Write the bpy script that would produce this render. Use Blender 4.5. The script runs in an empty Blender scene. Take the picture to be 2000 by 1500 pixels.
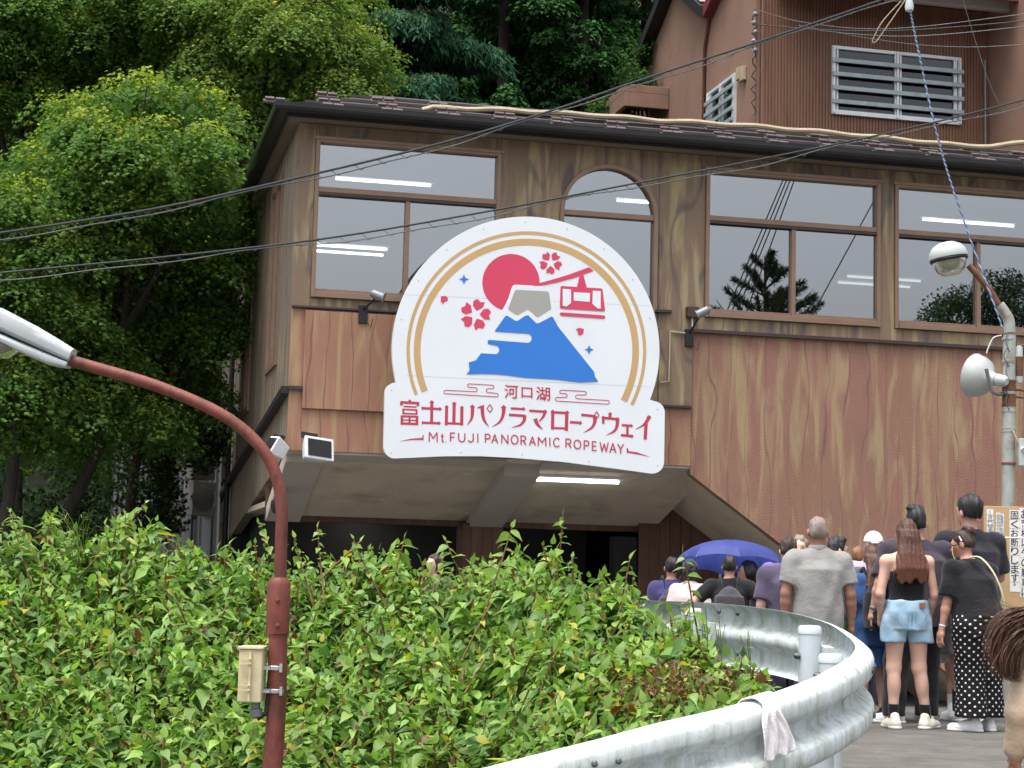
import bpy, bmesh, math, random
import numpy as np
from mathutils import Vector, Matrix
from mathutils.geometry import tessellate_polygon

sc = bpy.context.scene
COL = sc.collection
rng = np.random.default_rng(7)
random.seed(7)
PI = math.pi

# ------------------------------------------------------------------ camera
FPX = 3500.0                       # focal length in pixels of the 2000 px wide photograph
TILT, ROLL, FACYAW = math.radians(6.27), math.radians(1.39), math.radians(13.2)
EYE = np.array([0.0, 0.0, 1.05])
cF = np.array([0, math.cos(TILT), math.sin(TILT)])
cZ = np.array([0, -math.sin(TILT), math.cos(TILT)])
cX = np.array([1.0, 0, 0])
cR = cX * math.cos(ROLL) + cZ * math.sin(ROLL)
cU = cZ * math.cos(ROLL) - cX * math.sin(ROLL)
cam = bpy.data.cameras.new('camera')
cam.sensor_width = 36.0
cam.lens = FPX * 36.0 / 2000.0
cam.clip_end = 500
camo = bpy.data.objects.new('camera', cam)
COL.objects.link(camo)
camo.matrix_world = Matrix(((cR[0], cU[0], -cF[0], EYE[0]), (cR[1], cU[1], -cF[1], EYE[1]),
                            (cR[2], cU[2], -cF[2], EYE[2]), (0, 0, 0, 1)))
sc.camera = camo
# ------------------------------------------------------------------ sky, sun, exposure (overcast day)
SUN_EL, SUN_AZ = math.radians(74), math.radians(215)     # azimuth from +Y clockwise
w = bpy.data.worlds.new('World'); sc.world = w; w.use_nodes = True
nt = w.node_tree; nt.nodes.clear()
sky = nt.nodes.new('ShaderNodeTexSky'); sky.sky_type = 'NISHITA'; sky.sun_disc = False
sky.sun_elevation = SUN_EL; sky.sun_rotation = SUN_AZ
sky.air_density = 1.0; sky.dust_density = 6.0; sky.ozone_density = 1.0
hs = nt.nodes.new('ShaderNodeHueSaturation'); hs.inputs['Saturation'].default_value = 0.28
bg = nt.nodes.new('ShaderNodeBackground'); bg.inputs['Strength'].default_value = 0.15
wo = nt.nodes.new('ShaderNodeOutputWorld')
nt.links.new(sky.outputs[0], hs.inputs['Color']); nt.links.new(hs.outputs[0], bg.inputs['Color'])
nt.links.new(bg.outputs[0], wo.inputs['Surface'])
sl = bpy.data.lights.new('sun', 'SUN'); sl.energy = 1.1; sl.angle = math.radians(35); sl.color = (1.0, 0.97, 0.92)
so = bpy.data.objects.new('sun', sl); COL.objects.link(so)
sd = Vector((math.sin(SUN_AZ) * math.cos(SUN_EL), math.cos(SUN_AZ) * math.cos(SUN_EL), math.sin(SUN_EL)))
so.rotation_euler = sd.to_track_quat('Z', 'Y').to_euler()
sc.view_settings.view_transform = 'Standard'
try: sc.view_settings.look = 'None'
except Exception: pass
sc.view_settings.exposure = 1.0
sc.view_settings.gamma = 1.0
sc.cycles.max_bounces = 8
sc.cycles.transparent_max_bounces = 24
sc.cycles.use_denoising = True

# ------------------------------------------------------------------ geometry of the place
def ray(px, py): return (px - 1000) / FPX * cR + (750 - py) / FPX * cU + cF
def at(px, py, y):                 # the point seen at a pixel, at ground distance y
    d = ray(px, py); return EYE + d * (y / d[1])
FA = at(600, 590, 23.0); FA[2] = 0
eu = np.array([math.cos(FACYAW), math.sin(FACYAW), 0]); ew = np.array([-math.sin(FACYAW), math.cos(FACYAW), 0])
def fac(px, py, w=0.0):            # facade coordinates (along, up) on a plane w behind the front wall
    d = ray(px, py); s = ((FA + ew * w - EYE) @ ew) / (d @ ew); P = EYE + d * s
    return float((P - FA) @ eu), float(P[2])
def sideq(px, py, u=0.0):          # (depth, up) on the side plane
    d = ray(px, py); s = ((FA + eu * u - EYE) @ eu) / (d @ eu); P = EYE + d * s
    return float((P - FA) @ ew), float(P[2])
def f2w(u, w, z): return FA + eu * u + ew * w + np.array([0, 0, z])
def sstep(a, b, x):
    t = np.clip((x - a) / (b - a), 0, 1); return t * t * (3 - 2 * t)
def ground_z(x, y):
    x = np.asarray(x, float); y = np.asarray(y, float)
    z = -0.55 * sstep(15.0, 24.0, y) - 0.5 * sstep(10.5, 4.5, y)
    z = z - 0.22 * np.clip(1.6 - x, 0, 3.5) * sstep(9.5, 7.5, y) * 0.6
    z = z - 0.28 * sstep(1.55, 0.9, x) * sstep(6.9, 7.5, y) * sstep(11.4, 9.6, y)
    return z

# ------------------------------------------------------------------ mesh helpers
class MB:
    def __init__(s): s.v = []; s.f = []
    def add(s, vs, fs):
        o = len(s.v); s.v += [tuple(map(float, p)) for p in vs]; s.f += [tuple(i + o for i in f) for f in fs]; return s
    def box(s, x0, x1, y0, y1, z0, z1):
        return s.add([(x0,y0,z0),(x1,y0,z0),(x1,y1,z0),(x0,y1,z0),(x0,y0,z1),(x1,y0,z1),(x1,y1,z1),(x0,y1,z1)],
                     [(0,3,2,1),(4,5,6,7),(0,1,5,4),(1,2,6,5),(2,3,7,6),(3,0,4,7)])
    def obox(s, c, ax, ay, az):    # oriented box: centre and three half axes
        c, ax, ay, az = map(np.array, (c, ax, ay, az))
        return s.add([c - ax - ay - az, c + ax - ay - az, c + ax + ay - az, c - ax + ay - az,
                      c - ax - ay + az, c + ax - ay + az, c + ax + ay + az, c - ax + ay + az],
                     [(0,3,2,1),(4,5,6,7),(0,1,5,4),(1,2,6,5),(2,3,7,6),(3,0,4,7)])
    def tube(s, path, rad, n=10, cap=True, flat=1.0):
        P = [np.array(p, float) for p in path]; m = len(P)
        rad = [rad] * m if np.isscalar(rad) else list(rad)
        rings = []; prev = None
        for i in range(m):
            t = P[min(i + 1, m - 1)] - P[max(i - 1, 0)]; t = t / (np.linalg.norm(t) + 1e-9)
            if prev is None:
                a = np.array([0, 0, 1.0]) if abs(t[2]) < 0.9 else np.array([1.0, 0, 0])
                b = np.cross(t, a)
            else: b = prev - t * (prev @ t)
            b /= np.linalg.norm(b) + 1e-9; prev = b; c = np.cross(t, b)
            rings.append([P[i] + rad[i] * (math.cos(2*PI*k/n) * b + flat * math.sin(2*PI*k/n) * c) for k in range(n)])
        vs = [p for r_ in rings for p in r_]; fs = []
        for i in range(m - 1):
            for k in range(n):
                fs.append((i*n+k, i*n+(k+1) % n, (i+1)*n+(k+1) % n, (i+1)*n+k))
        if cap: fs.append(tuple(range(n))[::-1]); fs.append(tuple((m-1)*n + k for k in range(n)))
        return s.add(vs, fs)
    def lathe(s, prof, o=(0,0,0), axis=(0,0,1), n=20, cap=True):   # prof: (r, h) along the axis
        a = np.array(axis, float); a /= np.linalg.norm(a)
        q = np.array([1.0,0,0]) if abs(a[0]) < 0.9 else np.array([0,1.0,0])
        b = np.cross(a, q); b /= np.linalg.norm(b); c = np.cross(a, b); o = np.array(o, float)
        vs = [o + a*h + r_*(math.cos(2*PI*k/n)*b + math.sin(2*PI*k/n)*c) for r_, h in prof for k in range(n)]
        fs = []
        for i in range(len(prof) - 1):
            for k in range(n): fs.append((i*n+k, i*n+(k+1) % n, (i+1)*n+(k+1) % n, (i+1)*n+k))
        if cap: fs.append(tuple(range(n))[::-1]); fs.append(tuple((len(prof)-1)*n + k for k in range(n)))
        return s.add(vs, fs)
    def prism(s, pts, y0, y1):     # polygon in (x, z) pushed from y0 to y1
        n = len(pts); vs = [(p[0], y0, p[1]) for p in pts] + [(p[0], y1, p[1]) for p in pts]
        tri = tessellate_polygon([[Vector((p[0], p[1], 0)) for p in pts]])
        fs = []
        for t in tri:
            a, b, c = t
            ar = (pts[b][0]-pts[a][0])*(pts[c][1]-pts[a][1]) - (pts[b][1]-pts[a][1])*(pts[c][0]-pts[a][0])
            if ar < 0: a, b, c = a, c, b
            fs += [(a, b, c), (a+n, c+n, b+n)]
        area = sum(pts[i][0]*pts[(i+1) % n][1] - pts[(i+1) % n][0]*pts[i][1] for i in range(n))
        for i in range(n):
            j = (i+1) % n
            fs.append((i, i+n, j+n, j) if area > 0 else (i, j, j+n, i+n))
        return s.add(vs, fs)
    def face(s, pts, y):           # flat printed polygon facing -y
        tri = tessellate_polygon([[Vector((p[0], p[1], 0)) for p in pts]])
        fs = []
        for a, b, c in tri:
            ar = (pts[b][0]-pts[a][0])*(pts[c][1]-pts[a][1]) - (pts[b][1]-pts[a][1])*(pts[c][0]-pts[a][0])
            fs.append((a, b, c) if ar > 0 else (a, c, b))
        return s.add([(p[0], y, p[1]) for p in pts], fs)
    def build(s, name, mat, parent=None, smooth=False, bevel=0.0, autosmooth=None):
        me = bpy.data.meshes.new(name); me.from_pydata(s.v, [], s.f); me.validate(); me.update()
        return mkobj(name, me, mat, parent, smooth, bevel)

def mkobj(name, me, mat, parent=None, smooth=False, bevel=0.0):
    if mat: me.materials.append(mat)
    if smooth:
        me.polygons.foreach_set('use_smooth', np.ones(len(me.polygons), bool))
        try: me.set_sharp_from_angle(angle=math.radians(42))
        except Exception: pass
    o = bpy.data.objects.new(name, me); COL.objects.link(o)
    if parent: o.parent = parent
    if bevel:
        b = o.modifiers.new('bevel', 'BEVEL'); b.width = bevel; b.segments = 2; b.limit_method = 'ANGLE'
    return o
def tag(o, label=None, cat=None, group=None, kind=None):
    if label: o['label'] = label
    if cat: o['category'] = cat
    if group: o['group'] = group
    if kind: o['kind'] = kind
    return o
def thing(name, label, cat, loc=(0,0,0), rz=0.0, group=None):
    o = bpy.data.objects.new(name, None); COL.objects.link(o); o.empty_display_size = 0.2
    o.location = [float(c) for c in loc]; o.rotation_euler = (0, 0, rz)
    return tag(o, label, cat, group)
def share(src, name, parent, loc=(0,0,0), rot=(0,0,0), scale=(1,1,1)):
    o = src.copy(); o.name = name; COL.objects.link(o); o.parent = parent
    o.location = loc; o.rotation_euler = rot; o.scale = scale; return o

# ------------------------------------------------------------------ materials
def srgb(r, g, b): return tuple(((c/255.0)/12.92 if c/255.0 <= 0.04045 else ((c/255.0+0.055)/1.055)**2.4) for c in (r, g, b))
class NT:
    def __init__(s, name):
        s.m = bpy.data.materials.new(name); s.m.use_nodes = True; s.t = s.m.node_tree; s.t.nodes.clear()
        s.out = s.n('ShaderNodeOutputMaterial')
    def n(s, typ, **kw):
        nd = s.t.nodes.new(typ)
        for k, v in kw.items():
            if k in nd.inputs: nd.inputs[k].default_value = v
            else: setattr(nd, k, v)
        return nd
    def l(s, a, b): s.t.links.new(a, b)
    def coords(s, scale=(1,1,1), src='Object'):
        tc = s.n('ShaderNodeTexCoord'); mp = s.n('ShaderNodeMapping'); mp.inputs['Scale'].default_value = scale
        s.l(tc.outputs[src], mp.inputs['Vector']); return mp.outputs['Vector']
    def noise(s, vec, scale=5, detail=4, rough=0.6, dist=0.0):
        q = s.n('ShaderNodeTexNoise'); q.inputs['Scale'].default_value = scale; q.inputs['Detail'].default_value = detail
        q.inputs['Roughness'].default_value = rough; q.inputs['Distortion'].default_value = dist
        s.l(vec, q.inputs['Vector']); return q.outputs['Fac']
    def ramp(s, fac, stops):
        q = s.n('ShaderNodeValToRGB'); e = q.color_ramp.elements
        while len(e) < len(stops): e.new(0.5)
        for i, (p, c) in enumerate(stops):
            e[i].position = p; e[i].color = (c, c, c, 1) if np.isscalar(c) else (*c[:3], 1)
        s.l(fac, q.inputs['Fac']); return q.outputs['Color']
    def mix(s, fac, a, b, mode='MIX'):
        q = s.n('ShaderNodeMix'); q.data_type = 'RGBA'; q.blend_type = mode
        for sock, v in ((q.inputs[0], fac), (q.inputs[6], a), (q.inputs[7], b)):
            if hasattr(v, 'is_linked'): s.l(v, sock)
            elif np.isscalar(v): sock.default_value = v
            else: sock.default_value = (*v[:3], 1)
        return q.outputs[2]
    def math(s, op, a, b=0.0):
        q = s.n('ShaderNodeMath'); q.operation = op
        for sock, v in ((q.inputs[0], a), (q.inputs[1], b)):
            if hasattr(v, 'is_linked'): s.l(v, sock)
            else: sock.default_value = v
        return q.outputs[0]
    def bump(s, h, strength=0.3, dist=0.01):
        q = s.n('ShaderNodeBump'); q.inputs['Strength'].default_value = strength; q.inputs['Distance'].default_value = dist
        s.l(h, q.inputs['Height']); return q.outputs['Normal']
    def pbr(s, color, rough=0.6, metal=0.0, normal=None, spec=0.5, **kw):
        p = s.n('ShaderNodeBsdfPrincipled')
        for key, v in (('Base Color', color), ('Roughness', rough), ('Metallic', metal), ('Normal', normal), ('Specular IOR Level', spec)):
            if v is None: continue
            if hasattr(v, 'is_linked'): s.l(v, p.inputs[key])
            elif key == 'Base Color': p.inputs[key].default_value = (*v[:3], 1)
            else: p.inputs[key].default_value = v
        for k, v in kw.items():
            p.inputs[k.replace('_', ' ')].default_value = v
        s.l(p.outputs[0], s.out.inputs['Surface']); return p
def simple(name, c, rough=0.6, metal=0.0, var=0.15, vscale=6.0, bump=0.15, bscale=60.0, dirt=None, dscale=3.0, damt=0.5, stretch=(1,1,1), spec=0.5):
    g = NT(name); v = g.coords(stretch)
    n1 = g.noise(v, vscale, 4)
    c2 = tuple(x*(1-var*2) for x in c); c3 = tuple(min(1, x*(1+var)) for x in c)
    col = g.ramp(n1, [(0.25, c2), (0.55, c), (0.8, c3)])
    if dirt is not None:
        d = g.noise(v, dscale, 6, 0.7); m = g.ramp(d, [(0.5, 0.0), (0.72, damt)])
        col = g.mix(m, col, dirt)
    nb = g.bump(g.noise(v, bscale, 3), bump, 0.01) if bump else None
    g.pbr(col, rough, metal, nb, spec); return g.m
def emit(name, c, s):
    g = NT(name); e = g.n('ShaderNodeEmission'); e.inputs['Color'].default_value = (*c, 1); e.inputs['Strength'].default_value = s
    g.l(e.outputs[0], g.out.inputs['Surface']); return g.m

def woodpaint(name, base, light, line, fu=2.3, amp=5.0, red=None, stucco=0.0, lw=0.86, lightamt=0.8, warp=(0.55, 1, 0.16), seed=0.0, lwid=0.26):
    # render painted to look like grained timber: broad streaks, nested dark grain lines
    g = NT(name)
    tc = g.n('ShaderNodeTexCoord'); sp = g.n('ShaderNodeSeparateXYZ'); g.l(tc.outputs['Object'], sp.inputs[0])
    along = g.math('ADD', sp.outputs[0], sp.outputs[1])
    cb = g.n('ShaderNodeCombineXYZ'); g.l(along, cb.inputs[0]); cb.inputs[1].default_value = seed; g.l(sp.outputs[2], cb.inputs[2])
    def mp(sc_):
        q = g.n('ShaderNodeMapping'); q.inputs['Scale'].default_value = sc_; g.l(cb.outputs[0], q.inputs['Vector']); return q.outputs[0]
    n1 = g.noise(mp(warp), 1.0, 2, 0.5)
    n2 = g.noise(mp((4.0, 1, 0.5)), 1.0, 3, 0.6)
    ph = g.math('ADD', g.math('MULTIPLY', along, fu), g.math('ADD', g.math('MULTIPLY', n1, amp), g.math('MULTIPLY', n2, 0.35)))
    sn = g.math('ABSOLUTE', g.math('SINE', g.math('MULTIPLY', ph, PI)))
    lines = g.ramp(sn, [(0.0, 1.0), (lwid*0.4, 0.8), (lwid, 0.0)])
    lbreak = g.ramp(g.noise(mp((1.6, 1, 0.7)), 1.3, 3), [(0.35, 0.35), (0.55, 1.0)])
    lines = g.math('MULTIPLY', lines, lbreak)
    streak = g.ramp(g.noise(mp((4.6, 1, 0.62)), 1.0, 3, 0.5, 0.9), [(0.48, 0.0), (0.64, lightamt)])
    col = g.ramp(g.noise(mp((1.1, 1, 0.35)), 1.0, 4), [(0.3, tuple(x*0.82 for x in base)), (0.7, base)])
    if red is not None:
        col = g.mix(g.ramp(g.noise(mp((0.7, 1, 0.3)), 1.0, 3), [(0.42, 0.0), (0.62, 1.0)]), col, red)
    col = g.mix(streak, col, light)
    col = g.mix(g.math('MULTIPLY', lines, lw), col, line)
    fine = g.noise(mp((60, 1, 3)), 1.0, 3)
    col = g.mix(g.ramp(fine, [(0.4, 0.0), (0.75, 0.22)]), col, tuple(x*0.6 for x in base))
    dirt = g.ramp(g.noise(mp((1.5, 1, 0.8)), 1.6, 6, 0.7), [(0.52, 0.0), (0.75, 0.35)])
    col = g.mix(dirt, col, tuple(x*0.5 for x in base))
    if stucco:
        nb = g.bump(g.noise(mp((1, 1, 1)), 55.0, 3, 0.6), stucco, 0.02)
    else:
        nb = g.bump(fine, 0.12, 0.004)
    g.pbr(col, 0.62, 0, nb, 0.3); return g.m

M_wall = woodpaint('painted_grain_upper', srgb(136,116,98), srgb(168,152,116), srgb(80,77,84), 1.6, 5.2, warp=(1.4, 1, 0.42), lwid=0.42, lw=0.78, lightamt=0.85)
M_wall_side = woodpaint('painted_grain_side', srgb(126,112,98), srgb(156,148,128), srgb(74,72,78), 3.5, 1.6, lw=0.8, seed=3.0, lwid=0.4)
M_panel = woodpaint('painted_grain_panel', srgb(164,122,101), srgb(176,152,116), srgb(112,78,78), 3.6, 1.8, lw=0.8, seed=5.0, warp=(1.6, 1, 0.6), lwid=0.15, lightamt=0.65)
M_stucco = woodpaint('painted_grain_stucco', srgb(156,120,101), srgb(172,150,116), srgb(112,80,84), 3.6, 1.7, red=srgb(152,110,98), stucco=0.8, lw=0.75, lightamt=0.85, seed=9.0, warp=(1.7, 1, 0.6), lwid=0.14)
M_column = woodpaint('painted_grain_column', srgb(92,66,54), srgb(104,82,66), srgb(54,40,38), 6.0, 1.5, seed=13.0)
M_frame = simple('bronze_window_frame', srgb(140,114,96), 0.45, 0.2, 0.08, 4, 0.05)
M_framedk = simple('dark_bronze_trim', srgb(70,56,54), 0.5, 0.2, 0.1, 4, 0.05)
M_soffit = simple('grey_brown_soffit', srgb(202,190,174), 0.8, 0, 0.08, 2, 0.15, 50, srgb(110,96,84), 1.3, 0.5)
M_eave = simple('brown_eave_board', srgb(122,108,94), 0.8, 0, 0.08, 2, 0.1, 50)
M_rib = simple('grey_rib_paint', srgb(176,170,163), 0.8, 0, 0.06, 2, 0.1, 50)
M_gutter = simple('dark_gutter', srgb(46,46,48), 0.35, 0.3, 0.15, 3, 0.05)
M_fascia = simple('black_fascia', srgb(28,27,30), 0.55, 0, 0.1, 3, 0.05)
M_roof = simple('brown_roof_sheet', srgb(62,53,53), 0.55, 0.1, 0.2, 5, 0.2, 30, srgb(60,50,48), 4, 0.6)
M_guard = simple('brown_snow_guard', srgb(92,80,80), 0.6, 0.1, 0.2, 9, 0.2, 30, srgb(70,58,56), 9, 0.6)
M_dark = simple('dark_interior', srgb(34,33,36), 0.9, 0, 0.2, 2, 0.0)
M_room = simple('room_wall', srgb(160,160,160), 0.9, 0, 0.05, 2, 0.0)
M_tube = emit('fluorescent_tube', (1.0, 1.0, 0.93), 6.0)
M_tubedim = emit('dim_fluorescent_tube', (1.0, 1.0, 0.93), 1.2)
M_white = simple('white_metal_paint', srgb(225,228,230), 0.45, 0, 0.04, 3, 0.05)
M_black = simple('black_plastic', srgb(26,26,30), 0.5, 0, 0.2, 6, 0.05)
M_grey = simple('grey_metal', srgb(130,134,138), 0.45, 0.5, 0.12, 5, 0.1)
M_hose = simple('beige_hose', srgb(178,164,138), 0.6, 0, 0.1, 6, 0.1, 40, srgb(150,132,104), 5, 0.5)
M_cable = simple('black_cable', srgb(38,44,46), 0.55, 0, 0.2, 8, 0.1)
M_wire = simple('grey_wire', srgb(96,98,98), 0.5, 0.2, 0.2, 8, 0.05)
def glass(name, refl, tint=(0.55,0.57,0.58), rough=0.0):
    g = NT(name); t = g.n('ShaderNodeBsdfTransparent'); t.inputs['Color'].default_value = (*tint, 1)
    r = g.n('ShaderNodeBsdfGlossy'); r.inputs['Roughness'].default_value = rough; r.inputs['Color'].default_value = (0.93, 0.96, 1.0, 1)
    lw_ = g.n('ShaderNodeFresnel'); lw_.inputs['IOR'].default_value = 1.5
    f = g.math('ADD', lw_.outputs[0], refl)
    m = g.n('ShaderNodeMixShader'); g.l(f, m.inputs[0]); g.l(t.outputs[0], m.inputs[1]); g.l(r.outputs[0], m.inputs[2])
    g.l(m.outputs[0], g.out.inputs['Surface']); return g.m
M_glass = glass('coated_window_glass', 0.27)
M_glass2 = glass('clear_window_glass', 0.10, (0.4,0.42,0.44))
M_glass3 = glass('plain_window_glass', 0.02, (0.4,0.42,0.44))
# ------------------------------------------------------------------ ground and road
def build_ground():
    xs = np.concatenate([np.linspace(-90, -8, 18), np.linspace(-7, 7, 57), np.linspace(8, 90, 18)])
    ys = np.concatenate([np.linspace(-60, 2, 14), np.linspace(3, 18, 61), np.linspace(19, 46, 28), np.linspace(50, 120, 10)])
    X, Y = np.meshgrid(xs, ys, indexing='ij'); Z = ground_z(X, Y)
    nx, ny = X.shape
    v = np.stack([X, Y, Z], -1).reshape(-1, 3)
    fs = [(i*ny+j, (i+1)*ny+j, (i+1)*ny+j+1, i*ny+j+1) for i in range(nx-1) for j in range(ny-1)]
    g = NT('concrete_road'); c = g.coords()
    col = g.ramp(g.noise(c, 3.0, 6, 0.7), [(0.3, srgb(82,80,77)), (0.55, srgb(110,108,103)), (0.8, srgb(130,127,121))])
    col = g.mix(g.ramp(g.noise(c, 60, 3), [(0.42, 0.0), (0.62, 0.45)]), col, srgb(84,82,78))
    wv = g.n('ShaderNodeTexWave'); wv.wave_type = 'BANDS'; wv.bands_direction = 'DIAGONAL'
    wv.inputs['Scale'].default_value = 9; wv.inputs['Distortion'].default_value = 1.5; g.l(c, wv.inputs['Vector'])
    col = g.mix(g.ramp(wv.outputs['Fac'], [(0.62, 0.0), (0.9, 0.3)]), col, srgb(78,76,73))
    moss = g.ramp(g.noise(g.coords((1, 2.5, 1)), 1.7, 6, 0.75), [(0.58, 0.0), (0.7, 0.6)])
    col = g.mix(moss, col, srgb(104,110,76))
    h = g.math('ADD', g.noise(c, 90, 3), g.math('MULTIPLY', wv.outputs['Fac'], -0.6))
    g.pbr(col, 0.9, 0, g.bump(h, 0.5, 0.01), 0.2)
    me = bpy.data.meshes.new('road'); me.from_pydata([tuple(p) for p in v], [], fs); me.update()
    o = mkobj('road', me, g.m, None, True); tag(o, 'weathered grey concrete road rising to the entrance', kind='structure')
build_ground()

# ------------------------------------------------------------------ station building (local: x along front, y inwards, z up)
ST = thing('ropeway_station', 'brown station building painted like wood grain with overhanging front storey', 'building', FA, FACYAW)
U0, U1 = -0.19, 14.5
ZT, ZL = 6.95, 4.50
wins = [(0.04, 2.53, 4.65, 6.76), (5.43, 8.02, 4.70, 6.77), (8.24, 10.83, 4.70, 6.77), (11.05, 13.64, 4.70, 6.77)]
AR = (3.36, 4.74, 4.72, 6.02)
TH = 0.16
def panel(pts_or_box, mat, name='wall_panel', y0=0.0, y1=TH, parent=ST):
    m = MB()
    if len(pts_or_box) == 4 and np.isscalar(pts_or_box[0]):
        a, b, c, d = pts_or_box; m.box(a, b, y0, y1, c, d)
    else: m.prism(pts_or_box, y0, y1)
    return m.build(name, mat, parent, bevel=0.004)
G = 0.003
panel((U0, 0.04-G, ZL, ZT), M_wall)
panel((0.04, 2.53, 6.76+G, ZT), M_wall); panel((0.04, 2.53, ZL, 4.65-G), M_wall)
panel((2.53+G, 3.36-0.02, ZL, ZT), M_wall)
ac, rr = (AR[0]+AR[1])/2, (AR[1]-AR[0])/2
for sgn in (-1, 1):       # spandrels beside the arch
    arc = [(ac + sgn*rr*math.cos(a), AR[3] + rr*math.sin(a)) for a in np.linspace(0, PI/2, 14)]
    pts = [(ac + sgn*(rr+0.02), AR[3])] + arc + [(ac + sgn*0.0, ZT), (ac + sgn*(rr+0.02), ZT)]
    panel(pts, M_wall)
panel((AR[0]-0.02, AR[1]+0.02, ZL, AR[2]-G), M_wall)
panel((AR[0]-0.02, AR[0]-G, AR[2], AR[3]), M_wall); panel((AR[1]+G, AR[1]+0.02, AR[2], AR[3]), M_wall)
panel((4.74+0.02+G, 5.43-G, ZL, ZT), M_wall)
for k in (1, 2, 3):
    a, b, c, d = wins[k]
    panel((a, (a+b)/2-0.002, d+G, ZT), M_wall); panel(((a+b)/2+0.002, b, d+G, ZT), M_wall)
    panel((a, (a+b)/2-0.002, ZL, c-G), M_wall); panel(((a+b)/2+0.002, b, ZL, c-G), M_wall)
    e = wins[k+1][0] if k < 3 else U1
    panel((b+G, e-G, ZL, ZT), M_wall)
# lower front: proud orange panel, plain band, smooth side panel, roughcast wall cut along the stair
panel((-0.02, 2.35, 3.195, ZL-0.03), M_panel, y0=-0.045, y1=-0.002)
panel((U0, 2.6, 2.65, ZL-0.004), M_panel, y0=0.0)
panel((2.6+G, 4.78, 2.65, ZL-0.004), M_wall)
panel((4.78+G, 5.258, 3.45, ZL-0.004), M_wall, y0=-0.03)
panel((4.78+G, 5.258, 2.65, 3.45-G), M_panel)
def diag(u): return 2.65 - 0.69*(u - 5.10)
panel([(5.26, diag(5.26)), (9.75, diag(9.75)), (U1, diag(9.75)-0.02), (U1, ZL-0.004), (5.26, ZL-0.004)], M_stucco)
for a, b, z, dp, hh in ((U0-0.01, 2.55, ZL, 0.05, 0.03), (5.26, U1, ZL-0.03, 0.07, 0.05), (4.80, 5.25, 3.43, 0.06, 0.035), (4.72, 4.95, 4.72, 0.06, 0.04), (U0-0.01, -0.02, 3.43, 0.05, 0.05)):
    MB().box(a, b, -dp, -0.001, z, z+hh).build('ledge_trim', M_framedk, ST, bevel=0.004)
MB().tube([(4.93, -0.05, 4.46), (5.22, -0.05, 4.45)], 0.012, 8).tube([(4.93, -0.05, 4.46), (4.92, -0.05, 3.78), (4.80, -0.05, 3.76)], 0.012, 8).build('white_conduit', M_hose, ST, True)
# side wall: drops lower towards the back, like the stair behind it
SW = 12.5
sw = [(0.0, 2.65), (SW, 1.30), (SW, ZT), (0.0, ZT)]
def sidepoly(pts, x0, x1):
    n = len(pts); m = MB()
    m.prism([(p[0], p[1]) for p in pts], 0, 1)
    m.v = [(x0 + (x1-x0)*v[1], v[0], v[2]) for v in m.v]; return m
for (a, b) in ((TH, 1.75), (3.22, 6.0), (7.5, SW)):
    sidepoly([(a, 2.65-0.108*a), (b, 2.65-0.108*b), (b, ZT), (a, ZT)], U0, U0+0.15).build('side_wall_panel', M_wall_side, ST)
for (a, b, zb) in ((1.75, 3.22, 3.95), (6.0, 7.5, 3.68)):
    sidepoly([(a+G, 2.65-0.108*a), (b-G, 2.65-0.108*b), (b-G, zb-G), (a+G, zb-G)], U0, U0+0.15).build('side_wall_panel', M_wall_side, ST)
    sidepoly([(a+G, 6.66), (b-G, 6.66), (b-G, ZT), (a+G, ZT)], U0, U0+0.15).build('side_wall_panel', M_wall_side, ST)
    wd = MB()
    for (q0, q1, z0, z1) in ((a, a+0.06, zb, 6.65), (b-0.06, b, zb, 6.65), (a+0.061, b-0.061, zb, zb+0.07), (a+0.061, b-0.061, 6.58, 6.65), ((a+b)/2-0.03, (a+b)/2+0.03, zb+0.071, 6.579)):
        wd.box(U0-0.03, U0+0.06, q0, q1, z0, z1)
    wf = wd.build('window', M_frame, ST)
    for q0, q1 in ((a+0.06, (a+b)/2-0.03), ((a+b)/2+0.03, b-0.06)):
        MB().box(U0+0.02, U0+0.026, q0, q1, zb+0.07, 6.58).build('pane', M_glass2, wf)
mb = MB(); mb.obox((U0-0.05, SW/2, 3.43-0.087*SW/2), (0.05, 0, 0), (0, SW/2, -0.087*SW/2), (0, 0, 0.045)); mb.build('sloping_trim', M_fascia, ST)
MB().tube([(U0-0.08, 8.9, -0.6), (U0-0.08, 8.9, 6.9)], 0.05, 10).build('downpipe', M_black, ST, True)
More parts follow.
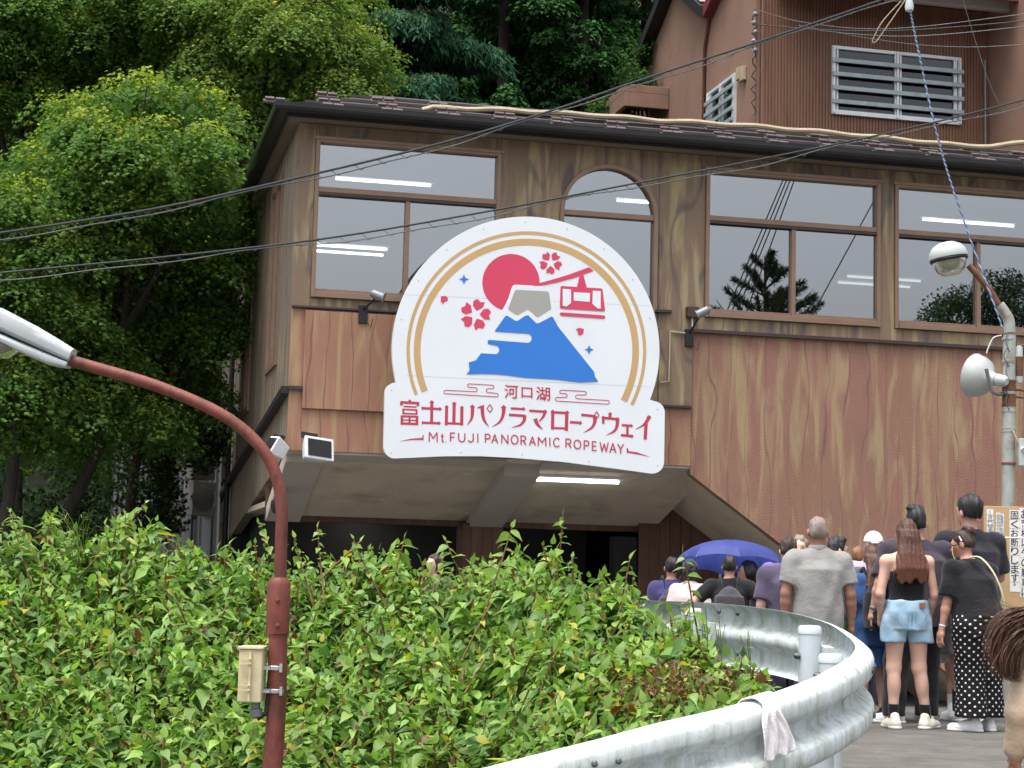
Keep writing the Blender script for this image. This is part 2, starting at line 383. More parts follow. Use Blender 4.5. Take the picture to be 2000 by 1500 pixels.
# windows
def window(a, b, c, d, tz=6.08):
    m = MB(); t = 0.055; y0, y1 = -0.035, 0.10
    m.box(a, a+t, y0, y1, c, d).box(b-t, b, y0, y1, c, d).box(a+t, b-t, y0, y1, d-t, d).box(a+t, b-t, y0-0.02, y1, c, c+0.075)
    m.box(a-0.03, b+0.03, y0-0.015, y0-0.001, d-0.02, d+0.025)
    f = m.build('window', M_frame, ST, bevel=0.004)
    MB().box(a+t, b-t, y0+0.01, y1, tz-0.035, tz+0.035).build('transom', M_frame, f, bevel=0.004)
    MB().box(a+t, b-t, y0+0.004, y0+0.03, tz-0.075, tz-0.04).build('sash_rail', M_framedk, f)
    mm = (a+b)/2
    MB().box(mm-0.03, mm+0.03, y0+0.02, y1, c+0.076, tz-0.077).build('mullion', M_frame, f, bevel=0.003)
    MB().box(a+t, mm-0.031, y0+0.04, y1-0.02, c+0.076, c+0.12).build('sash_rail', M_frame, f, bevel=0.003)
    MB().box(mm+0.031, b-t, y0+0.02, y1-0.02, c+0.076, c+0.12).build('sash_rail', M_frame, f, bevel=0.003)
    MB().box(a+t, b-t, 0.05, 0.056, tz+0.036, d-t).build('pane', M_glass, f)
    MB().box(a+t, mm-0.03, 0.046, 0.052, c+0.12, tz-0.077).build('pane', M_glass, f)
    MB().box(mm+0.03, b-t, 0.030, 0.036, c+0.12, tz-0.077).build('pane', M_glass, f)
for q in wins: window(*q)
m = MB()
ang = np.linspace(0, PI, 29)
outer = [(AR[1], AR[2])] + [(ac+rr*math.cos(a), AR[3]+rr*math.sin(a)) for a in ang] + [(AR[0], AR[2])]
r2 = rr-0.055
inner = [(AR[1]-0.055, AR[2])] + [(ac+r2*math.cos(a), AR[3]+r2*math.sin(a)) for a in ang] + [(AR[0]+0.055, AR[2])]
n = len(outer)
for i in range(n-1): m.prism([outer[i], outer[i+1], inner[i+1], inner[i]], -0.035, 0.10)
f = m.build('arched_window', M_frame, ST)
MB().box(AR[0]+0.055, AR[1]-0.055, -0.02, 0.1, AR[3]-0.04, AR[3]+0.03).build('transom', M_frame, f, bevel=0.004)
MB().box(AR[0]+0.055, AR[1]-0.055, -0.02, 0.1, AR[2], AR[2]+0.07).build('sill', M_frame, f, bevel=0.004)
m = MB(); m.prism([(ac+r2*math.cos(a), AR[3]+0.03+(r2-0.03)*math.sin(a)) for a in ang], 0.05, 0.056); m.build('pane', M_glass, f)
MB().box(AR[0]+0.055, AR[1]-0.055, 0.05, 0.056, AR[2]+0.07, AR[3]-0.04).build('pane', M_glass, f)
# room behind the glass
rm = MB(); rm.box(U0+0.2, U1, 5.8, 5.9, 3.0, 7.2); rm.box(U0+0.2, U1, 0.2, 5.8, 6.96, 7.02); rm.box(U0+0.2, U1, 0.2, 5.8, 4.0, 4.1)
rm.box(U1, U1+0.1, 0.2, 9.0, -0.6, 7.2); rm.build('room_shell', M_room, ST)
def tubelight(u0, u1, w_, z, parent=ST, r=0.02, body=True, mat=M_tube):
    l = MB().box(u0-0.04, u1+0.04, w_-0.05, w_+0.05, z+0.03, z+0.07).build('ceiling_lamp', M_white, parent) if body else parent
    return MB().tube([(u0, w_, z), (u1, w_, z)], r, 8).build('lamp_tube', mat, l, True)
tubelight(0.57, 1.95, 2.0, 6.69); tubelight(0.40, 1.50, 3.0, 5.90); tubelight(0.40, 1.46, 3.1, 5.83, body=False)
tubelight(9.66, 11.2, 2.0, 6.74); tubelight(4.75, 5.3, 2.0, 6.68); tubelight(9.3, 10.6, 4.0, 6.15, mat=M_tubedim); tubelight(9.4, 10.7, 4.6, 6.15, mat=M_tubedim)
# roof with hipped corner, fascia, gutter, snow guards and hose
PITCH = 0.29
rt = MB()
ov = 0.36
ovs = 0.20
def rz(w_): return 7.06 + 0.46*min(w_+ov, 1.3) + 0.19*max(w_+ov-1.3, 0)
rt.add([(U0-ovs, -ov, rz(-ov)), (U1, -ov, rz(-ov)), (U1, 1.3-ov, rz(1.3-ov)), (U0-ovs+1.3, 1.3-ov, rz(1.3-ov)), (U1, 6.9, rz(6.9)), (U0-ovs+7.46, 6.9, rz(6.9)),
        (U0-ovs, SW, rz(-ov)), (U0-ovs+1.3, SW, rz(1.3-ov)), (U0-ovs+7.46, SW, rz(6.9))], [(0, 1, 2, 3), (3, 2, 4, 5), (0, 3, 7, 6), (3, 5, 8, 7)])
roof = rt.build('roof', M_roof, ST)
MB().box(U0-ovs+0.02, U1, -ov+0.02, -0.0, 6.955, 6.975).box(U0-ovs+0.02, U0-0.001, 0.001, SW, 6.955, 6.975).build('eave_soffit', M_eave, ST)
MB().box(U0-ovs, U1, -ov, -ov+0.03, 6.93, 7.06).box(U0-ovs, U0-ovs+0.03, -ov+0.031, SW, 6.93, 7.06).build('fascia', M_fascia, ST)
gp = [(-0.175, 0.055), (-0.172, 0.0), (-0.158, -0.035), (-0.12, -0.055), (-0.0, -0.06), (-0.0, -0.052), (-0.118, -0.047), (-0.150, -0.03), (-0.162, 0.0), (-0.165, 0.055)]
gm = MB(); n = len(gp)
gv = [(U0-ovs+p[0], -ov+p[0], 7.02+p[1]) for p in gp] + [(U1, -ov+p[0], 7.02+p[1]) for p in gp]
gm.add(gv, [(i, (i+1) % n, (i+1) % n+n, i+n) for i in range(n)])
gv = [(U0-ovs+p[0], -ov+p[0], 7.02+p[1]) for p in gp] + [(U0-ovs+p[0], SW, 7.02+p[1]) for p in gp]
gm.add(gv, [(i, i+n, (i+1) % n+n, (i+1) % n) for i in range(n)])
gm.build('gutter', M_gutter, ST)
sg = None
for row, (w_, st, off) in enumerate(((-0.26, 0.78, 0.0), (0.06, 0.78, 0.39), (0.40, 0.78, 0.05))):
    rb = MB().box(U0-ovs+0.25+row*0.35, U1, w_+0.10, w_+0.13, rz(w_+0.1)+0.03, rz(w_+0.1)+0.065).build('snow_rail', M_roof, roof)
    x = U0-0.35+off+row*0.35
    while x < U1-0.4:
        if sg is None:
            q = MB(); q.box(-0.16, 0.16, -0.05, 0.09, 0.0, 0.05); q.box(-0.14, -0.008, -0.03, 0.07, 0.051, 0.105); q.box(0.008, 0.14, -0.03, 0.07, 0.051, 0.10)
            sg = q.build('snow_guard', M_guard, roof, bevel=0.01); o = sg
        else: o = share(sg, 'snow_guard', roof)
        o.location = (x, w_, rz(w_)+0.002); o.rotation_euler = (math.atan(0.46), 0, random.uniform(-0.05, 0.05)); o.scale = (random.uniform(0.9, 1.1), 1, random.uniform(0.55, 0.8))
        x += st + random.uniform(-0.03, 0.03)
hose = thing('drain_hose', 'long beige hose lying wavily along the roof edge', 'hose', FA, FACYAW)
pts = []
for i, px in enumerate(np.linspace(825, 2060, 60)):
    base_y = np.interp(px, [825, 850, 1000, 1160, 1290, 1390, 1500, 1650, 1750, 1880, 1940, 2000, 2060], [216, 210, 216, 225, 236, 241, 249, 262, 272, 285, 286, 279, 285])
    u, z = fac(px, base_y + 1.6*math.sin(px*0.05), 0.12); pts.append((u, 0.12, z))
MB().tube(pts, 0.037, 8).build('hose', M_hose, hose, True)
# undercroft: sloping soffit with ribs, inner ceiling, columns, dark hall
SZ = lambda w_: 2.64 - (w_-0.05)*0.295
def slope_slab(u0, u1, w0, w1, drop, th, name, mat):
    m = MB(); a = [(u0, w0, SZ(w0)-drop), (u1, w0, SZ(w0)-drop), (u1, w1, SZ(w1)-drop), (u0, w1, SZ(w1)-drop)]
    m.add(a + [(p[0], p[1], p[2]+th) for p in a], [(0,3,2,1),(4,5,6,7),(0,1,5,4),(1,2,6,5),(2,3,7,6),(3,0,4,7)])
    return m.build(name, mat, ST)
slope_slab(U0+0.01, 5.6, 0.02, 2.55, 0.0, 0.12, 'sloping_soffit', M_soffit)
slope_slab(U0+0.01, 0.30, 0.17, 2.56, 0.09, 0.088, 'soffit_rib', M_rib)
slope_slab(2.72, 3.20, 0.17, 2.56, 0.16, 0.158, 'soffit_rib', M_rib)
slope_slab(0.301, 2.719, 0.02, 0.28, 0.03, 0.028, 'soffit_rib', M_rib)
slope_slab(3.201, 5.5, 0.02, 0.28, 0.03, 0.028, 'soffit_rib', M_rib)
MB().box(U0+0.01, 6.4, 2.58, 2.75, 1.82, 2.3).build('soffit_beam', M_column, ST)
MB().box(U0+0.01, U1, 2.76, 8.5, 2.02, 2.1).build('inner_ceiling', M_soffit, ST)
# sloping underside of the stair on the right
ss = MB(); a0, a1 = 5.1, 9.75
q = [(a0, 0.165, diag(a0)+0.002), (a1, 0.165, diag(a1)), (a1, 2.44, diag(a1)), (a0, 2.44, diag(a0)+0.002)]
ss.add(q + [(p[0], p[1], p[2]+0.15) for p in q], [(0,3,2,1),(4,5,6,7),(0,1,5,4),(1,2,6,5),(2,3,7,6),(3,0,4,7)])
ss.build('stair_underside', M_soffit, ST)
MB().box(2.62, 3.22, 2.3, 2.75, -0.7, 1.86).build('column', M_column, ST, bevel=0.01)
MB().box(5.30, 7.2, 2.40, 2.44, -0.7, 2.2).build('stair_wall', M_column, ST)
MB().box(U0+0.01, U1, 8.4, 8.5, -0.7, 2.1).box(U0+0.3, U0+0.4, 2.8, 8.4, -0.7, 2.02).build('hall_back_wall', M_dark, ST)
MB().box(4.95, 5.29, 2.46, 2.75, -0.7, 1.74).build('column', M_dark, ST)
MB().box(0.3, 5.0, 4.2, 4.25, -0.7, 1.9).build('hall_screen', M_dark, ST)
tubelight(3.10, 4.43, 0.60, 2.43, r=0.022)
for du in (0, 0.2):
    MB().obox((1.22+du, 3.6, 1.975), (0.035, 0.02, 0), (-0.12, 0.28, 0), (0, 0, 0.02)).build('ceiling_lamp', M_tube, ST)
for px in (1066, 1087):
    u, z = fac(px, 1001, 3.3)
    MB().lathe([(0.0, -0.04), (0.035, -0.03), (0.04, 0.0), (0.03, 0.03)], (u, 3.3, 1.99), n=12).build('spot_lamp', M_tube, ST, True)

# ------------------------------------------------------------------ wall spotlights, junction box, floodlights
def wall_spot(px, py, label, flip):
    u, z = fac(px, py, -0.05)
    t = thing('wall_spotlight', label, 'spotlight', f2w(u, -0.02, z), FACYAW, 'spotlights for the emblem')
    MB().box(-0.06, 0.06, -0.05, -0.0, -0.12, 0.12).build('bracket', M_black, t, bevel=0.006)
    e = (0.13, -0.42, 0.20) if not flip else (0.05, -0.42, 0.30)
    MB().tube([(0, -0.04, 0.06), (e[0]*0.6, -0.25, e[2]*0.7), e], 0.014, 8).build('arm', M_black, t, True)
    MB().lathe([(0.035, -0.10), (0.055, -0.07), (0.06, 0.06), (0.075, 0.08), (0.07, 0.085)], e, (0.75, -0.25, -0.3) if not flip else (-0.7, 0.3, -0.4), 14).build('lamp_head', M_grey, t, True)
    MB().tube([(0.05, -0.05, -0.1), (0.1, -0.08, -0.18), (0.12, -0.1, -0.06)], 0.006, 6).build('lead', M_black, t, True)
wall_spot(709, 614, 'small black arm spotlight on orange panel left of the emblem', False)
wall_spot(1346, 660, 'small black arm spotlight under the grey box right of the emblem', True)
u, z = fac(1350, 611, 0)
jb = thing('junction_box', 'small brown square box on the wall right of the emblem', 'box', f2w(u, 0, z), FACYAW)
MB().box(-0.085, 0.085, -0.10, -0.002, -0.075, 0.075).build('case', M_framedk, jb, bevel=0.01)
MB().tube([(0, -0.05, -0.075), (0.0, -0.05, -0.2)], 0.01, 6).build('cable', M_white, jb, True)
def floodlight(px, py, w_, rz_, rx, label, size=1.0):
    u, z = fac(px, py, w_)
    t = thing('floodlight', label, 'floodlight', f2w(u, w_, z), FACYAW, 'floodlights under the left corner')
    h = MB(); s = size
    h.add([(-0.13*s, 0.12, -0.10*s), (0.13*s, 0.12, -0.10*s), (0.13*s, 0.12, 0.10*s), (-0.13*s, 0.12, 0.10*s),
           (-0.21*s, -0.10, -0.15*s), (0.21*s, -0.10, -0.15*s), (0.21*s, -0.10, 0.15*s), (-0.21*s, -0.10, 0.15*s)],
          [(0,1,2,3), (4,7,6,5), (0,4,5,1), (1,5,6,2), (2,6,7,3), (3,7,4,0)])
    hd = h.build('housing', M_white, t, bevel=0.015); hd.rotation_euler = (rx, 0.08, rz_)
    gl = MB().box(-0.165*s, 0.165*s, -0.112, -0.102, -0.11*s, 0.11*s).build('lens', M_black, hd)
    MB().box(-0.20*s, 0.02, -0.02, 0.02, 0.15*s, 0.22*s).build('gear_box', M_black, hd)
    MB().tube([(0.0, 0.0, 0.16), (0.0, 0.25, 0.2), (0.0, 0.4, 0.0)], 0.015, 6).build('stay', M_black, t, True)
floodlight(617, 880, -0.35, 0.35, -0.25, 'white floodlight with dark lens at the building corner')
floodlight(540, 876, -0.15, -1.35, -0.5, 'white floodlight seen from behind beside the curved lamp arm', 0.85)
u, z = fac(528, 985, 1.0)
cm = thing('security_camera', 'dark dome camera hanging under the left corner soffit', 'camera', f2w(u+0.12, 1.2, z), FACYAW)
MB().tube([(0.1, 0, 0.2), (0.0, 0, 0.2), (0.0, 0, 0.05)], 0.025, 8).build('arm', M_black, cm, True)
MB().lathe([(0.02, 0.12), (0.09, 0.08), (0.10, 0.0), (0.07, -0.08), (0.0, -0.11)], (0.0, 0, -0.02), n=14).build('dome', M_black, cm, True)

# ------------------------------------------------------------------ brown house above
M_hstucco = simple('brown_house_render', srgb(142,112,95), 0.85, 0, 0.08, 1.5, 0.3, 60, srgb(110,76,62), 0.9, 0.5)
M_hcorr = simple('brown_corrugated_sheet', srgb(128,93,74), 0.55, 0.1, 0.12, 2, 0.05, 40, srgb(84,56,44), 1.1, 0.6, stretch=(3, 1, 0.4))
M_alu = simple('silver_aluminium', srgb(220,226,228), 0.4, 0.2, 0.08, 5, 0.05)
M_alubar = simple('blue_grey_bar', srgb(162,176,180), 0.45, 0.15, 0.12, 5, 0.05)
M_maroon = simple('maroon_fascia', srgb(118,46,52), 0.6, 0, 0.15, 3, 0.1)
M_tile = simple('pale_roof_tile', srgb(176,150,140), 0.7, 0, 0.15, 5, 0.1)
HW = 7.0
HU = 8.83
HO = f2w(0, 0, 0)
HS = thing('upper_house', 'brown rendered house with corrugated front wall standing above the station roof', 'house', HO, FACYAW)
cm_ = MB(); pitch = 0.062; u = HU; prof = []
while u < 13.46:
    prof += [(u, 0.0), (u+pitch*0.42, 0.0), (u+pitch*0.55, 0.022), (u+pitch*0.87, 0.022)]; u += pitch
vs = [(p[0], HW+p[1], 7.5) for p in prof] + [(p[0], HW+p[1], 12.6) for p in prof]; n = len(prof)
cm_.add(vs, [(i, i+1, i+1+n, i+n) for i in range(n-1)])
cm_.build('corrugated_wall', M_hcorr, HS)
MB().box(HU-0.02, HU+0.04, HW-0.03, HW-0.001, 7.5, 12.6).build('corner_trim', M_hcorr, HS)
def hside(pts, x0, x1, name, mat):
    m = MB().prism(pts, 0, 1); m.v = [(x0+(x1-x0)*v[1], v[0], v[2]) for v in m.v]; return m.build(name, mat, HS)
wy0, wy1, wz0, wz1 = 7.95, 9.45, 9.55, 10.62
hside([(HW, 7.5), (16, 7.5), (16, 11.15), (11.6, 13.45), (9.4, 12.1), (HW, 13.2)], HU-0.02, HU+0.12, 'gable_wall', M_hstucco)
hside([(16.4, 10.98), (11.6, 13.49), (11.6, 13.72), (16.4, 11.22)], HU-0.28, HU+0.6, 'gable_fascia', M_fascia)
hside([(11.6, 13.49), (9.4, 12.12), (9.4, 12.36), (11.6, 13.72)], HU-0.28, HU+0.6, 'gable_fascia', M_fascia)
hside([(9.38, 12.10), (HW-0.6, 13.55), (HW-0.6, 13.80), (9.38, 12.35)], HU-0.22, HU+0.5, 'maroon_bargeboard', M_maroon)
tl = None
for k in range(7):
    for jx in range(3):
        w_ = 11.5 - k*0.31; o_ = MB().box(-0.13, 0.13, -0.15, 0.15, 0, 0.03).build('roof_tile', M_tile, HS, bevel=0.01) if tl is None else share(tl, 'roof_tile', HS)
        tl = tl or o_; o_.location = (HU-0.1+0.29*jx, w_, 13.72-(11.6-w_)*0.62+0.03); o_.rotation_euler = (0.55, 0, 0)
def bars_window(a, b, c, d, y, parent_name='barred_window', bars=4, side=False):
    root = MB()
    def B(m, x0, x1, y0, y1, z0, z1):
        if side: m.box(HU-0.02+(y0), HU-0.02+(y1), x0, x1, z0, z1)
        else: m.box(x0, x1, y+y0, y+y1, z0, z1)
        return m
    t = 0.06
    B(root, a, a+t, -0.06, -0.002, c, d); B(root, b-t, b, -0.06, -0.002, c, d); B(root, a+t, b-t, -0.06, -0.002, d-t, d); B(root, a+t, b-t, -0.06, -0.002, c, c+t*1.4)
    f = root.build(parent_name, M_alu, HS, bevel=0.004)
    mm = (a+b)/2
    for k, (x0, x1) in enumerate(((mm-0.05, mm), (mm+0.05, mm+0.085), (b-0.15, b-0.085), (a+0.085, a+0.12))):
        B(MB(), x0, x1, -0.05, -0.005, c+t*1.4, d-t).build('stile', M_alu, f)
    B(MB(), a+t, mm, -0.006, -0.003, c+t, d-t).build('pane', M_glass3, f)
    B(MB(), mm+0.001, b-t, -0.006, -0.003, c+t, d-t).build('pane', M_glass3, f)
    B(MB(), a+t, b-t, -0.0025, -0.0015, c+t, d-t).build('dark_backing', M_dark, f)  # dark sheet behind the panes stands in for the unlit room
    for k in range(bars):
        z_ = d - (k+1)*(d-c)/(bars+1) - 0.03
        B(MB(), a-0.02, b+0.03, -0.12, -0.085, z_-0.04, z_+0.04).build('bar', M_alubar, f, bevel=0.006)
    for x_ in (a+0.01, mm-0.02, b-0.05):
        B(MB(), x_, x_+0.04, -0.085, -0.061, c+0.02, d-0.02).build('bar_post', M_alu, f)
wa, wb = fac(1624, 158, HW), fac(1875, 175, HW)
bars_window(10.29, 12.88, 9.71, 11.0, HW)
bars_window(wy0, wy1, wz0, wz1, 0, 'side_barred_window', 4, True)
# canopy over the side door, rust pipe, meter boxes, right wing, eave
MB().box(HU-1.0, HU-0.03, 12.0, 13.4, 11.25, 11.42).box(HU-1.0, HU-0.9, 12.0, 13.4, 10.95, 11.249).box(HU-0.899, HU-0.03, 12.0, 12.08, 10.95, 11.249).build('canopy', M_hstucco, HS, bevel=0.01)
MB().tube([(HU-0.06, 9.45, 12.1), (HU-0.06, 9.7, 11.6), (HU-0.06, 9.75, 9.0)], 0.035, 8).build('rusty_downpipe', simple('rust_pipe', srgb(96,52,38), 0.8, 0, 0.3, 10), HS, True)
MB().box(HU-0.10, HU-0.025, 7.45, 7.62, 10.35, 10.62).build('meter_box', M_hose, HS, bevel=0.01)
MB().box(HU-0.10, HU-0.025, 7.68, 7.82, 10.42, 10.66).build('meter_box', M_hose, HS, bevel=0.01)
MB().box(13.47, 17.5, 5.6, 9.5, 7.5, 13.5).build('wing_wall', M_hstucco, HS)
MB().tube([(13.37, HW-0.05, 8.5), (13.37, HW-0.05, 11.0)], 0.022, 8).build('conduit', M_grey, HS, True)
MB().box(9.2, 13.9, 6.2, 6.32, 11.72, 11.92).build('eave_beam', M_rib, HS)
MB().box(9.2, 13.9, 5.9, 7.0, 11.93, 12.0).box(9.2, 13.9, 5.86, 5.899, 11.80, 12.2).build('eave_board', M_maroon, HS)
for k in range(5):
    MB().lathe([(0.03, 0), (0.045, 0.02), (0.03, 0.04), (0.045, 0.06), (0.02, 0.09)], (HU-0.06-0.03*(k % 2), HW-0.05, 10.75+0.17*k), (0, -1, 0), 10).build('insulator', M_grey, HS, True)
q = []
for k in range(26): q.append((HU-0.07+0.05*math.sin(k*1.9), HW-0.06+0.03*math.cos(k*2.3), 11.55-k*0.08))
MB().tube(q, 0.011, 5).build('tangled_leads', M_black, HS, True)
# ------------------------------------------------------------------ emblem sign board
SGW = -0.45
SIGN = thing('emblem_signboard', 'large white round-topped signboard with blue mountain and red ropeway lettering', 'sign', FA, FACYAW)
def S(p): return fac(p[0], p[1], SGW)
def c1(x, y): return (740 + x*0.14, 730 + y*0.14)
def c2(x, y): return (1020 + x*0.14, 730 + y*0.14)
def c3(x, y): return (820 + x*0.12, 470 + y*0.12)
def c4(x, y): return (1040 + x*0.12, 470 + y*0.12)
def c5(x, y): return (800 + x*0.24, 600 + y*0.24)
def vinyl(name, c): return simple(name, c, 0.5, 0, 0.03, 2, 0.0)
V_white = simple('white_board', srgb(228,234,240), 0.5, 0, 0.02, 1.2, 0.02, 20, srgb(204,208,212), 0.8, 0.25)
V_red = vinyl('red_vinyl', srgb(212,66,98)); V_blue = vinyl('blue_vinyl', srgb(46,122,212))
V_gold = vinyl('gold_vinyl', srgb(200,164,112)); V_grey = vinyl('grey_vinyl', srgb(164,164,159))
V_text = vinyl('rose_lettering', srgb(190,58,84)); V_seam = vinyl('board_joint', srgb(204,211,220))
CC, CRAD = (1027.0, 684.0), 261.0
out = []
a0 = math.atan2(748-CC[1], 777-CC[0]); a1 = math.atan2(783-CC[1], 1276-CC[0])
a0 = a0 if a0 > 0 else a0 + 2*PI
for a in np.linspace(a0, a1+2*PI, 80):
    out.append((CC[0]+CRAD*math.cos(a), CC[1]+CRAD*math.sin(a)))
def arc(cx, cy, r, d0, d1, n=9): return [(cx+r*math.cos(math.radians(d)), cy+r*math.sin(math.radians(d))) for d in np.linspace(d0, d1, n)]
out += arc(1276, 806, 22.5, -85, 0) + arc(1274, 902, 23, 0, 95)
bot = [(1273, 926), (1200, 915), (1100, 902), (1000, 894), (940, 891), (870, 891), (770, 896)]
out += bot[1:-1] + arc(772, 873, 22.5, 95, 180) + arc(773, 768, 21, 180, 265)
m = MB().prism([S(p) for p in out], SGW, SGW+0.07); board = m.build('board', V_white, SIGN)
layer = [0]
def flat(pts, mat, name, parent=board, k=None):
    layer[0] += 1
    return MB().face([S(p) for p in pts], SGW - 0.0012*(k if k is not None else 2) - 0.00001*layer[0]).build(name, mat, parent)
for yy in (575, 733):
    flat([(CC[0]-CRAD*0.9, yy), (CC[0]+CRAD*0.93, yy+22), (CC[0]+CRAD*0.93, yy+23), (CC[0]-CRAD*0.9, yy+1)], V_seam, 'board_joint', k=1)
def ring(r, wd, name):
    A0, A1 = math.radians(180-21.5), math.radians(360+27)
    o_ = [(1028+(r+wd/2)*math.cos(a), 686+(r+wd/2)*math.sin(a)) for a in np.linspace(A0, A1, 60)]
    i_ = [(1028+(r-wd/2)*math.cos(a), 686+(r-wd/2)*math.sin(a)) for a in np.linspace(A0, A1, 60)]
    flat(o_ + i_[::-1], V_gold, name, k=2)
ring(231, 6.5, 'gold_arc'); ring(213.5, 13, 'gold_arc')
flat([(998+56*math.cos(a), 552+56*math.sin(a)) for a in np.linspace(0, 2*PI, 48)[:-1]], V_red, 'sun_disc', k=2)
flat([c3(1340,1125), c3(1365,1090), c3(1440,940), c3(1485,790), c3(1510,735), c3(1545,716), c3(1960,736), c4(140,740), c4(300,800), c4(420,1300), c3(1900,1480), c3(1250,1420)], V_white, 'snow_border', k=3)
flat([c3(1570,800), c4(245,828), c4(268,850), c4(305,1110), c4(90,1245), c4(60,1238), c3(1790,1140), c3(1755,1120), c3(1720,1140), c3(1600,1208), c3(1560,1205), c3(1445,1125), c3(1440,1095), c3(1545,815)], V_grey, 'mountain_cap', k=5)
mt = [c5(780,70), c5(800,72), c5(862,112), c5(880,110), c5(940,70), c5(965,66), c5(1030,130), c5(1050,130), c5(1155,76), c5(1168,84), c5(1205,155), c5(1320,300), c5(1500,525), c5(1510,570), c5(1535,605), c5(1390,612), c5(1320,605), c5(1200,590), c5(1100,583), c5(1000,578), c5(950,575), c5(800,555), c5(700,546), c5(600,543), c5(460,546), c5(488,515), c5(480,450), c5(540,432), c5(580,375), c5(695,382)]
mt += [(968+7*math.cos(a), 683+8.7*math.sin(a)) for a in np.linspace(PI/2, -PI/2, 9)]
mt += [c5(655,303)] + [(956-4*math.cos(a), 668.3-4.4*math.sin(a)) for a in np.linspace(-PI/2, PI/2, 7)] + [c5(955,290)]
mt += [(1030+8.5*math.cos(a), 660.6+9*math.sin(a)) for a in np.linspace(PI/2, -PI/2, 9)] + [c5(690,197)]
flat(mt, V_blue, 'blue_mountain', k=5)
def petal(c, ang, R, name='petal'):
    def P(r, a): return (c[0]+R*r*math.sin(ang+a), c[1]-R*r*math.cos(ang+a))
    flat([P(0.26, 0), P(0.66, 0.52), P(1.0, 0.36), P(0.86, 0.1), P(1.02, -0.14), P(0.9, -0.42), P(0.62, -0.56)], V_red, name, k=3)
for i in range(5):
    petal(c3(905, 1205), 0.28 + i*2*PI/5, 30.5); petal(c4(295, 360), 0.66 + i*2*PI/5, 22.5)
petal((857, 575), 2.35, 21); petal((1145, 640), -2.1, 21)
def diamond(c, r): flat([(c[0], c[1]-r), (c[0]+r*0.3, c[1]-r*0.3), (c[0]+r, c[1]), (c[0]+r*0.3, c[1]+r*0.3), (c[0], c[1]+r), (c[0]-r*0.3, c[1]+r*0.3), (c[0]-r, c[1]), (c[0]-r*0.3, c[1]-r*0.3)], V_blue, 'sparkle', k=3)
diamond((906, 545.6), 9.8); diamond((1150.5, 683), 9.2)
flat([c4(110,692), c4(300,640), c4(600,550), c4(920,432), c4(995,490), c4(700,600), c4(400,680), c4(130,735), c4(0,738)], V_red, 'ropeway_cable', k=4)
flat([c4(762,585), c4(828,560), c4(885,775), c4(720,768)], V_red, 'gondola_hanger', k=4)
flat([c4(470,738), c4(1115,778), c4(1138,792), c4(1180,1130), c4(1165,1152), c4(460,1108), c4(443,1085), c4(455,752)], V_red, 'gondola_cabin', k=4)
for q in ([c4(490,785), c4(625,795), c4(625,1015), c4(550,1075), c4(490,1060)], [c4(670,840), c4(935,855), c4(930,998), c4(668,978)], [c4(980,815), c4(1108,822), c4(1108,1108), c4(1060,1105), c4(972,1030)]):
    flat(q, V_white, 'gondola_window', k=6)
flat(arc(*c4(470,1195), 3.4, 90, 270) + arc(*c4(1155,1245), 3.4, -90, 90), V_red, 'gondola_rail', k=4)
# lettering strokes (x, y, width) in the plane of the board
def stroke(cf, pts, name='lettering', mat=None, cap=None):
    P = [np.array(p[:2], float) for p in pts]; W = [p[2] for p in pts]
    if len(P) > 2:     # smooth the curve
        t = np.arange(len(P)); tt = np.linspace(0, len(P)-1, 6*(len(P)-1)+1)
        def cr(A):
            A = np.array(A, float); o = []
            for x in tt:
                i = min(int(x), len(A)-2); f_ = x-i
                p0, p1, p2, p3 = A[max(i-1, 0)], A[i], A[i+1], A[min(i+2, len(A)-1)]
                o.append(0.5*((2*p1)+(-p0+p2)*f_+(2*p0-5*p1+4*p2-p3)*f_**2+(-p0+3*p1-3*p2+p3)*f_**3))
            return o
        P2 = cr(P); W = np.interp(tt, t, W); P = P2
    L, Rr = [], []
    for i in range(len(P)):
        d = P[min(i+1, len(P)-1)] - P[max(i-1, 0)]; d = d/(np.linalg.norm(d)+1e-9); nn = np.array([-d[1], d[0]])
        L.append(P[i]+nn*W[i]/2); Rr.append(P[i]-nn*W[i]/2)
    flat([cf(*p) for p in L] + [cf(*p) for p in Rr[::-1]], mat or V_text, name, k=2)
def dia(cf, x, y, r): flat([cf(x, y-r), cf(x+r, y), cf(x, y+r), cf(x-r, y)], V_text, 'lettering', k=2)
def line(cf, a, b, wd): stroke(cf, [(*a, wd), (*b, wd)])
K1 = c1
line(K1,(430,362),(430,402),36); line(K1,(303,398),(558,410),36); line(K1,(316,385),(313,442),38); line(K1,(546,393),(543,452),38)
line(K1,(345,455),(525,465),20); line(K1,(325,496),(538,506),22); line(K1,(325,553),(538,562),22); line(K1,(340,490),(340,560),26); line(K1,(525,498),(525,565),26)
line(K1,(303,592),(550,600),28); line(K1,(303,692),(548,702),32); line(K1,(321,588),(319,712),36); line(K1,(533,594),(530,716),36); line(K1,(320,645),(533,652),18); line(K1,(428,594),(427,698),28)
line(K1,(738,388),(735,692),42); dia(K1,738,400,34); line(K1,(600,480),(862,492),34); dia(K1,850,491,30); line(K1,(604,455),(602,503),18); line(K1,(602,682),(848,690),32); dia(K1,838,689,28); line(K1,(608,660),(606,706),16)
line(K1,(1050,405),(1045,692),44); dia(K1,1050,420,34); line(K1,(945,450),(940,718),42); dia(K1,945,462,28); line(K1,(1158,460),(1154,720),44); dia(K1,1158,472,28); line(K1,(940,690),(1160,699),30)
stroke(K1,[(1305,445,50),(1303,560,46),(1285,640,32),(1230,715,4)]); dia(K1,1303,462,36)
stroke(K1,[(1372,480,10),(1420,462,30),(1468,452,34)]); stroke(K1,[(1440,455,52),(1450,580,46),(1478,665,34),(1535,737,4)])
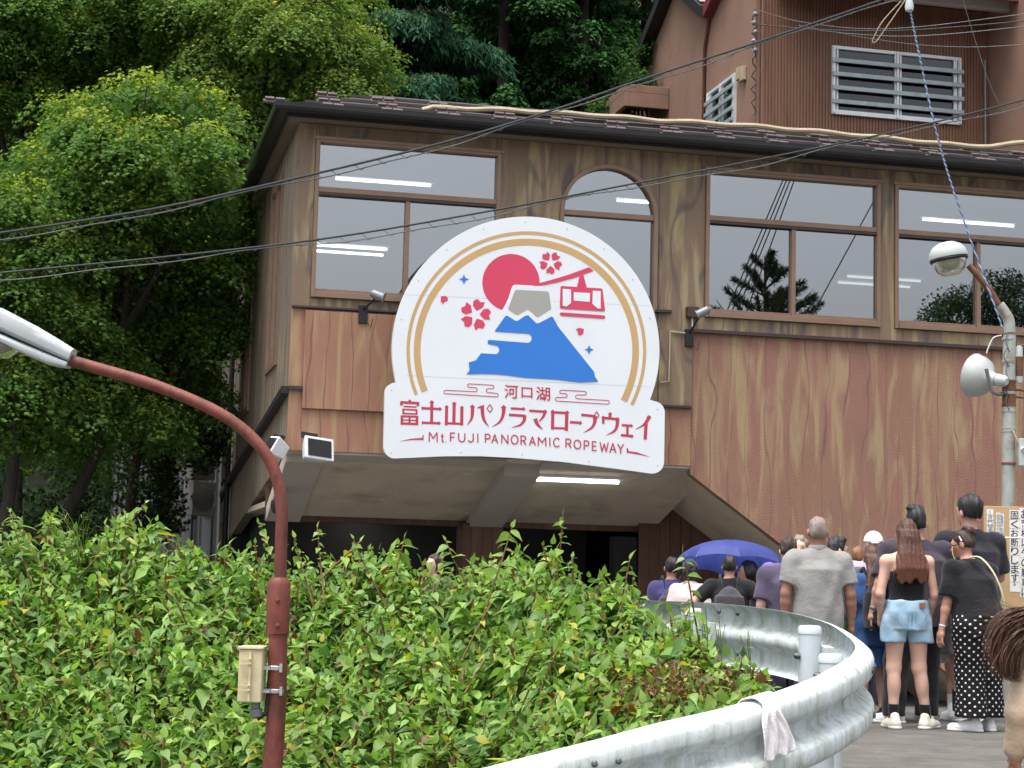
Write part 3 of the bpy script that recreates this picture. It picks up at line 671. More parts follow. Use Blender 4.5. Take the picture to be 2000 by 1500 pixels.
for a_, b_ in (((1548,428),(1586,486)),((1586,486),(1548,542)),((1548,542),(1509,488)),((1509,488),(1548,428))): line(K1, a_, b_, 15)
stroke(K1,[(1740,455,58),(1735,560,46),(1690,665,32),(1580,742,4)]); dia(K1,1740,472,40)
K2 = c2
line(K2,(-160,483),(22,492),32); dia(K2,18,490,28); line(K2,(-186,572),(40,588),36); stroke(K2,[(30,580,54),(26,650,44),(-30,715,30),(-145,750,4)])
line(K2,(97,515),(330,530),34); dia(K2,318,532,34); stroke(K2,[(318,535,44),(290,600,36),(235,668,12)]); stroke(K2,[(178,628,58),(215,710,42),(287,776,4)])
line(K2,(425,520),(422,778),44); dia(K2,425,530,32); line(K2,(622,530),(614,795),46); dia(K2,624,542,32); line(K2,(425,537),(622,547),34); line(K2,(425,755),(618,763),30)
line(K2,(672,675),(820,685),34); dia(K2,808,685,30); line(K2,(674,655),(672,697),14)
line(K2,(822,572),(1015,592),36); stroke(K2,[(1012,585,58),(1008,680,46),(960,760,32),(848,823,4)])
for a_, b_ in (((1037,528),(1072,580)),((1072,580),(1040,628)),((1040,628),(1006,578)),((1006,578),(1037,528))): line(K2, a_, b_, 15)
line(K2,(1225,548),(1222,615),42); dia(K2,1225,562,30); line(K2,(1108,612),(1345,635),36); line(K2,(1132,600),(1128,697),36); dia(K2,1132,612,28); stroke(K2,[(1328,625,54),(1322,720,46),(1282,800,34),(1172,857,4)]); dia(K2,1330,632,30)
line(K2,(1388,715),(1530,726),32); dia(K2,1520,726,26); line(K2,(1468,720),(1465,862),34); line(K2,(1376,855),(1540,872),34); dia(K2,1528,871,28)
stroke(K2,[(1772,595,56),(1735,665,44),(1680,722,26),(1578,776,4)]); dia(K2,1768,608,34); line(K2,(1727,690),(1714,918),46)
flat([c1(275,945), c1(450,905), c1(605,893), c1(610,858), c1(626,853), c1(622,926), c1(595,922), c1(450,924)], V_text, 'flourish')
flat([c2(1455,1035), c2(1473,1038), c2(1484,1078), c2(1600,1095), c2(1795,1163), c2(1600,1122), c2(1484,1104), c2(1458,1108)], V_text, 'flourish')
def capsule_cloud(cf, segs):   # outline of a stylised mist cloud
    pts = []
    for s_ in segs:
        if len(s_) == 2: pts.append(s_)
        else:
            x0, y0, x1, y1, side = s_; cx, cy = (x0+x1)/2, (y0+y1)/2; r = abs(y1-y0)/2; sg_ = 1 if side == 'R' else -1
            up = 1 if y1 > y0 else -1
            for a in np.linspace(-PI/2, PI/2, 9): pts.append((cx+sg_*r*math.cos(a), cy+up*r*math.sin(a)))
    pts.append(pts[0])
    for i in range(len(pts)-1): line(cf, pts[i], pts[i+1], 11)
capsule_cloud(c1, [(930,230), (1345,250,1345,195,'R'), (1260,188,1260,140,'L'), (1580,160,1580,208,'R'), (1525,207,1525,262,'L'), (1640,272,1640,322,'R'), (930,278,930,230,'L')])
capsule_cloud(c2, [(545,228), (870,245,870,295,'R'), (770,295,770,348,'L'), (1190,372,1190,424,'R'), (485,380,485,330,'L'), (600,330,600,278,'R'), (545,274,545,228,'L')])
# glyphs from the built-in typeface, turned into flat meshes
_gl = {}
def glyph(ch, bold=0.0):
    key = (ch, bold)
    if key not in _gl:
        cu = bpy.data.curves.new('glyph', 'FONT'); cu.body = ch; cu.offset = bold; cu.resolution_u = 4
        ob = bpy.data.objects.new('glyph', cu); COL.objects.link(ob)
        bpy.context.view_layer.update()
        dg = bpy.context.evaluated_depsgraph_get(); me = bpy.data.meshes.new_from_object(ob.evaluated_get(dg))
        v = np.array([x.co[:2] for x in me.vertices]).reshape(-1, 2); fs = [tuple(p.vertices) for p in me.polygons]
        bpy.data.objects.remove(ob); bpy.data.meshes.remove(me); bpy.data.curves.remove(cu)
        if len(v): v = (v - v.min(0)) / np.maximum(v.max(0)-v.min(0), 1e-6)
        _gl[key] = (v, fs)
    return _gl[key]
def put_glyph(ch, box, cf, mat, parent, plane, yoff, name='lettering', shear=0.06, bold=0.0):
    v, fs = glyph(ch, bold); x0, x1, y0, y1 = box
    P = [cf(x0+(x1-x0)*a, y1-(y1-y0)*b + shear*(x1-x0)*(a-0.5)) for a, b in v]
    m = MB(); m.v = []; 
    q = [plane(p) for p in P]; m.add([(a, yoff, b) for a, b in q], fs); return m.build(name, mat, parent)
def sgl(ch, box, cf, sh=0.06, bold=0.0):
    layer[0] += 1; put_glyph(ch, box, cf, V_text, board, S, SGW-0.0024-0.00001*layer[0], shear=sh, bold=bold)
sgl('河', (1750,1940,155,345), c1, bold=0.012); sgl('口', (-12,142,192,337), c2, bold=0.012); sgl('湖', (192,388,183,375), c2, bold=0.012)
ARC = lambda cx, cy, rx, ry, d0, d1, n=12: [(cx+rx*math.cos(math.radians(d)), cy+ry*math.sin(math.radians(d))) for d in np.linspace(d0, d1, n)]
LET = {'M': [[(0, 1), (0.03, 0), (0.5, 0.62), (0.97, 0), (1, 1)]], 't': [[(0.42, 0), (0.42, 0.82), (0.55, 0.97), (0.95, 0.97)], [(0, 0.28), (0.95, 0.28)]], '.': [[(0, 0.0), (1, 1)]],
       'F': [[(0.9, 0), (0, 0), (0, 1)], [(0, 0.5), (0.75, 0.5)]], 'U': [[(0, 0), (0, 0.6)] + ARC(0.5, 0.6, 0.5, 0.4, 180, 0) + [(1, 0)]], 'J': [[(0.9, 0), (0.9, 0.65)] + ARC(0.47, 0.65, 0.43, 0.35, 0, 150)],
       'I': [[(0.5, 0), (0.5, 1)]], 'P': [[(0, 1), (0, 0), (0.5, 0)] + ARC(0.55, 0.28, 0.4, 0.28, -90, 90) + [(0, 0.56)]], 'A': [[(0, 1), (0.5, 0), (1, 1)], [(0.2, 0.66), (0.8, 0.66)]],
       'N': [[(0, 1), (0, 0), (1, 1), (1, 0)]], 'O': [ARC(0.5, 0.5, 0.5, 0.5, 0, 360, 25)], 'R': [[(0, 1), (0, 0), (0.5, 0)] + ARC(0.52, 0.27, 0.4, 0.27, -90, 90) + [(0, 0.54)], [(0.45, 0.54), (0.98, 1)]],
       'C': [ARC(0.55, 0.5, 0.55, 0.5, -45, -315, 20)], 'E': [[(0.95, 0), (0, 0), (0, 1), (0.95, 1)], [(0, 0.5), (0.85, 0.5)]], 'W': [[(0, 0), (0.24, 1), (0.5, 0.15), (0.76, 1), (1, 0)]], 'Y': [[(0, 0), (0.5, 0.52), (1, 0)], [(0.5, 0.52), (0.5, 1)]]}
def latin(ch, box, cf, wd=17.0):
    x0, x1, y0, y1 = box; h_ = wd/2; sh_ = 0.05
    for pl in LET[ch]:
        P = []
        for a, b in pl:
            X_ = x0+h_+(x1-x0-wd)*a if x1-x0 > wd else (x0+x1)/2; P.append((X_, y0+h_+(y1-y0-wd)*b+sh_*(X_-(x0+x1)/2)))
        if ch == '.': dia(cf, (x0+x1)/2, (y0+y1)/2, 9); continue
        for i in range(len(P)-1):
            d = np.array(P[i+1])-np.array(P[i]); L = np.linalg.norm(d)
            if L < 1e-3: continue
            e = d/L*wd*0.22; stroke(cf, [(*(np.array(P[i])-e), wd), (*(np.array(P[i+1])+e), wd)])
for ch, box in zip('Mt.FUJIPANO', ((693,822,810,957),(858,912,832,958),(928,945,943,960),(990,1072,818,952),(1103,1207,824,958),(1233,1332,826,960),(1368,1390,828,962),(1476,1562,835,968),(1566,1664,840,974),(1704,1808,845,980),(1838,1948,850,988))):
    latin(ch, box, c1)
for ch, box in zip('RAMICROPEWAY', ((-27,60,860,997),(92,189,870,1004),(213,337,880,1014),(373,394,885,1018),(428,528,890,1027),(600,690,903,1038),(713,824,918,1053),(854,940,928,1064),(968,1044,940,1078),(1076,1206,950,1093),(1212,1314,965,1108),(1323,1420,976,1118))):
    latin(ch, box, c2)
for a in np.linspace(-2.9, -0.25, 9):
    flat([(CC[0]+250*math.cos(a)+1.3*math.cos(b), CC[1]+250*math.sin(a)+1.3*math.sin(b)) for b in np.linspace(0, 2*PI, 9)[:-1]], V_grey, 'screw', k=2)
for p_ in ((765,762),(764,885),(1284,800),(1284,910),(900,884),(1020,888),(1150,902)):
    flat([(p_[0]+1.3*math.cos(b), p_[1]+1.3*math.sin(b)) for b in np.linspace(0, 2*PI, 9)[:-1]], V_grey, 'screw', k=2)
for (u_, z_) in ((1.6, 4.0), (1.6, 3.0), (4.3, 4.0), (4.3, 3.0)):
    MB().tube([(u_, SGW+0.07, z_), (u_, -0.0, z_)], 0.025, 8).build('mounting_pipe', M_white, SIGN, True)
# ------------------------------------------------------------------ overhead cables
def catmull(P, k=8):
    P = [np.array(p, float) for p in P]; o = []
    for i in range(len(P)-1):
        p0, p1, p2, p3 = P[max(i-1, 0)], P[i], P[i+1], P[min(i+2, len(P)-1)]
        for f_ in np.linspace(0, 1, k, endpoint=False):
            o.append(0.5*((2*p1)+(-p0+p2)*f_+(2*p0-5*p1+4*p2-p3)*f_**2+(-p0+3*p1-3*p2+p3)*f_**3))
    o.append(P[-1]); return o
def line_cable(label, pix, y0, y1, r, gap, step, name='overhead_cable', group='overhead cables'):
    xs = np.array([p[0] for p in pix], float)
    P = [at(px, py, y0+(y1-y0)*(px-xs[0])/(xs[-1]-xs[0])) for px, py in pix]
    C = catmull(P, 14)
    t = thing(name, label, 'cable', C[0], 0, group); o = np.array(C[0])
    C = [c-o for c in C]
    MB().tube(C, r, 7).build('messenger_wire', M_cable, t, True)
    g2 = []; zig = []; L = 0; side = 0; nxt = 0
    for i, c in enumerate(C):
        if i: L += np.linalg.norm(C[i]-C[i-1])
        gp_ = gap*(0.75+0.35*math.sin(L*2.3)+0.2*math.sin(L*5.1))
        g2.append(c - np.array([0, 0, max(gp_, 0.015)]))
    MB().tube(g2, r*0.62, 6).build('hung_cable', M_wire, t, True)
    zz = MB(); k = 0
    L = 0; acc = 0
    for i in range(1, len(C)):
        seg = np.linalg.norm(C[i]-C[i-1]); acc += seg
        if acc > step:
            acc = 0; k += 1; d = (C[i]-C[i-1])/seg
            a = C[i]; b = g2[i] + d*step*0.45 - np.array([0, 0, 0.012])
            zz.tube([a, b, b + d*step*0.28 + np.array([0, 0, 0.02])], r*0.34, 5)
    tag(zz.build('lashing_hooks', M_wire, t), kind='stuff')
line_cable('thick black lashed cable rising past the top edge of the emblem building roof', [(-60,462),(0,455),(300,408),(560,352),(860,280),(1080,215),(1240,160),(1480,82),(1640,28),(1760,-14),(1860,-52)], 12.0, 16.0, 0.0095, 0.045, 0.155)
line_cable('thinner black lashed cable crossing just above the round emblem top', [(-60,540),(0,533),(320,502),(640,465),(940,415),(1240,358),(1500,308),(1760,254),(2000,195),(2080,172)], 12.5, 15.5, 0.008, 0.05, 0.15)
def wire(label, pix, y, r=0.006, mat=None, name='thin_wire', group='thin wires before the upper house'):
    P = catmull([at(px, py, y) for px, py in pix], 10); o = np.array(P[0])
    t = MB().tube([p-o for p in P], r, 5).build(name, mat or M_wire, None, True); t.location = [float(c) for c in o]
    tag(t, label, 'wire', group); return t
wire('slack thin wire, highest of those over the corrugated wall', [(1480,20),(1560,42),(1680,56),(1800,52),(1980,30),(2060,20)], 26)
wire('thin wire just below the highest one over the corrugated wall', [(1482,48),(1600,58),(1750,60),(1900,50),(2050,36)], 26, 0.009, M_cable)
wire('twisted thin wire sagging above the barred window', [(1560,55),(1660,66),(1760,71),(1860,66),(2000,52),(2060,46)], 26, 0.008)
wire('lowest thin wire sagging down across the barred window top', [(1560,50),(1690,74),(1800,88),(1900,92),(2000,87),(2060,82)], 26, 0.006)
wire('thin wire falling steeply down the right wing wall', [(1878,-10),(1905,80),(1940,180),(1985,255)], 25, 0.005)
wire('loose pale cable loop hanging at the top by the rope end', [(1760,2),(1725,40),(1708,70),(1704,82),(1712,80),(1730,55),(1768,0)], 26, 0.008, M_hose, 'cable_loop', 'cable loop')
# blue and white twisted guy rope
def rope():
    P = catmull([at(1776, 12, 15.6), at(1796, 110, 15.7), at(1830, 262, 15.8), at(1870, 395, 15.9), at(1958, 640, 16.0)], 30)
    t = thing('guy_rope', 'blue and white twisted rope stretched down to the lamp post', 'rope', P[0]); o = np.array(P[0])
    bl = simple('blue_rope', srgb(72,112,170), 0.8); wh = simple('white_rope', srgb(190,198,206), 0.8)
    n = len(P)*6; tt = np.linspace(0, len(P)-1, n); A = np.array(P)
    B = np.stack([np.interp(tt, np.arange(len(P)), A[:, k]) for k in range(3)], 1) - o
    for ph, m_, nm in ((0, bl, 'blue_strand'), (PI, wh, 'white_strand')):
        Q = [b + 0.0045*np.array([math.cos(i*0.42+ph), math.sin(i*0.42+ph), 0]) for i, b in enumerate(B)]
        MB().tube(Q, 0.0055, 5).build(nm, m_, t, True)
    MB().lathe([(0.0, -0.06), (0.035, -0.04), (0.04, 0.0), (0.03, 0.05), (0.0, 0.07)], (0, 0, 0.0), n=10).build('knot', wh, t, True)
rope()

# ------------------------------------------------------------------ red-brown lamp post in the foreground
M_rust = simple('oxide_red_paint', srgb(120,62,52), 0.62, 0, 0.28, 9, 0.35, 60, srgb(62,36,32), 13, 0.85, stretch=(1,1,0.45))
M_lumi = simple('pale_grey_luminaire', srgb(196,202,206), 0.4, 0.1, 0.06, 3, 0.1, 30, srgb(140,146,146), 3, 0.5)
def lamp_post():
    D = 8.7; pix = lambda x, y: at(x, y, D)
    b = pix(533, 1490); ppm = FPX/D
    base = np.array([b[0]-0.03, D, float(ground_z(b[0], D))-0.05])
    t = thing('street_lamp', 'red-brown lamp post with curved arm and grey lamp head', 'lamp', base)
    o = base
    q = lambda x, y, dy=0.0: pix(x, y) - o + np.array([0, dy, 0])
    low = np.array([b[0]-0.05, D, base[2]]) - o
    MB().tube([low, q(533,1490), q(541,1370), q(543,1235)], [0.050, 0.048, 0.046, 0.045], 18).build('post', M_rust, t, True)
    MB().lathe([(0.054, 0.0), (0.056, 0.006), (0.056, 0.235), (0.050, 0.255), (0.036, 0.27)], q(542,1238), q(545,1135)-q(542,1238), 18).build('sleeve', M_rust, t, True)
    arm = catmull([q(547,1150), q(549,1060), q(550,990), q(541,935), q(518,885), q(470,835), q(405,795), q(300,752), q(200,722), q(130,702)], 6)
    MB().tube(arm, [0.030 - 0.001*i/len(arm) for i in range(len(arm))], 14).build('arm', M_rust, t, True)
    for y_ in (1172, 1221): MB().lathe([(0.011, 0), (0.009, 0.008), (0, 0.01)], q(545, y_)+np.array([0, -0.055, 0]), (0, -1, 0), 8).build('bolt', M_rust, t, True)
    # luminaire: boat-shaped hood, seam, glass bowl
    A, B = q(136, 702), q(-120, 600); ax = B-A; L = np.linalg.norm(ax); ax /= L
    up = np.array([-ax[2], 0, ax[0]]); up = up if up[2] > 0 else -up; fw = np.array([0, 1.0, 0])
    def hull(us, top, bot, wid, name, mat, n=14):
        m = MB(); rings = []
        for u_, tp, bt, wd in zip(us, top, bot, wid):
            rings.append([A + ax*u_*L + up*((tp+bt)/2 + (tp-bt)/2*math.copysign(abs(math.sin(a))**0.6, math.sin(a))) + fw*wd*math.copysign(abs(math.cos(a))**0.6, math.cos(a)) for a in np.linspace(0, 2*PI, n, endpoint=False)])
        vs = [p for r_ in rings for p in r_]; fs = []
        for i in range(len(rings)-1):
            for k in range(n): fs.append((i*n+k, i*n+(k+1) % n, (i+1)*n+(k+1) % n, (i+1)*n+k))
        fs += [tuple(range(n))[::-1], tuple((len(rings)-1)*n+k for k in range(n))]
        m.add(vs, fs); return m.build(name, mat, t, True)
    hull([-0.01, 0.12, 0.3, 0.55, 0.8, 1.0], [0.055, 0.072, 0.092, 0.11, 0.09, 0.03], [-0.012, -0.010, -0.006, 0.0, 0.0, 0.0], [0.058, 0.075, 0.10, 0.12, 0.10, 0.03], 'lamp_hood', M_lumi)
    hull([-0.01, 0.12, 0.3, 0.55, 0.8, 1.0], [-0.014, -0.013, -0.011, -0.006, -0.006, -0.006], [-0.045, -0.062, -0.06, -0.05, -0.04, -0.02], [0.052, 0.07, 0.093, 0.112, 0.092, 0.028], 'lamp_tray', M_lumi)
    g = NT('lamp_bowl_glass'); p = g.pbr(srgb(150,146,132), 0.15, 0, None, 0.6, Transmission_Weight=0.6)
    hull([0.36, 0.42, 0.55, 0.7, 0.82], [-0.04]*5, [-0.05, -0.11, -0.14, -0.12, -0.05], [0.05, 0.08, 0.095, 0.085, 0.05], 'glass_bowl', g.m)
    # cream control box strapped to the post
    M_box = simple('cream_plastic', srgb(206,194,158), 0.55, 0, 0.08, 4, 0.1, 40, srgb(150,136,104), 6, 0.5)
    c = (q(472,1268)+q(517,1368))/2; hw, hh = 22.5/ppm, 50/ppm
    bx = MB().box(c[0]-hw, c[0]+hw, -0.11, 0.05, c[2]-hh, c[2]+hh).build('control_box', M_box, t, bevel=0.006)
    MB().box(c[0]-hw-0.005, c[0]+hw+0.004, -0.12, 0.055, c[2]+hh+0.001, c[2]+hh+0.014).build('lid', M_box, bx, bevel=0.003)
    MB().box(c[0]-hw*0.1, c[0]+hw*0.1, -0.128, -0.112, c[2]-hh*0.95, c[2]+hh*0.9).build('rib', M_box, bx)
    for z_ in (0.45, -0.55):
        for k in range(2): MB().box(c[0]-hw*0.85, c[0]+hw*0.15, -0.135, -0.129, c[2]+hh*z_+k*0.022, c[2]+hh*z_+k*0.022+0.007).build('clip', M_box, bx)
    MB().lathe([(0.022, 0), (0.022, 0.03), (0.03, 0.035), (0.03, 0.07), (0.01, 0.08)], c+np.array([0.02, -0.03, -hh]), (0.1, 0, -1), 12).build('cable_gland', M_grey, bx, True)
    MB().tube([c+np.array([0.03, -0.03, -hh-0.08]), c+np.array([0.075, -0.02, -hh-0.05]), c+np.array([0.085, -0.01, 0.0]), c+np.array([0.09, 0.0, hh+0.03])], 0.014, 8).build('conduit', M_black, t, True)
    M_band = simple('steel_band', srgb(210,214,216), 0.3, 0.8, 0.05)
    for y_ in (1304, 1349):
        p_ = q(538, y_); MB().lathe([(0.050, -0.010), (0.052, -0.008), (0.052, 0.008), (0.050, 0.010)], p_, (0, 0, 1), 20).box(p_[0]-0.09, p_[0]-0.02, p_[1]-0.060, p_[1]-0.054, p_[2]-0.008, p_[2]+0.008).box(p_[0]+0.028, p_[0]+0.04, p_[1]-0.07, p_[1]-0.03, p_[2]-0.018, p_[2]+0.022).build('band', M_band, t)
lamp_post()

# ------------------------------------------------------------------ guard rail
RPIX = [(1040,1165,11.6),(1173,1168,11.0),(1288,1173,10.7),(1418,1179,10.3),(1540,1193,9.8),(1630,1215,9.3),(1677,1242,8.85),(1696,1263,8.4),(1686,1284,8.02),(1659,1302,7.75),(1612,1326,7.5),(1540,1352,7.3),(1432,1384,7.15),(1288,1416,7.05),(1144,1454,7.0),(1000,1490,6.95),(820,1536,6.9)]
RP = np.array(catmull([at(*p) for p in RPIX], 10))
M_rail = None
def rail_mat():
    g = NT('white_rail_paint'); c = g.coords()
    col = g.ramp(g.noise(c, 2.0, 4), [(0.3, srgb(196,207,211)), (0.7, srgb(214,221,225))])
    sep = g.n('ShaderNodeSeparateXYZ'); g.l(c, sep.inputs[0])
    stain = g.ramp(g.noise(g.coords((5, 5, 0.7)), 3.0, 6, 0.75), [(0.43, 0.0), (0.66, 0.8)])
    col = g.mix(stain, col, srgb(156,160,144))
    moss = g.ramp(g.noise(c, 7.0, 8, 0.8), [(0.53, 0.0), (0.72, 0.75)])
    col = g.mix(moss, col, srgb(112,110,88))
    speck = g.ramp(g.noise(c, 45.0, 4, 0.8), [(0.62, 0.0), (0.72, 0.5)])
    col = g.mix(speck, col, srgb(120,116,104))
    g.pbr(col, 0.68, 0.0, g.bump(g.noise(c, 25, 4), 0.1, 0.01), 0.25); return g.m
M_rail = rail_mat()
M_railtop = simple('clean_rail_paint', srgb(204,213,221), 0.4, 0, 0.03, 2, 0.03, 20, srgb(176,182,184), 5, 0.35)
M_bolt = simple('galvanised_bolt', srgb(96,102,104), 0.5, 0.6, 0.2, 20)
RAIL = thing('guard_rail', 'white curved corrugated guard rail sweeping round the bank', 'guard rail', (0, 0, 0))
PROF = [(0.000, 0.000), (-0.012, -0.006), (0.004, 0.0), (0.030, -0.006), (0.062, -0.020), (0.078, -0.034), (0.084, -0.052), (0.084, -0.094), (0.079, -0.108), (0.066, -0.118), (0.018, -0.148), (0.010, -0.158), (0.010, -0.192), (0.018, -0.202), (0.066, -0.232), (0.079, -0.242), (0.084, -0.256), (0.084, -0.298), (0.078, -0.316), (0.062, -0.330), (0.030, -0.344), (0.0, -0.350)]
PROF = PROF[2:]
def sweep(P, prof, th=0.006):
    n = len(P); m = MB(); rows = []
    for i in range(n):
        d = P[min(i+1, n-1)]-P[max(i-1, 0)]; d = d/np.linalg.norm(d); out_ = np.array([-d[1], d[0], 0]); out_ /= np.linalg.norm(out_)
        rows.append(([P[i]+out_*a+np.array([0, 0, b]) for a, b in prof], [P[i]+out_*(a-th)+np.array([0, 0, b+0.0]) for a, b in prof]))
    k = len(prof); vs = []
    for f_, b_ in rows: vs += f_ + b_
    fs = []
    for i in range(n-1):
        A, B = i*2*k, (i+1)*2*k
        for j in range(k-1):
            fs.append((A+j, A+j+1, B+j+1, B+j)); fs.append((A+k+j+1, A+k+j, B+k+j, B+k+j+1))
        fs.append((A, B, B+k, A+k)); fs.append((A+k-1, A+2*k-1, B+2*k-1, B+k-1))
    for A in (0, (n-1)*2*k):
        for j in range(k-1): fs.append((A+j, A+k+j, A+k+j+1, A+j+1) if A == 0 else (A+j, A+j+1, A+k+j+1, A+k+j))
    return m.add(vs, fs)
# outward side = towards the road: make sure of the sign
d_ = RP[61]-RP[59]; sgn_ = 1.0
chk = np.array([-d_[1], d_[0], 0])
if chk[0] < 0 and abs(RP[60][0]-1.6) < 0.5: sgn_ = -1.0
def railpiece(i0, i1, extra):
    P = RP[i0:i1+1]
    prof = [(sgn_*(a+extra-0.062), b) for a, b in PROF]
    return sweep(P, prof, sgn_*0.006)
splits = [0, 32, 84, len(RP)-1]
beams = []
for j in range(3):
    b_ = railpiece(splits[j], min(splits[j+1]+(3 if j < 2 else 0), len(RP)-1), 0.0045*(j % 2)).build('beam', M_rail, RAIL, True); beams.append(b_)
def rail_frame(i):
    d = RP[min(i+1, len(RP)-1)]-RP[max(i-1, 0)]; d /= np.linalg.norm(d); o = np.array([-d[1], d[0], 0])*sgn_; o /= np.linalg.norm(o); return RP[i], d, o
for i, zz in ((30, -0.045), (33, -0.045), (30, -0.27), (33, -0.27), (74, -0.07), (77, -0.07), (75, -0.28)):
    p, d, o = rail_frame(i); p = p-o*0.062
    for sd_ in ((1, 0.083 if zz not in (-0.04, -0.27) else 0.05), (-1, 0.04)):
        s_, off = sd_
        MB().lathe([(0.016, 0), (0.016, 0.006), (0.010, 0.012), (0, 0.013)], p+np.array([0, 0, zz])+o*off*(1 if s_ > 0 else 0.5)+(o*0.005 if s_ > 0 else -o*0.01), o*s_, 8).build('bolt', M_bolt, RAIL, True)
# slotted end: nuts seen on the near beam
for px, py in ((1208, 1487), (1161, 1492)):
    P_ = at(px, py, 6.985); MB().lathe([(0.013, 0), (0.013, 0.008), (0.006, 0.014)], P_, (0, -1, 0.2), 10).build('bolt', M_bolt, RAIL, True)
def post(i, h_above, off=-0.165, r=0.057):
    p, d, o = rail_frame(i); c = p+o*off; zt = p[2]+h_above; zb = float(ground_z(c[0], c[1]))-0.25
    ps = MB().tube([(c[0], c[1], zb), (c[0], c[1], zt)], r, 20).build('post', M_railtop, RAIL, True)
    MB().lathe([(r+0.003, -0.03), (r+0.003, 0.0), (r-0.006, 0.012), (0.0, 0.016)], (c[0], c[1], zt), (0, 0, 1), 20).build('cap', M_railtop, ps, True)
    mid = (c + p)/2; br = p + o*(-0.09)
    MB().obox((br[0]+d[0]*0.05, br[1]+d[1]*0.05, p[2]-0.16), d*0.045, o*0.025, (0, 0, 0.05)).build('bracket', M_rail, ps)
    MB().lathe([(0.016, 0), (0.016, 0.02), (0.009, 0.03)], (c[0]-0.055-0.0, c[1]-0.02, p[2]-0.16), (-1, -0.2, 0), 8).build('bolt', M_bolt, ps, True)
for i, h in ((28, -0.045), (52, -0.02), (66, -0.07), (84, -0.10)): post(i, h)
i_ = int(np.argmin([abs((RP[i]-EYE)@cR/((RP[i]-EYE)@cF)*FPX+1000-1577)+(0 if i < 70 else 999) for i in range(len(RP))]))
# cloth hung over the rail
def cloth():
    ic = int(np.argmin([abs((RP[i]-EYE)@cR/((RP[i]-EYE)@cF)*FPX+1000-1492)+(999 if i < 70 else 0) for i in range(len(RP))]))
    p, d, o = rail_frame(ic); p = p-o*0.062; nu, nv = 15, 30; vs = []
    path = [(-0.05, -0.10), (-0.045, -0.03), (-0.012, 0.012), (0.03, 0.006), (0.072, -0.018), (0.092, -0.05), (0.096, -0.10), (0.100, -0.16), (0.104, -0.215)]
    pa = np.array(path); tt = np.linspace(0, len(path)-1, nv)
    for j in range(nv):
        a = np.interp(tt[j], range(len(path)), pa[:, 0]); b = np.interp(tt[j], range(len(path)), pa[:, 1]); f_ = j/(nv-1)
        wd = 0.075 - 0.03*math.sin(f_*PI)*0.8 + 0.012*math.sin(f_*9)
        for k in range(nu):
            s_ = (k/(nu-1)-0.5)*2
            fold = 0.012*math.sin(s_*7+f_*5)*(0.5+f_)+0.006*math.sin(s_*15-f_*11)
            vs.append(p + d*(wd*s_ - 0.03*f_ + 0.01*math.sin(f_*12)) + o*(a+0.006+abs(fold)*1.1) + np.array([0, 0, b+0.004+0.5*abs(fold)*(1-f_) - (0.02*abs(math.sin(s_*3)) if j > nv-3 else 0)]))
    fs = [(j*nu+k, j*nu+k+1, (j+1)*nu+k+1, (j+1)*nu+k) for j in range(nv-1) for k in range(nu-1)]
    me = bpy.data.meshes.new('cloth'); me.from_pydata([tuple(v-p) for v in vs], [], fs); me.update()
    cl = mkobj('hand_towel', me, simple('white_towel', srgb(216,212,216), 0.95, 0, 0.06, 30, 0.4, 120, srgb(176,166,166), 12, 0.5), None, True)
    cl.location = p; sm = cl.modifiers.new('thick', 'SOLIDIFY'); sm.thickness = 0.006; ss_ = cl.modifiers.new('sub', 'SUBSURF'); ss_.levels = 1; ss_.render_levels = 2
    tag(cl, 'crumpled white towel hanging over the guard rail', 'towel')
cloth()

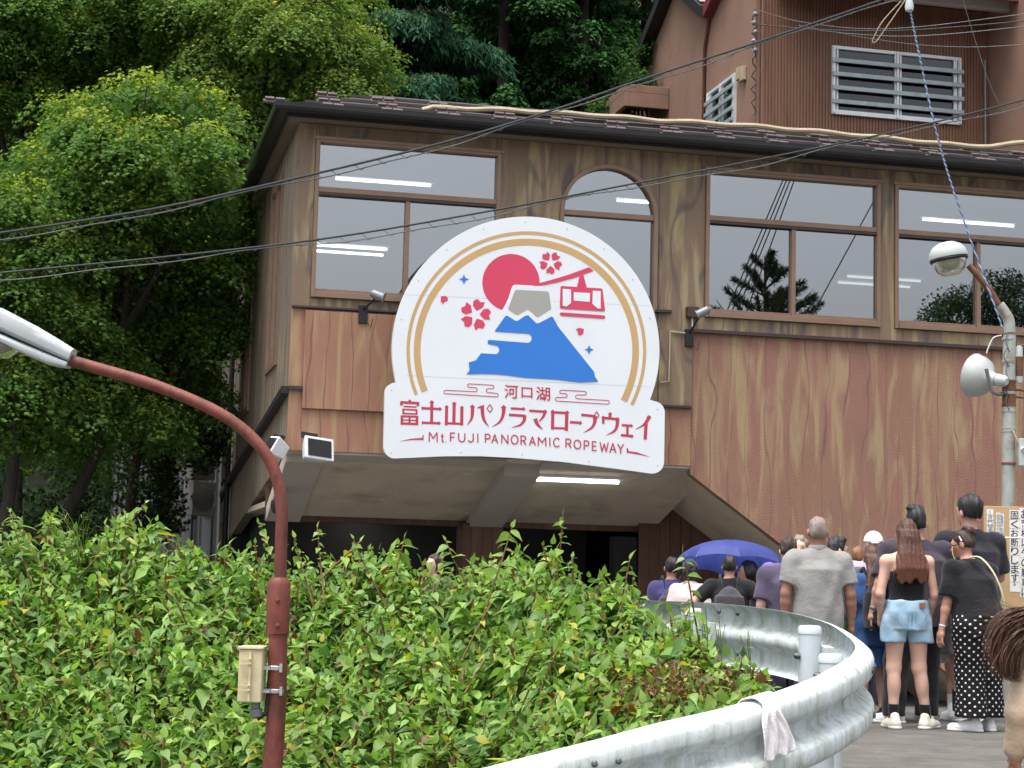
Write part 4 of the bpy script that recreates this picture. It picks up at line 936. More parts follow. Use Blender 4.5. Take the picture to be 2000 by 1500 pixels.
# ------------------------------------------------------------------ lamp post with horn speaker on the right
M_galv = simple('weathered_galvanised', srgb(176,180,174), 0.5, 0.35, 0.12, 6, 0.15, 40, srgb(120,84,58), 5, 0.8)
M_rusty = simple('rusty_steel', srgb(120,84,62), 0.75, 0.2, 0.3, 9, 0.3, 40, srgb(84,52,38), 6, 0.7)
M_horn = simple('pale_horn_paint', srgb(186,192,190), 0.4, 0, 0.05, 3, 0.05, 30, srgb(150,148,140), 4, 0.4)
def speaker_pole():
    D = 16.2; p0 = at(1970, 990, D); base = np.array([p0[0], D, float(ground_z(p0[0], D))])
    t = thing('speaker_pole', 'weathered steel pole with round lamp and white horn loudspeaker', 'pole', base)
    q = lambda x, y, dy=0.0: at(x, y, D) - base + np.array([0, dy, 0])
    MB().tube([(0, 0, -0.1), q(1969,990), q(1970,880), q(1971,700), q(1972,655)], 0.058, 16).build('pole', M_galv, t, True)
    MB().tube(catmull([q(1972,650), q(1970,625), q(1958,605), q(1951,596)], 5), 0.052, 12).build('pole_bend', M_galv, t, True)
    MB().tube(catmull([q(1953,600), q(1938,575), q(1918,548), q(1892,518)], 5), 0.030, 10).build('lamp_arm', M_rusty, t, True)
    # lamp: hood and bowl
    c = q(1852, 500); ax = (q(1846,474)-q(1856,530)); 
    MB().lathe([(0.175, -0.02), (0.178, 0.0), (0.165, 0.05), (0.13, 0.095), (0.07, 0.125), (0.0, 0.135)], c, ax, 22).build('lamp_hood', M_horn, t, True)
    MB().lathe([(0.166, -0.022), (0.176, -0.035), (0.166, -0.05)], c, ax, 22).build('lamp_rim', M_black, t, True)
    gl = NT('lamp_glass'); gl.pbr(srgb(168,166,148), 0.12, 0, None, 0.6, Transmission_Weight=0.45)
    MB().lathe([(0.155, -0.05), (0.15, -0.09), (0.125, -0.14), (0.08, -0.175), (0.0, -0.185)], c, ax, 22).build('lamp_bowl', gl.m, t, True)
    # horn: open bell away from the pole, throat towards it
    h = q(1938, 740); ha = np.array([-0.62, 0.72, 0.22])
    MB().lathe([(0.055, -0.05), (0.060, 0.0), (0.075, 0.02), (0.125, 0.045), (0.165, 0.085), (0.188, 0.135), (0.198, 0.19), (0.205, 0.20), (0.198, 0.204), (0.185, 0.19), (0.175, 0.135), (0.12, 0.07), (0.0, 0.05)], h, ha, 30, cap=False).build('horn', M_horn, t, True)
    MB().lathe([(0.03, -0.16), (0.05, -0.14), (0.058, -0.06), (0.05, -0.05)], h, ha, 16).build('horn_driver', M_horn, t, True)
    MB().tube([q(1917,724,-0.16), q(1930,768,-0.13), q(1945,772,-0.08), q(1966,768)], 0.018, 8).build('horn_bracket', M_grey, t, True)
    MB().tube(catmull([q(1956,655), q(1940,660), q(1930,680), q(1927,690)], 5), 0.006, 6).build('horn_lead', M_white, t, True)
    for y_ in (662, 706, 745, 768, 792, 803, 836, 842, 906): MB().lathe([(0.060, -0.012), (0.063, -0.01), (0.063, 0.01), (0.06, 0.012)], q(1970, y_), (0, 0, 1), 16).build('band', M_rusty if y_ in (745, 792, 906) else M_galv, t, True)
    for y_ in (768, 742): MB().lathe([(0.0595, -0.05), (0.0605, 0.0), (0.0595, 0.05)], q(1970.5, y_+12), (0, 0, 1), 16).build('rust_patch', M_rusty, t, True)
    lamp = MB().lathe([(0.0, 0.16), (0.03, 0.15), (0.036, 0.12), (0.036, -0.16), (0.03, -0.19), (0.0, -0.19)], q(1990, 708), (0, 0, 1), 12).build('side_canister', M_horn, t, True)
    MB().lathe([(0.0365, -0.1), (0.037, 0.0), (0.0365, 0.08)], q(1990, 714), (0, 0, 1), 12).build('rust_patch', M_rusty, t, True)
    MB().box(*(lambda a, b: (a[0], b[0], -0.12, -0.02, b[2], a[2]))(q(1984,858), q(2012,912))).build('cabinet', simple('pale_green_box', srgb(186,196,190), 0.5), t, bevel=0.006)
    for k in range(4): MB().tube([q(1987+k*4, 880+k*3, -0.13), q(1991+k*4, 876+k*3, -0.15)], 0.012, 6).build('cabinet_label', M_white, t)
    for k in range(5): MB().tube(catmull([q(1965, 650+k*30, -0.06), q(1960-4*(k % 2), 668+k*30, -0.075), q(1968, 690+k*28, -0.065)], 4), 0.005, 5).build('tie_wire', M_wire, t)
    for y_ in (672, 760, 774): MB().tube([q(1975, y_), q(2012, y_+4)], 0.012, 6).build('cross_arm', M_rusty, t)
    MB().tube([q(1972,838,-0.06), q(1980,856,-0.08), q(1986,872,-0.1)], 0.007, 6).build('stay_wire', M_hose, t)
speaker_pole()

# ------------------------------------------------------------------ notice board with hand-pasted lettering
def notice():
    D = 15.4; O = at(1922, 988, D); ex = np.array([1.0, 0.02, 0]); 
    t = thing('notice_board', 'tan plywood notice board with dark vertical lettering beside the queue', 'notice board', (O[0], O[1], O[2]), 0.02)
    ppm = FPX/D
    W_, H_ = 150/ppm, 205/ppm
    M_ply = simple('tan_plywood', srgb(196,164,122), 0.75, 0, 0.08, 3, 0.1, 30, srgb(160,128,92), 3, 0.5, stretch=(1, 1, 4))
    M_pap = simple('white_backing', srgb(232,232,228), 0.7, 0, 0.02); M_ink = simple('purple_black_ink', srgb(62,50,72), 0.6); M_ink2 = simple('blue_grey_ink', srgb(96,112,140), 0.6)
    bd = MB().box(0, W_, 0, 0.02, -H_, 0).build('board', M_ply, t, bevel=0.003)
    MB().box(0.05, 0.11, 0.021, 0.08, float(ground_z(O[0], D))-O[2], -0.1).box(W_-0.11, W_-0.05, 0.021, 0.08, float(ground_z(O[0], D))-O[2], -0.1).build('leg', M_column, t)
    def col(text, x, y, w_, h_, pad, mat, bold):
        for k, ch in enumerate(text):
            x0, x1 = x/ppm, (x+w_)/ppm; z1, z0 = -(y+k*h_)/ppm, -(y+k*h_+h_*0.9)/ppm
            if ch == ' ': continue
            if ch == '。': bx_ = (x0+(x1-x0)*0.3, x0+(x1-x0)*0.6, z1-0.35*(z1-z0), z1-0.05*(z1-z0))
            elif ch == '～': bx_ = (x0+(x1-x0)*0.35, x0+(x1-x0)*0.65, z0, z1)
            else: bx_ = (x0, x1, z0, z1)
            c_ = MB().box(x0-pad/ppm, x1+pad/ppm, -0.0022, -0.0004, z0-pad*0.6/ppm, z1+pad*0.9/ppm).build('paper', M_pap, bd)
            v, fs = glyph(ch, bold)
            if len(v):
                rot = ch in '～'
                m = MB(); P = [(bx_[0]+(bx_[1]-bx_[0])*(b if rot else a), -0.0034, bx_[2]+(bx_[3]-bx_[2])*(a if rot else b)) for a, b in v]
                m.add(P, fs).build('lettering', mat, bd)
    col('固くお断りします。', 52, 9, 15, 17.4, 2.4, M_ink, 0.012)
    col('お客様以外の駐車は', 72, 5, 17, 19.0, 2.2, M_ink, 0.012)
    col('～河口湖～', 7, 8, 9, 10.5, 2.0, M_ink2, 0.008)
    col('駐車場のご利用は乗車券を', 32, 16, 5.2, 5.6, 1.6, M_ink2, 0.0)
    col('お持ちの方に限ります', 25, 14, 5.2, 6.2, 1.6, M_ink2, 0.0)
    ln = MB().tube([at(1945, 1050, 15.2)-O, at(2060, 1051, 15.2)-O], 0.008, 6).build('white_cord', M_white, None, True); ln.location = O
    tag(ln, 'thin white cord stretched across the front of the notice board', 'cord')
notice()

# ------------------------------------------------------------------ grey shed and outdoor units at the left
def shed():
    D = 33.0
    a, b = at(215, 1060, D), at(425, 1060, D); zt = at(300, 815, D)[2]
    M_sh = simple('grey_corrugated_shed', srgb(112,116,118), 0.6, 0.2, 0.15, 2, 0.1, 30, srgb(70,68,64), 2, 0.8, stretch=(2, 1, 0.4))
    t = thing('corrugated_shed', 'pale grey corrugated shed half hidden under the trees', 'shed', ((a[0]+b[0])/2, D, -0.55), 0.15)
    w2 = (b[0]-a[0])/2; n = 44; P = []
    for i in range(n+1): P.append((-w2+2*w2*i/n, 0.03*(i % 2)))
    m = MB(); m.add([(p[0], p[1], 0) for p in P]+[(p[0], p[1], zt+0.55) for p in P], [(i, i+1, i+2+n, i+1+n) for i in range(n)])
    m.build('wall', M_sh, t)
    MB().box(-w2-0.1, w2+0.1, -0.15, 2.5, zt+0.56, zt+0.66).build('roof', M_gutter, t)
    MB().box(w2-0.55, w2-0.50, -0.12, -0.06, 0, zt+0.5).build('downpipe', M_grey, t)
    MB().box(w2-1.25, w2-0.95, -0.06, -0.01, 0.9, zt+0.3).build('door_panel', M_grey, t)
    D2 = 31.5; c0 = at(372, 930, D2)
    for k, (y0, y1) in enumerate(((868, 938), (940, 1008))):
        p, p2 = at(362, y1, D2), at(418, y0, D2)
        u_ = thing('outdoor_unit', ('upper' if k == 0 else 'lower') + ' grey outdoor air conditioner unit of the pair by the shed', 'air conditioner', ((p[0]+p2[0])/2, D2, p[2]), 0.75, 'stacked outdoor units')
        wd, hh = (p2[0]-p[0])/2*1.0, p2[2]-p[2]
        bx = MB().box(-wd, wd, -0.15, 0.17, 0.012, hh-0.012).build('case', simple('unit_paint', srgb(150,149,142), 0.5, 0, 0.12, 3, 0.1, 40, srgb(96,92,82), 3, 0.7), u_, bevel=0.015)
        MB().lathe([(hh*0.36, 0.0), (hh*0.38, 0.012), (hh*0.36, 0.02)], (-wd*0.15, -0.152, hh/2), (0, -1, 0), 20).build('fan_grille', simple('dark_grille', srgb(112,110,102), 0.7), u_, True)
        MB().box(wd*0.55, wd*0.9, -0.165, -0.152, hh*0.3, hh*0.7).build('side_plate', M_horn, u_)
        if k == 1: MB().box(-wd, -wd+0.06, -0.12, 0.12, -0.55-p[2], 0.011).box(wd-0.06, wd, -0.12, 0.12, -0.55-p[2], 0.011).build('stand', M_grey, u_)
shed()
# ------------------------------------------------------------------ foliage
def leaf_mat(name, trans=0.35, rough=0.5, attr='Col', spec=0.35):
    g = NT(name); a = g.n('ShaderNodeVertexColor'); a.layer_name = attr
    c = g.coords(); col = g.mix(g.ramp(g.noise(c, 18, 3), [(0.35, 0.0), (0.7, 0.35)]), a.outputs['Color'], (0.5, 0.5, 0.5), 'OVERLAY') if False else a.outputs['Color']
    p = g.n('ShaderNodeBsdfPrincipled'); g.l(col, p.inputs['Base Color']); p.inputs['Roughness'].default_value = rough; p.inputs['Specular IOR Level'].default_value = spec
    t = g.n('ShaderNodeBsdfTranslucent'); h = g.n('ShaderNodeHueSaturation'); h.inputs['Saturation'].default_value = 1.15; h.inputs['Value'].default_value = 1.25
    g.l(col, h.inputs['Color']); g.l(h.outputs[0], t.inputs['Color'])
    m = g.n('ShaderNodeMixShader'); m.inputs[0].default_value = trans; g.l(p.outputs[0], m.inputs[1]); g.l(t.outputs[0], m.inputs[2])
    g.l(m.outputs[0], g.out.inputs['Surface']); return g.m
KITE = (np.array([[0, 0, 0], [0.42, 0.45, 0.05], [0, 1, -0.08], [-0.42, 0.45, 0.05]]), [(0, 1, 2), (0, 2, 3)])
MAPLE = (np.array([[0, 0, 0], [0.5, 0.28, 0.04], [0.26, 0.42, 0.0], [0.42, 0.86, -0.06], [0.08, 0.62, 0], [0, 1.05, -0.1], [-0.08, 0.62, 0], [-0.42, 0.86, -0.06], [-0.26, 0.42, 0.0], [-0.5, 0.28, 0.04]]),
         [(0, 1, 2), (0, 2, 4), (2, 3, 4), (0, 4, 6), (4, 5, 6), (0, 6, 8), (6, 7, 8), (0, 8, 9)])
OVATE = (np.array([[0, 0, 0], [0.20, 0.06, 0.04], [0.30, 0.24, 0.07], [0.28, 0.46, 0.05], [0.12, 0.76, -0.04], [0, 1.08, -0.18], [-0.12, 0.76, -0.04], [-0.28, 0.46, 0.05], [-0.30, 0.24, 0.07], [-0.20, 0.06, 0.04], [0, 0.30, 0.0], [0, 0.65, -0.05]]),
         [(0, 1, 10), (1, 2, 10), (2, 3, 10), (3, 11, 10), (3, 4, 11), (4, 5, 11), (5, 6, 11), (6, 7, 11), (7, 10, 11), (7, 8, 10), (8, 9, 10), (9, 0, 10)])
NEEDLE = (np.array([[-0.10, 0, 0], [0.10, 0, 0], [0.03, 1, -0.05], [-0.03, 1, -0.05]]), [(0, 1, 2), (0, 2, 3)])
def unit(a): return a/(np.linalg.norm(a, axis=-1, keepdims=True)+1e-9)
def leaf_cloud(name, P, T, N, size, col, mat, parent, tmpl, width=None, sm=True):
    P = np.asarray(P, float); n = len(P); tv, tf = tmpl; k = len(tv)
    T = unit(np.asarray(T, float)); N = np.asarray(N, float); B = unit(np.cross(T, N)); N = np.cross(B, T)
    size = np.broadcast_to(size, (n,)); wd = size if width is None else size*np.broadcast_to(width, (n,))
    V = (P[:, None, :] + B[:, None, :]*tv[None, :, 0:1]*wd[:, None, None] + T[:, None, :]*tv[None, :, 1:2]*size[:, None, None] + N[:, None, :]*tv[None, :, 2:3]*size[:, None, None]).reshape(-1, 3)
    F = (np.array(tf)[None] + (np.arange(n)*k)[:, None, None]).reshape(-1, 3)
    me = bpy.data.meshes.new(name)
    me.vertices.add(len(V)); me.vertices.foreach_set('co', V.astype(np.float32).ravel())
    me.loops.add(F.size); me.loops.foreach_set('vertex_index', F.astype(np.int32).ravel())
    me.polygons.add(len(F)); me.polygons.foreach_set('loop_start', (np.arange(len(F))*3).astype(np.int32))
    me.update(calc_edges=True)
    ca = me.color_attributes.new('Col', 'FLOAT_COLOR', 'POINT')
    c = np.ones((n, k, 4), np.float32); c[:, :, :3] = np.asarray(col)[:, None, :]; ca.data.foreach_set('color', c.ravel())
    if sm: me.polygons.foreach_set('use_smooth', np.ones(len(F), bool))
    me.materials.append(mat)
    o = bpy.data.objects.new(name, me); COL.objects.link(o)
    if parent: o.parent = parent
    return o
L_maple = leaf_mat('maple_leaves', 0.4, 0.7, spec=0.12); L_dark = leaf_mat('dark_conifer_leaves', 0.2, 0.75, spec=0.06); L_knot = leaf_mat('knotweed_leaves', 0.38, 0.42)
M_bark = simple('grey_brown_bark', srgb(50,44,38), 0.9, 0, 0.25, 6, 0.6, 30, stretch=(3, 3, 0.7))
def trunk(t, base_r, pts, limbs):
    MB().tube(catmull(pts, 5), list(np.linspace(base_r, base_r*0.35, 5*(len(pts)-1)+1)), 9).build('trunk', M_bark, t, True)
    for l in limbs: MB().tube(catmull(l, 4), list(np.linspace(base_r*0.45, base_r*0.08, 4*(len(l)-1)+1)), 6).build('limb', M_bark, t, True)
def maple(label, blobs, foot, cdark, clight, toplight=0.5, dens=1.0, lsize=0.070, group='maples left of the station'):
    """blobs: (centre, radii) of the crown's bulges in world space; foot: trunk base."""
    foot = np.array(foot, float); t = thing('maple_tree', label, 'tree', foot, 0, group)
    P, T, N, S_, Cc = [], [], [], [], []
    for c, R in blobs:
        c = np.array(c, float)-foot; R = np.array(R, float)
        area = 4*PI*((R[0]*R[1])**1.6/3+(R[0]*R[2])**1.6/3+(R[1]*R[2])**1.6/3)**(1/1.6)
        npad = int(area*1.25*dens)
        d = unit(rng.normal(size=(npad, 3))); d[:, 2] = np.where(d[:, 2] < -0.35, -d[:, 2]*0.6, d[:, 2])
        rad = 0.68+0.32*rng.random(npad)**0.7
        pc = c + d*R*rad[:, None]
        pr = rng.uniform(0.42, 0.92, npad)*np.mean(R)**0.4*0.85
        for k in range(npad):
            m_ = int(330*pr[k]**2/0.3*dens)+40
            rho = np.sqrt(rng.random(m_))*pr[k]; ph = rng.random(m_)*2*PI
            lobes = 1+0.25*np.sin(ph*3+k)+0.15*np.sin(ph*7+k*2)
            off = np.stack([rho*np.cos(ph)*lobes, rho*np.sin(ph)*lobes, -0.95*rho**2/pr[k]+rng.normal(0, 0.045, m_)+0.10*np.sin(ph*5+rho*9)], 1)
            off += d[k]*rho[:, None]*0.15
            P.append(pc[k]+off); 
            rd = np.stack([np.cos(ph), np.sin(ph), -0.35-0.5*rho/pr[k]], 1)+rng.normal(0, 0.45, (m_, 3)); T.append(rd)
            nn = np.stack([0.5*np.cos(ph)*rho/pr[k], 0.5*np.sin(ph)*rho/pr[k], np.ones(m_)], 1)+rng.normal(0, 0.38, (m_, 3)); N.append(nn)
            S_.append(rng.uniform(0.65, 1.2, m_)*lsize)
            tip = np.clip((off[:, 2]+0.22)/0.32, 0, 1)*(rng.random(m_)**0.5)*np.clip(0.5+rad[k]*0.9+d[k][2]*0.5-0.3, 0, 1.2)*toplight*1.15  # light from above painted into leaf colour, paler toward pad and crown tops
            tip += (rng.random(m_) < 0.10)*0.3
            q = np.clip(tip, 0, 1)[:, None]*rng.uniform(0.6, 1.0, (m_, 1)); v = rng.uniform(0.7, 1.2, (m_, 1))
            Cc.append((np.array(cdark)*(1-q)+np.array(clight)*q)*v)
        mi = int(area*70*dens)     # leaves and twigs inside the crown, inner shade painted in as darker green
        di = unit(rng.normal(size=(mi, 3)))*rng.random((mi, 1))**0.45*0.85
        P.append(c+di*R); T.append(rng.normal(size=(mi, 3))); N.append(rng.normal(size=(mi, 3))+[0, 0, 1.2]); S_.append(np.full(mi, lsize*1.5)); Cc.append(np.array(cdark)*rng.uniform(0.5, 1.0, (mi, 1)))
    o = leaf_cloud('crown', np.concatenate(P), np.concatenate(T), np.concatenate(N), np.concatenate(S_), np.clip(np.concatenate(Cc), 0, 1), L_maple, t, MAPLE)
    c0 = np.array(blobs[0][0], float)-foot
    lim = []
    for c, R in blobs:
        e = np.array(c, float)-foot
        for _ in range(3): zs_ = rng.uniform(0.55, 0.8); st_ = c0*[zs_*0.9, zs_*0.9, zs_]; en_ = e+rng.normal(0, 0.5, 3)*np.array(R)*0.6; lim.append([st_, st_*0.5+en_*0.5+rng.normal(0, 0.15, 3), en_])
    trunk(t, 0.14, [(0, 0, -0.2), c0*[0.2, 0.2, 0.25]+rng.normal(0, .22, 3), c0*[0.55, 0.55, 0.5], c0*0.85], lim)
    return t
def bl(px, py, D, rx, rz, ry=None):   # crown bulge from its place in view: radii in metres
    return (at(px, py, D), (rx, ry or rx, rz))
def gz(p): return [p[0], p[1], hill_z(p[0], p[1])]
def hill_z(x, y):
    x = np.asarray(x, float); y = np.asarray(y, float)
    return -0.55 + 1.05*np.clip(y-39.0, 0, 60)*1.0 + 0.6*np.sin(x*0.4)*sstep(39, 45, y) - 0.6*sstep(44, 39.1, y)*0
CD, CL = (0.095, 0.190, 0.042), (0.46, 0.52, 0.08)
def foot(px, D): p = at(px, 1000, D); return (p[0], D, -0.6)
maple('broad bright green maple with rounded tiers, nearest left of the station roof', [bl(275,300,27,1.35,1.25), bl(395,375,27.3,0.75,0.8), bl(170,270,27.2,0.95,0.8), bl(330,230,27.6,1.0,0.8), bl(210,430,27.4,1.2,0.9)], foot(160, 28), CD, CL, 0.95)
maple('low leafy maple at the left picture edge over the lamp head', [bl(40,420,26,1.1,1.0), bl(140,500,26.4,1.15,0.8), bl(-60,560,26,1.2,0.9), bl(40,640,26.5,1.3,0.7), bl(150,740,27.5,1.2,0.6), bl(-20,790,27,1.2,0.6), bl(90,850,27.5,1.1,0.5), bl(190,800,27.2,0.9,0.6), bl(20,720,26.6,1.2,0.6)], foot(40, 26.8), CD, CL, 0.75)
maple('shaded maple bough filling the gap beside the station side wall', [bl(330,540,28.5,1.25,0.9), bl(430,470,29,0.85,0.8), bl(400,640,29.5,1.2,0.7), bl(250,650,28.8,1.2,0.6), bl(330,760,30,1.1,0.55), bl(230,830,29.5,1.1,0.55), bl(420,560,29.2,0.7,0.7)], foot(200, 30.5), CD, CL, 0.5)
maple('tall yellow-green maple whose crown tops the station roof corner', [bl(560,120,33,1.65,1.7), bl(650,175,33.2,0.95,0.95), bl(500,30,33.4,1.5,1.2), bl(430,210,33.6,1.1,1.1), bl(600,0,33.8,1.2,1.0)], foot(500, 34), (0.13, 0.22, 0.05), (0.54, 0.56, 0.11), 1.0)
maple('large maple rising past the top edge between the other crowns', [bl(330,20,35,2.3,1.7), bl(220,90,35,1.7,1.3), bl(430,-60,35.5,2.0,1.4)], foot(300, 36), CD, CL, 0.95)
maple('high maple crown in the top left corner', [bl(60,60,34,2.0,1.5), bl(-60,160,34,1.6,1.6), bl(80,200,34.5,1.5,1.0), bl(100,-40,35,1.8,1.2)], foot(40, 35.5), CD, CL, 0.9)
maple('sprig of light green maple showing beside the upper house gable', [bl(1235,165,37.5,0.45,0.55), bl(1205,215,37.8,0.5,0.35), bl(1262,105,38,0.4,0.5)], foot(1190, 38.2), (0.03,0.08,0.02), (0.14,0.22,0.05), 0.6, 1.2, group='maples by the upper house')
# drooping cedar
def cedar(label, px, D, ztop, nbr, rmax, cl, dirb, name='cedar_tree', wide=1.0, hang=0.45):
    f0 = np.array(foot(px, D)); t = thing(name, label, 'tree', f0, 0, 'conifers behind the station')
    top = at(px, ztop, D)[2]-f0[2]; P, T, N, S_, Cc = [], [], [], [], []; lim = []
    for k in range(nbr):
        z = top*(0.42+0.56*(k+rng.random())/nbr); az = rng.random()*2*PI if k % 3 else dirb+rng.normal(0, 0.5)
        R = rmax*(1.12-z/top)*rng.uniform(1.0, 1.5)+0.5; dr = np.array([math.cos(az), math.sin(az), 0]); pp = np.array([-dr[1], dr[0], 0])
        n = 26; sag = rng.uniform(0.12, 0.3)
        br = [np.array([0, 0, z])+dr*R*s_+np.array([0, 0, 0.22*R*s_-sag*R*1.5*s_*s_]) for s_ in np.linspace(0, 1, 6)]
        lim.append(br)
        for s_ in np.linspace(0.15, 1.02, n):
            c = np.array([0, 0, z])+dr*R*s_+np.array([0, 0, 0.22*R*s_-sag*R*1.5*s_*s_])
            sw_ = wide*0.42*R*math.sin(min(1.0, 0.25+s_*0.9)*PI*0.8)*(1.1-s_*0.6)
            for sd_ in np.linspace(-1, 1, 9):
                a = c+pp*sd_*sw_+dr*abs(sd_)*0.15; hl = hang*rng.uniform(0.5, 1.1)
                m_ = 17; u_ = rng.random(m_)
                pos = a-np.array([0, 0, 1])*(u_*hl)[:, None]+rng.normal(0, 0.045, (m_, 3))+(dr*0.2+pp*sd_*0.15)*(u_*(1-u_*0.4))[:, None]
                P.append(pos); T.append(np.stack([rng.normal(dr[0]*0.4, 0.45, m_), rng.normal(dr[1]*0.4, 0.45, m_), rng.normal(-0.8, 0.25, m_)], 1)); N.append(rng.normal(size=(m_, 3))+[0, -0.5, 0.6])
                S_.append(rng.uniform(0.10, 0.20, m_)); Cc.append(np.array(cl)*rng.uniform(0.55, 1.3, (m_, 1))+np.array([0.02, 0.025, 0.01])*(u_[:, None] < 0.25))
    leaf_cloud('crown', np.concatenate(P), np.concatenate(T), np.concatenate(N), np.concatenate(S_), np.concatenate(Cc), L_dark, t, NEEDLE, 1.7)
    trunk(t, 0.28, [(0, 0, -0.2), (0.05, 0, top*0.35), (0, 0, top*0.7), (0, 0, top)], lim)
cedar('blue-green cedar with drooping feathery boughs behind the roof', 770, 36.5, -330, 46, 3.0, (0.045, 0.120, 0.062), -1.2)
# cypress: stacked dark rounded sprays
def cypress(label, px, D, ztop, rmax, cl, npad):
    f0 = np.array(foot(px, D)); f0[2] = float(hill_z(f0[0], D)); t = thing('cypress_tree', label, 'tree', f0, 0, 'conifers behind the station')
    top = at(px, ztop, D)[2]-f0[2]; P, T, N, S_, Cc = [], [], [], [], []
    for k in range(npad):
        z = top*(0.12+0.88*rng.random()); R = rmax*(1.15-0.9*z/top)*rng.uniform(0.6, 1.05); az = rng.random()*2*PI
        c = np.array([R*math.cos(az), R*math.sin(az), z]); pr = rng.uniform(0.28, 0.6); m_ = 150
        rho = np.sqrt(rng.random(m_))*pr; ph = rng.random(m_)*2*PI
        off = np.stack([rho*np.cos(ph), rho*np.sin(ph), -0.9*rho**2/pr+rng.normal(0, 0.05, m_)], 1)
        P.append(c+off); T.append(np.stack([np.cos(ph)+math.cos(az)*0.6, np.sin(ph)+math.sin(az)*0.6, -0.4-rho/pr*0.7], 1)+rng.normal(0, 0.3, (m_, 3))); N.append(np.stack([np.cos(ph)*.4, np.sin(ph)*.4, np.ones(m_)], 1)+rng.normal(0, 0.35, (m_, 3)))
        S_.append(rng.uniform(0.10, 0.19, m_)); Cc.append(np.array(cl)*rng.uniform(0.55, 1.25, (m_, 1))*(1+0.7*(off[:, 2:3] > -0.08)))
    leaf_cloud('crown', np.concatenate(P), np.concatenate(T), np.concatenate(N), np.concatenate(S_), np.concatenate(Cc), L_dark, t, KITE, 0.8)
    trunk(t, 0.22, [(0, 0, -0.2), (0.05, 0, top*0.35), (0, 0, top*0.7), (0, 0, top)], [])
for k, (px, D, zt, lab) in enumerate(((960,42,-420,'dark cypress with rounded sprays right of the drooping cedar'), (1120,43,-380,'dark cypress next to the upper house gable'), (1050,45,-480,'dark cypress set back between two others'), (860,45,-460,'dark cypress rising behind the drooping cedar'), (1245,46,-420,'dark cypress showing at the top just left of the upper house gable'))):
    cypress(lab, px, D, zt, 2.6, (0.036, 0.098, 0.028), 330)
# wooded hill behind everything
def hill():
    xs = np.linspace(-45, 60, 43); ys = np.concatenate([np.linspace(38.5, 60, 30), np.linspace(62, 100, 12)])
    X, Y = np.meshgrid(xs, ys, indexing='ij'); Z = hill_z(X, Y); nx, ny = X.shape
    me = bpy.data.meshes.new('hill'); me.from_pydata([tuple(p) for p in np.stack([X, Y, Z], -1).reshape(-1, 3)], [], [(i*ny+j, (i+1)*ny+j, (i+1)*ny+j+1, i*ny+j+1) for i in range(nx-1) for j in range(ny-1)]); me.update()
    o = mkobj('hill', me, simple('dark_forest_floor', (0.016, 0.018, 0.010), 0.95, 0, 0.3, 1.0, 0.5, 4), None, True); tag(o, 'steep dark wooded slope rising behind the buildings', kind='structure')
    n = 110000; x = rng.uniform(-22, 26, n); y = 40+rng.random(n)*16; keep = np.abs(x/(y*0.32)) < 1.25; x, y = x[keep], y[keep]; n = len(x)
    cl = np.sin(x*1.7+np.sin(y*1.1)*2)*0.5+np.sin(y*2.3+x*0.6)*0.5
    z = hill_z(x, y)+0.2+rng.random(n)**1.5*1.6+cl*0.7
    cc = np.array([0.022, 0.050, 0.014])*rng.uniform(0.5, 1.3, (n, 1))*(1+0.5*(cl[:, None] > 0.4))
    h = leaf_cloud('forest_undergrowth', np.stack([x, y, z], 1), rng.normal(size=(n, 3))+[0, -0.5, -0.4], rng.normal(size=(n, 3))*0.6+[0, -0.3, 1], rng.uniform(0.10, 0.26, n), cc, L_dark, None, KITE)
    tag(h, 'dense dark green undergrowth covering the slope', 'undergrowth', kind='stuff')
    # shaded shrubs under the maples at the left
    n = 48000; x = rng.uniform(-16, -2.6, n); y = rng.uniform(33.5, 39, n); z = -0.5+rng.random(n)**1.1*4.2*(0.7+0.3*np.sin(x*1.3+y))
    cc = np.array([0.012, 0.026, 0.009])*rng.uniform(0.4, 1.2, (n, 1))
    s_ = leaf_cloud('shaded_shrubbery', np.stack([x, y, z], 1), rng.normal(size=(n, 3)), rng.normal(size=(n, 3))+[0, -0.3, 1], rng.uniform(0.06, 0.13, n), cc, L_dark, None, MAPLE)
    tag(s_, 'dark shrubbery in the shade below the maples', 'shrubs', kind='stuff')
hill()

# ------------------------------------------------------------------ knotweed thicket on the bank
TOPX = [-120, 0, 150, 300, 420, 520, 640, 760, 880, 1000, 1100, 1160, 1230, 1310, 1390, 1450, 1520]
TOPY = [1015, 1022, 1030, 1018, 1075, 1088, 1080, 1072, 1100, 1085, 1085, 1125, 1150, 1195, 1262, 1318, 1372]
def thicket_point(px, f):            # f 0 near foot of the bank, 1 at the crest
    ytop = np.interp(px, TOPX, TOPY)
    dfar = np.interp(px, [-200, 900, 1100, 1300, 1400, 1520], [12.3, 12.0, 10.6, 9.7, 9.0, 8.2]); dnear = np.interp(px, [-200, 950, 1150, 1520], [8.9, 8.6, 7.75, 7.5])
    ynear = np.interp(px, [-200, 900, 1000, 1150, 1300, 1430, 1520], [1560, 1545, 1520, 1480, 1440, 1405, 1385])
    return dnear+(dfar-dnear)*f, ynear+(ytop-ynear)*f**0.85
Gd, Gb, Gy = np.array([0.088, 0.195, 0.052]), np.array([0.285, 0.440, 0.095]), np.array([0.40, 0.40, 0.07])
STEM = simple('red_green_stem', srgb(122,92,58), 0.7, 0, 0.3, 12)
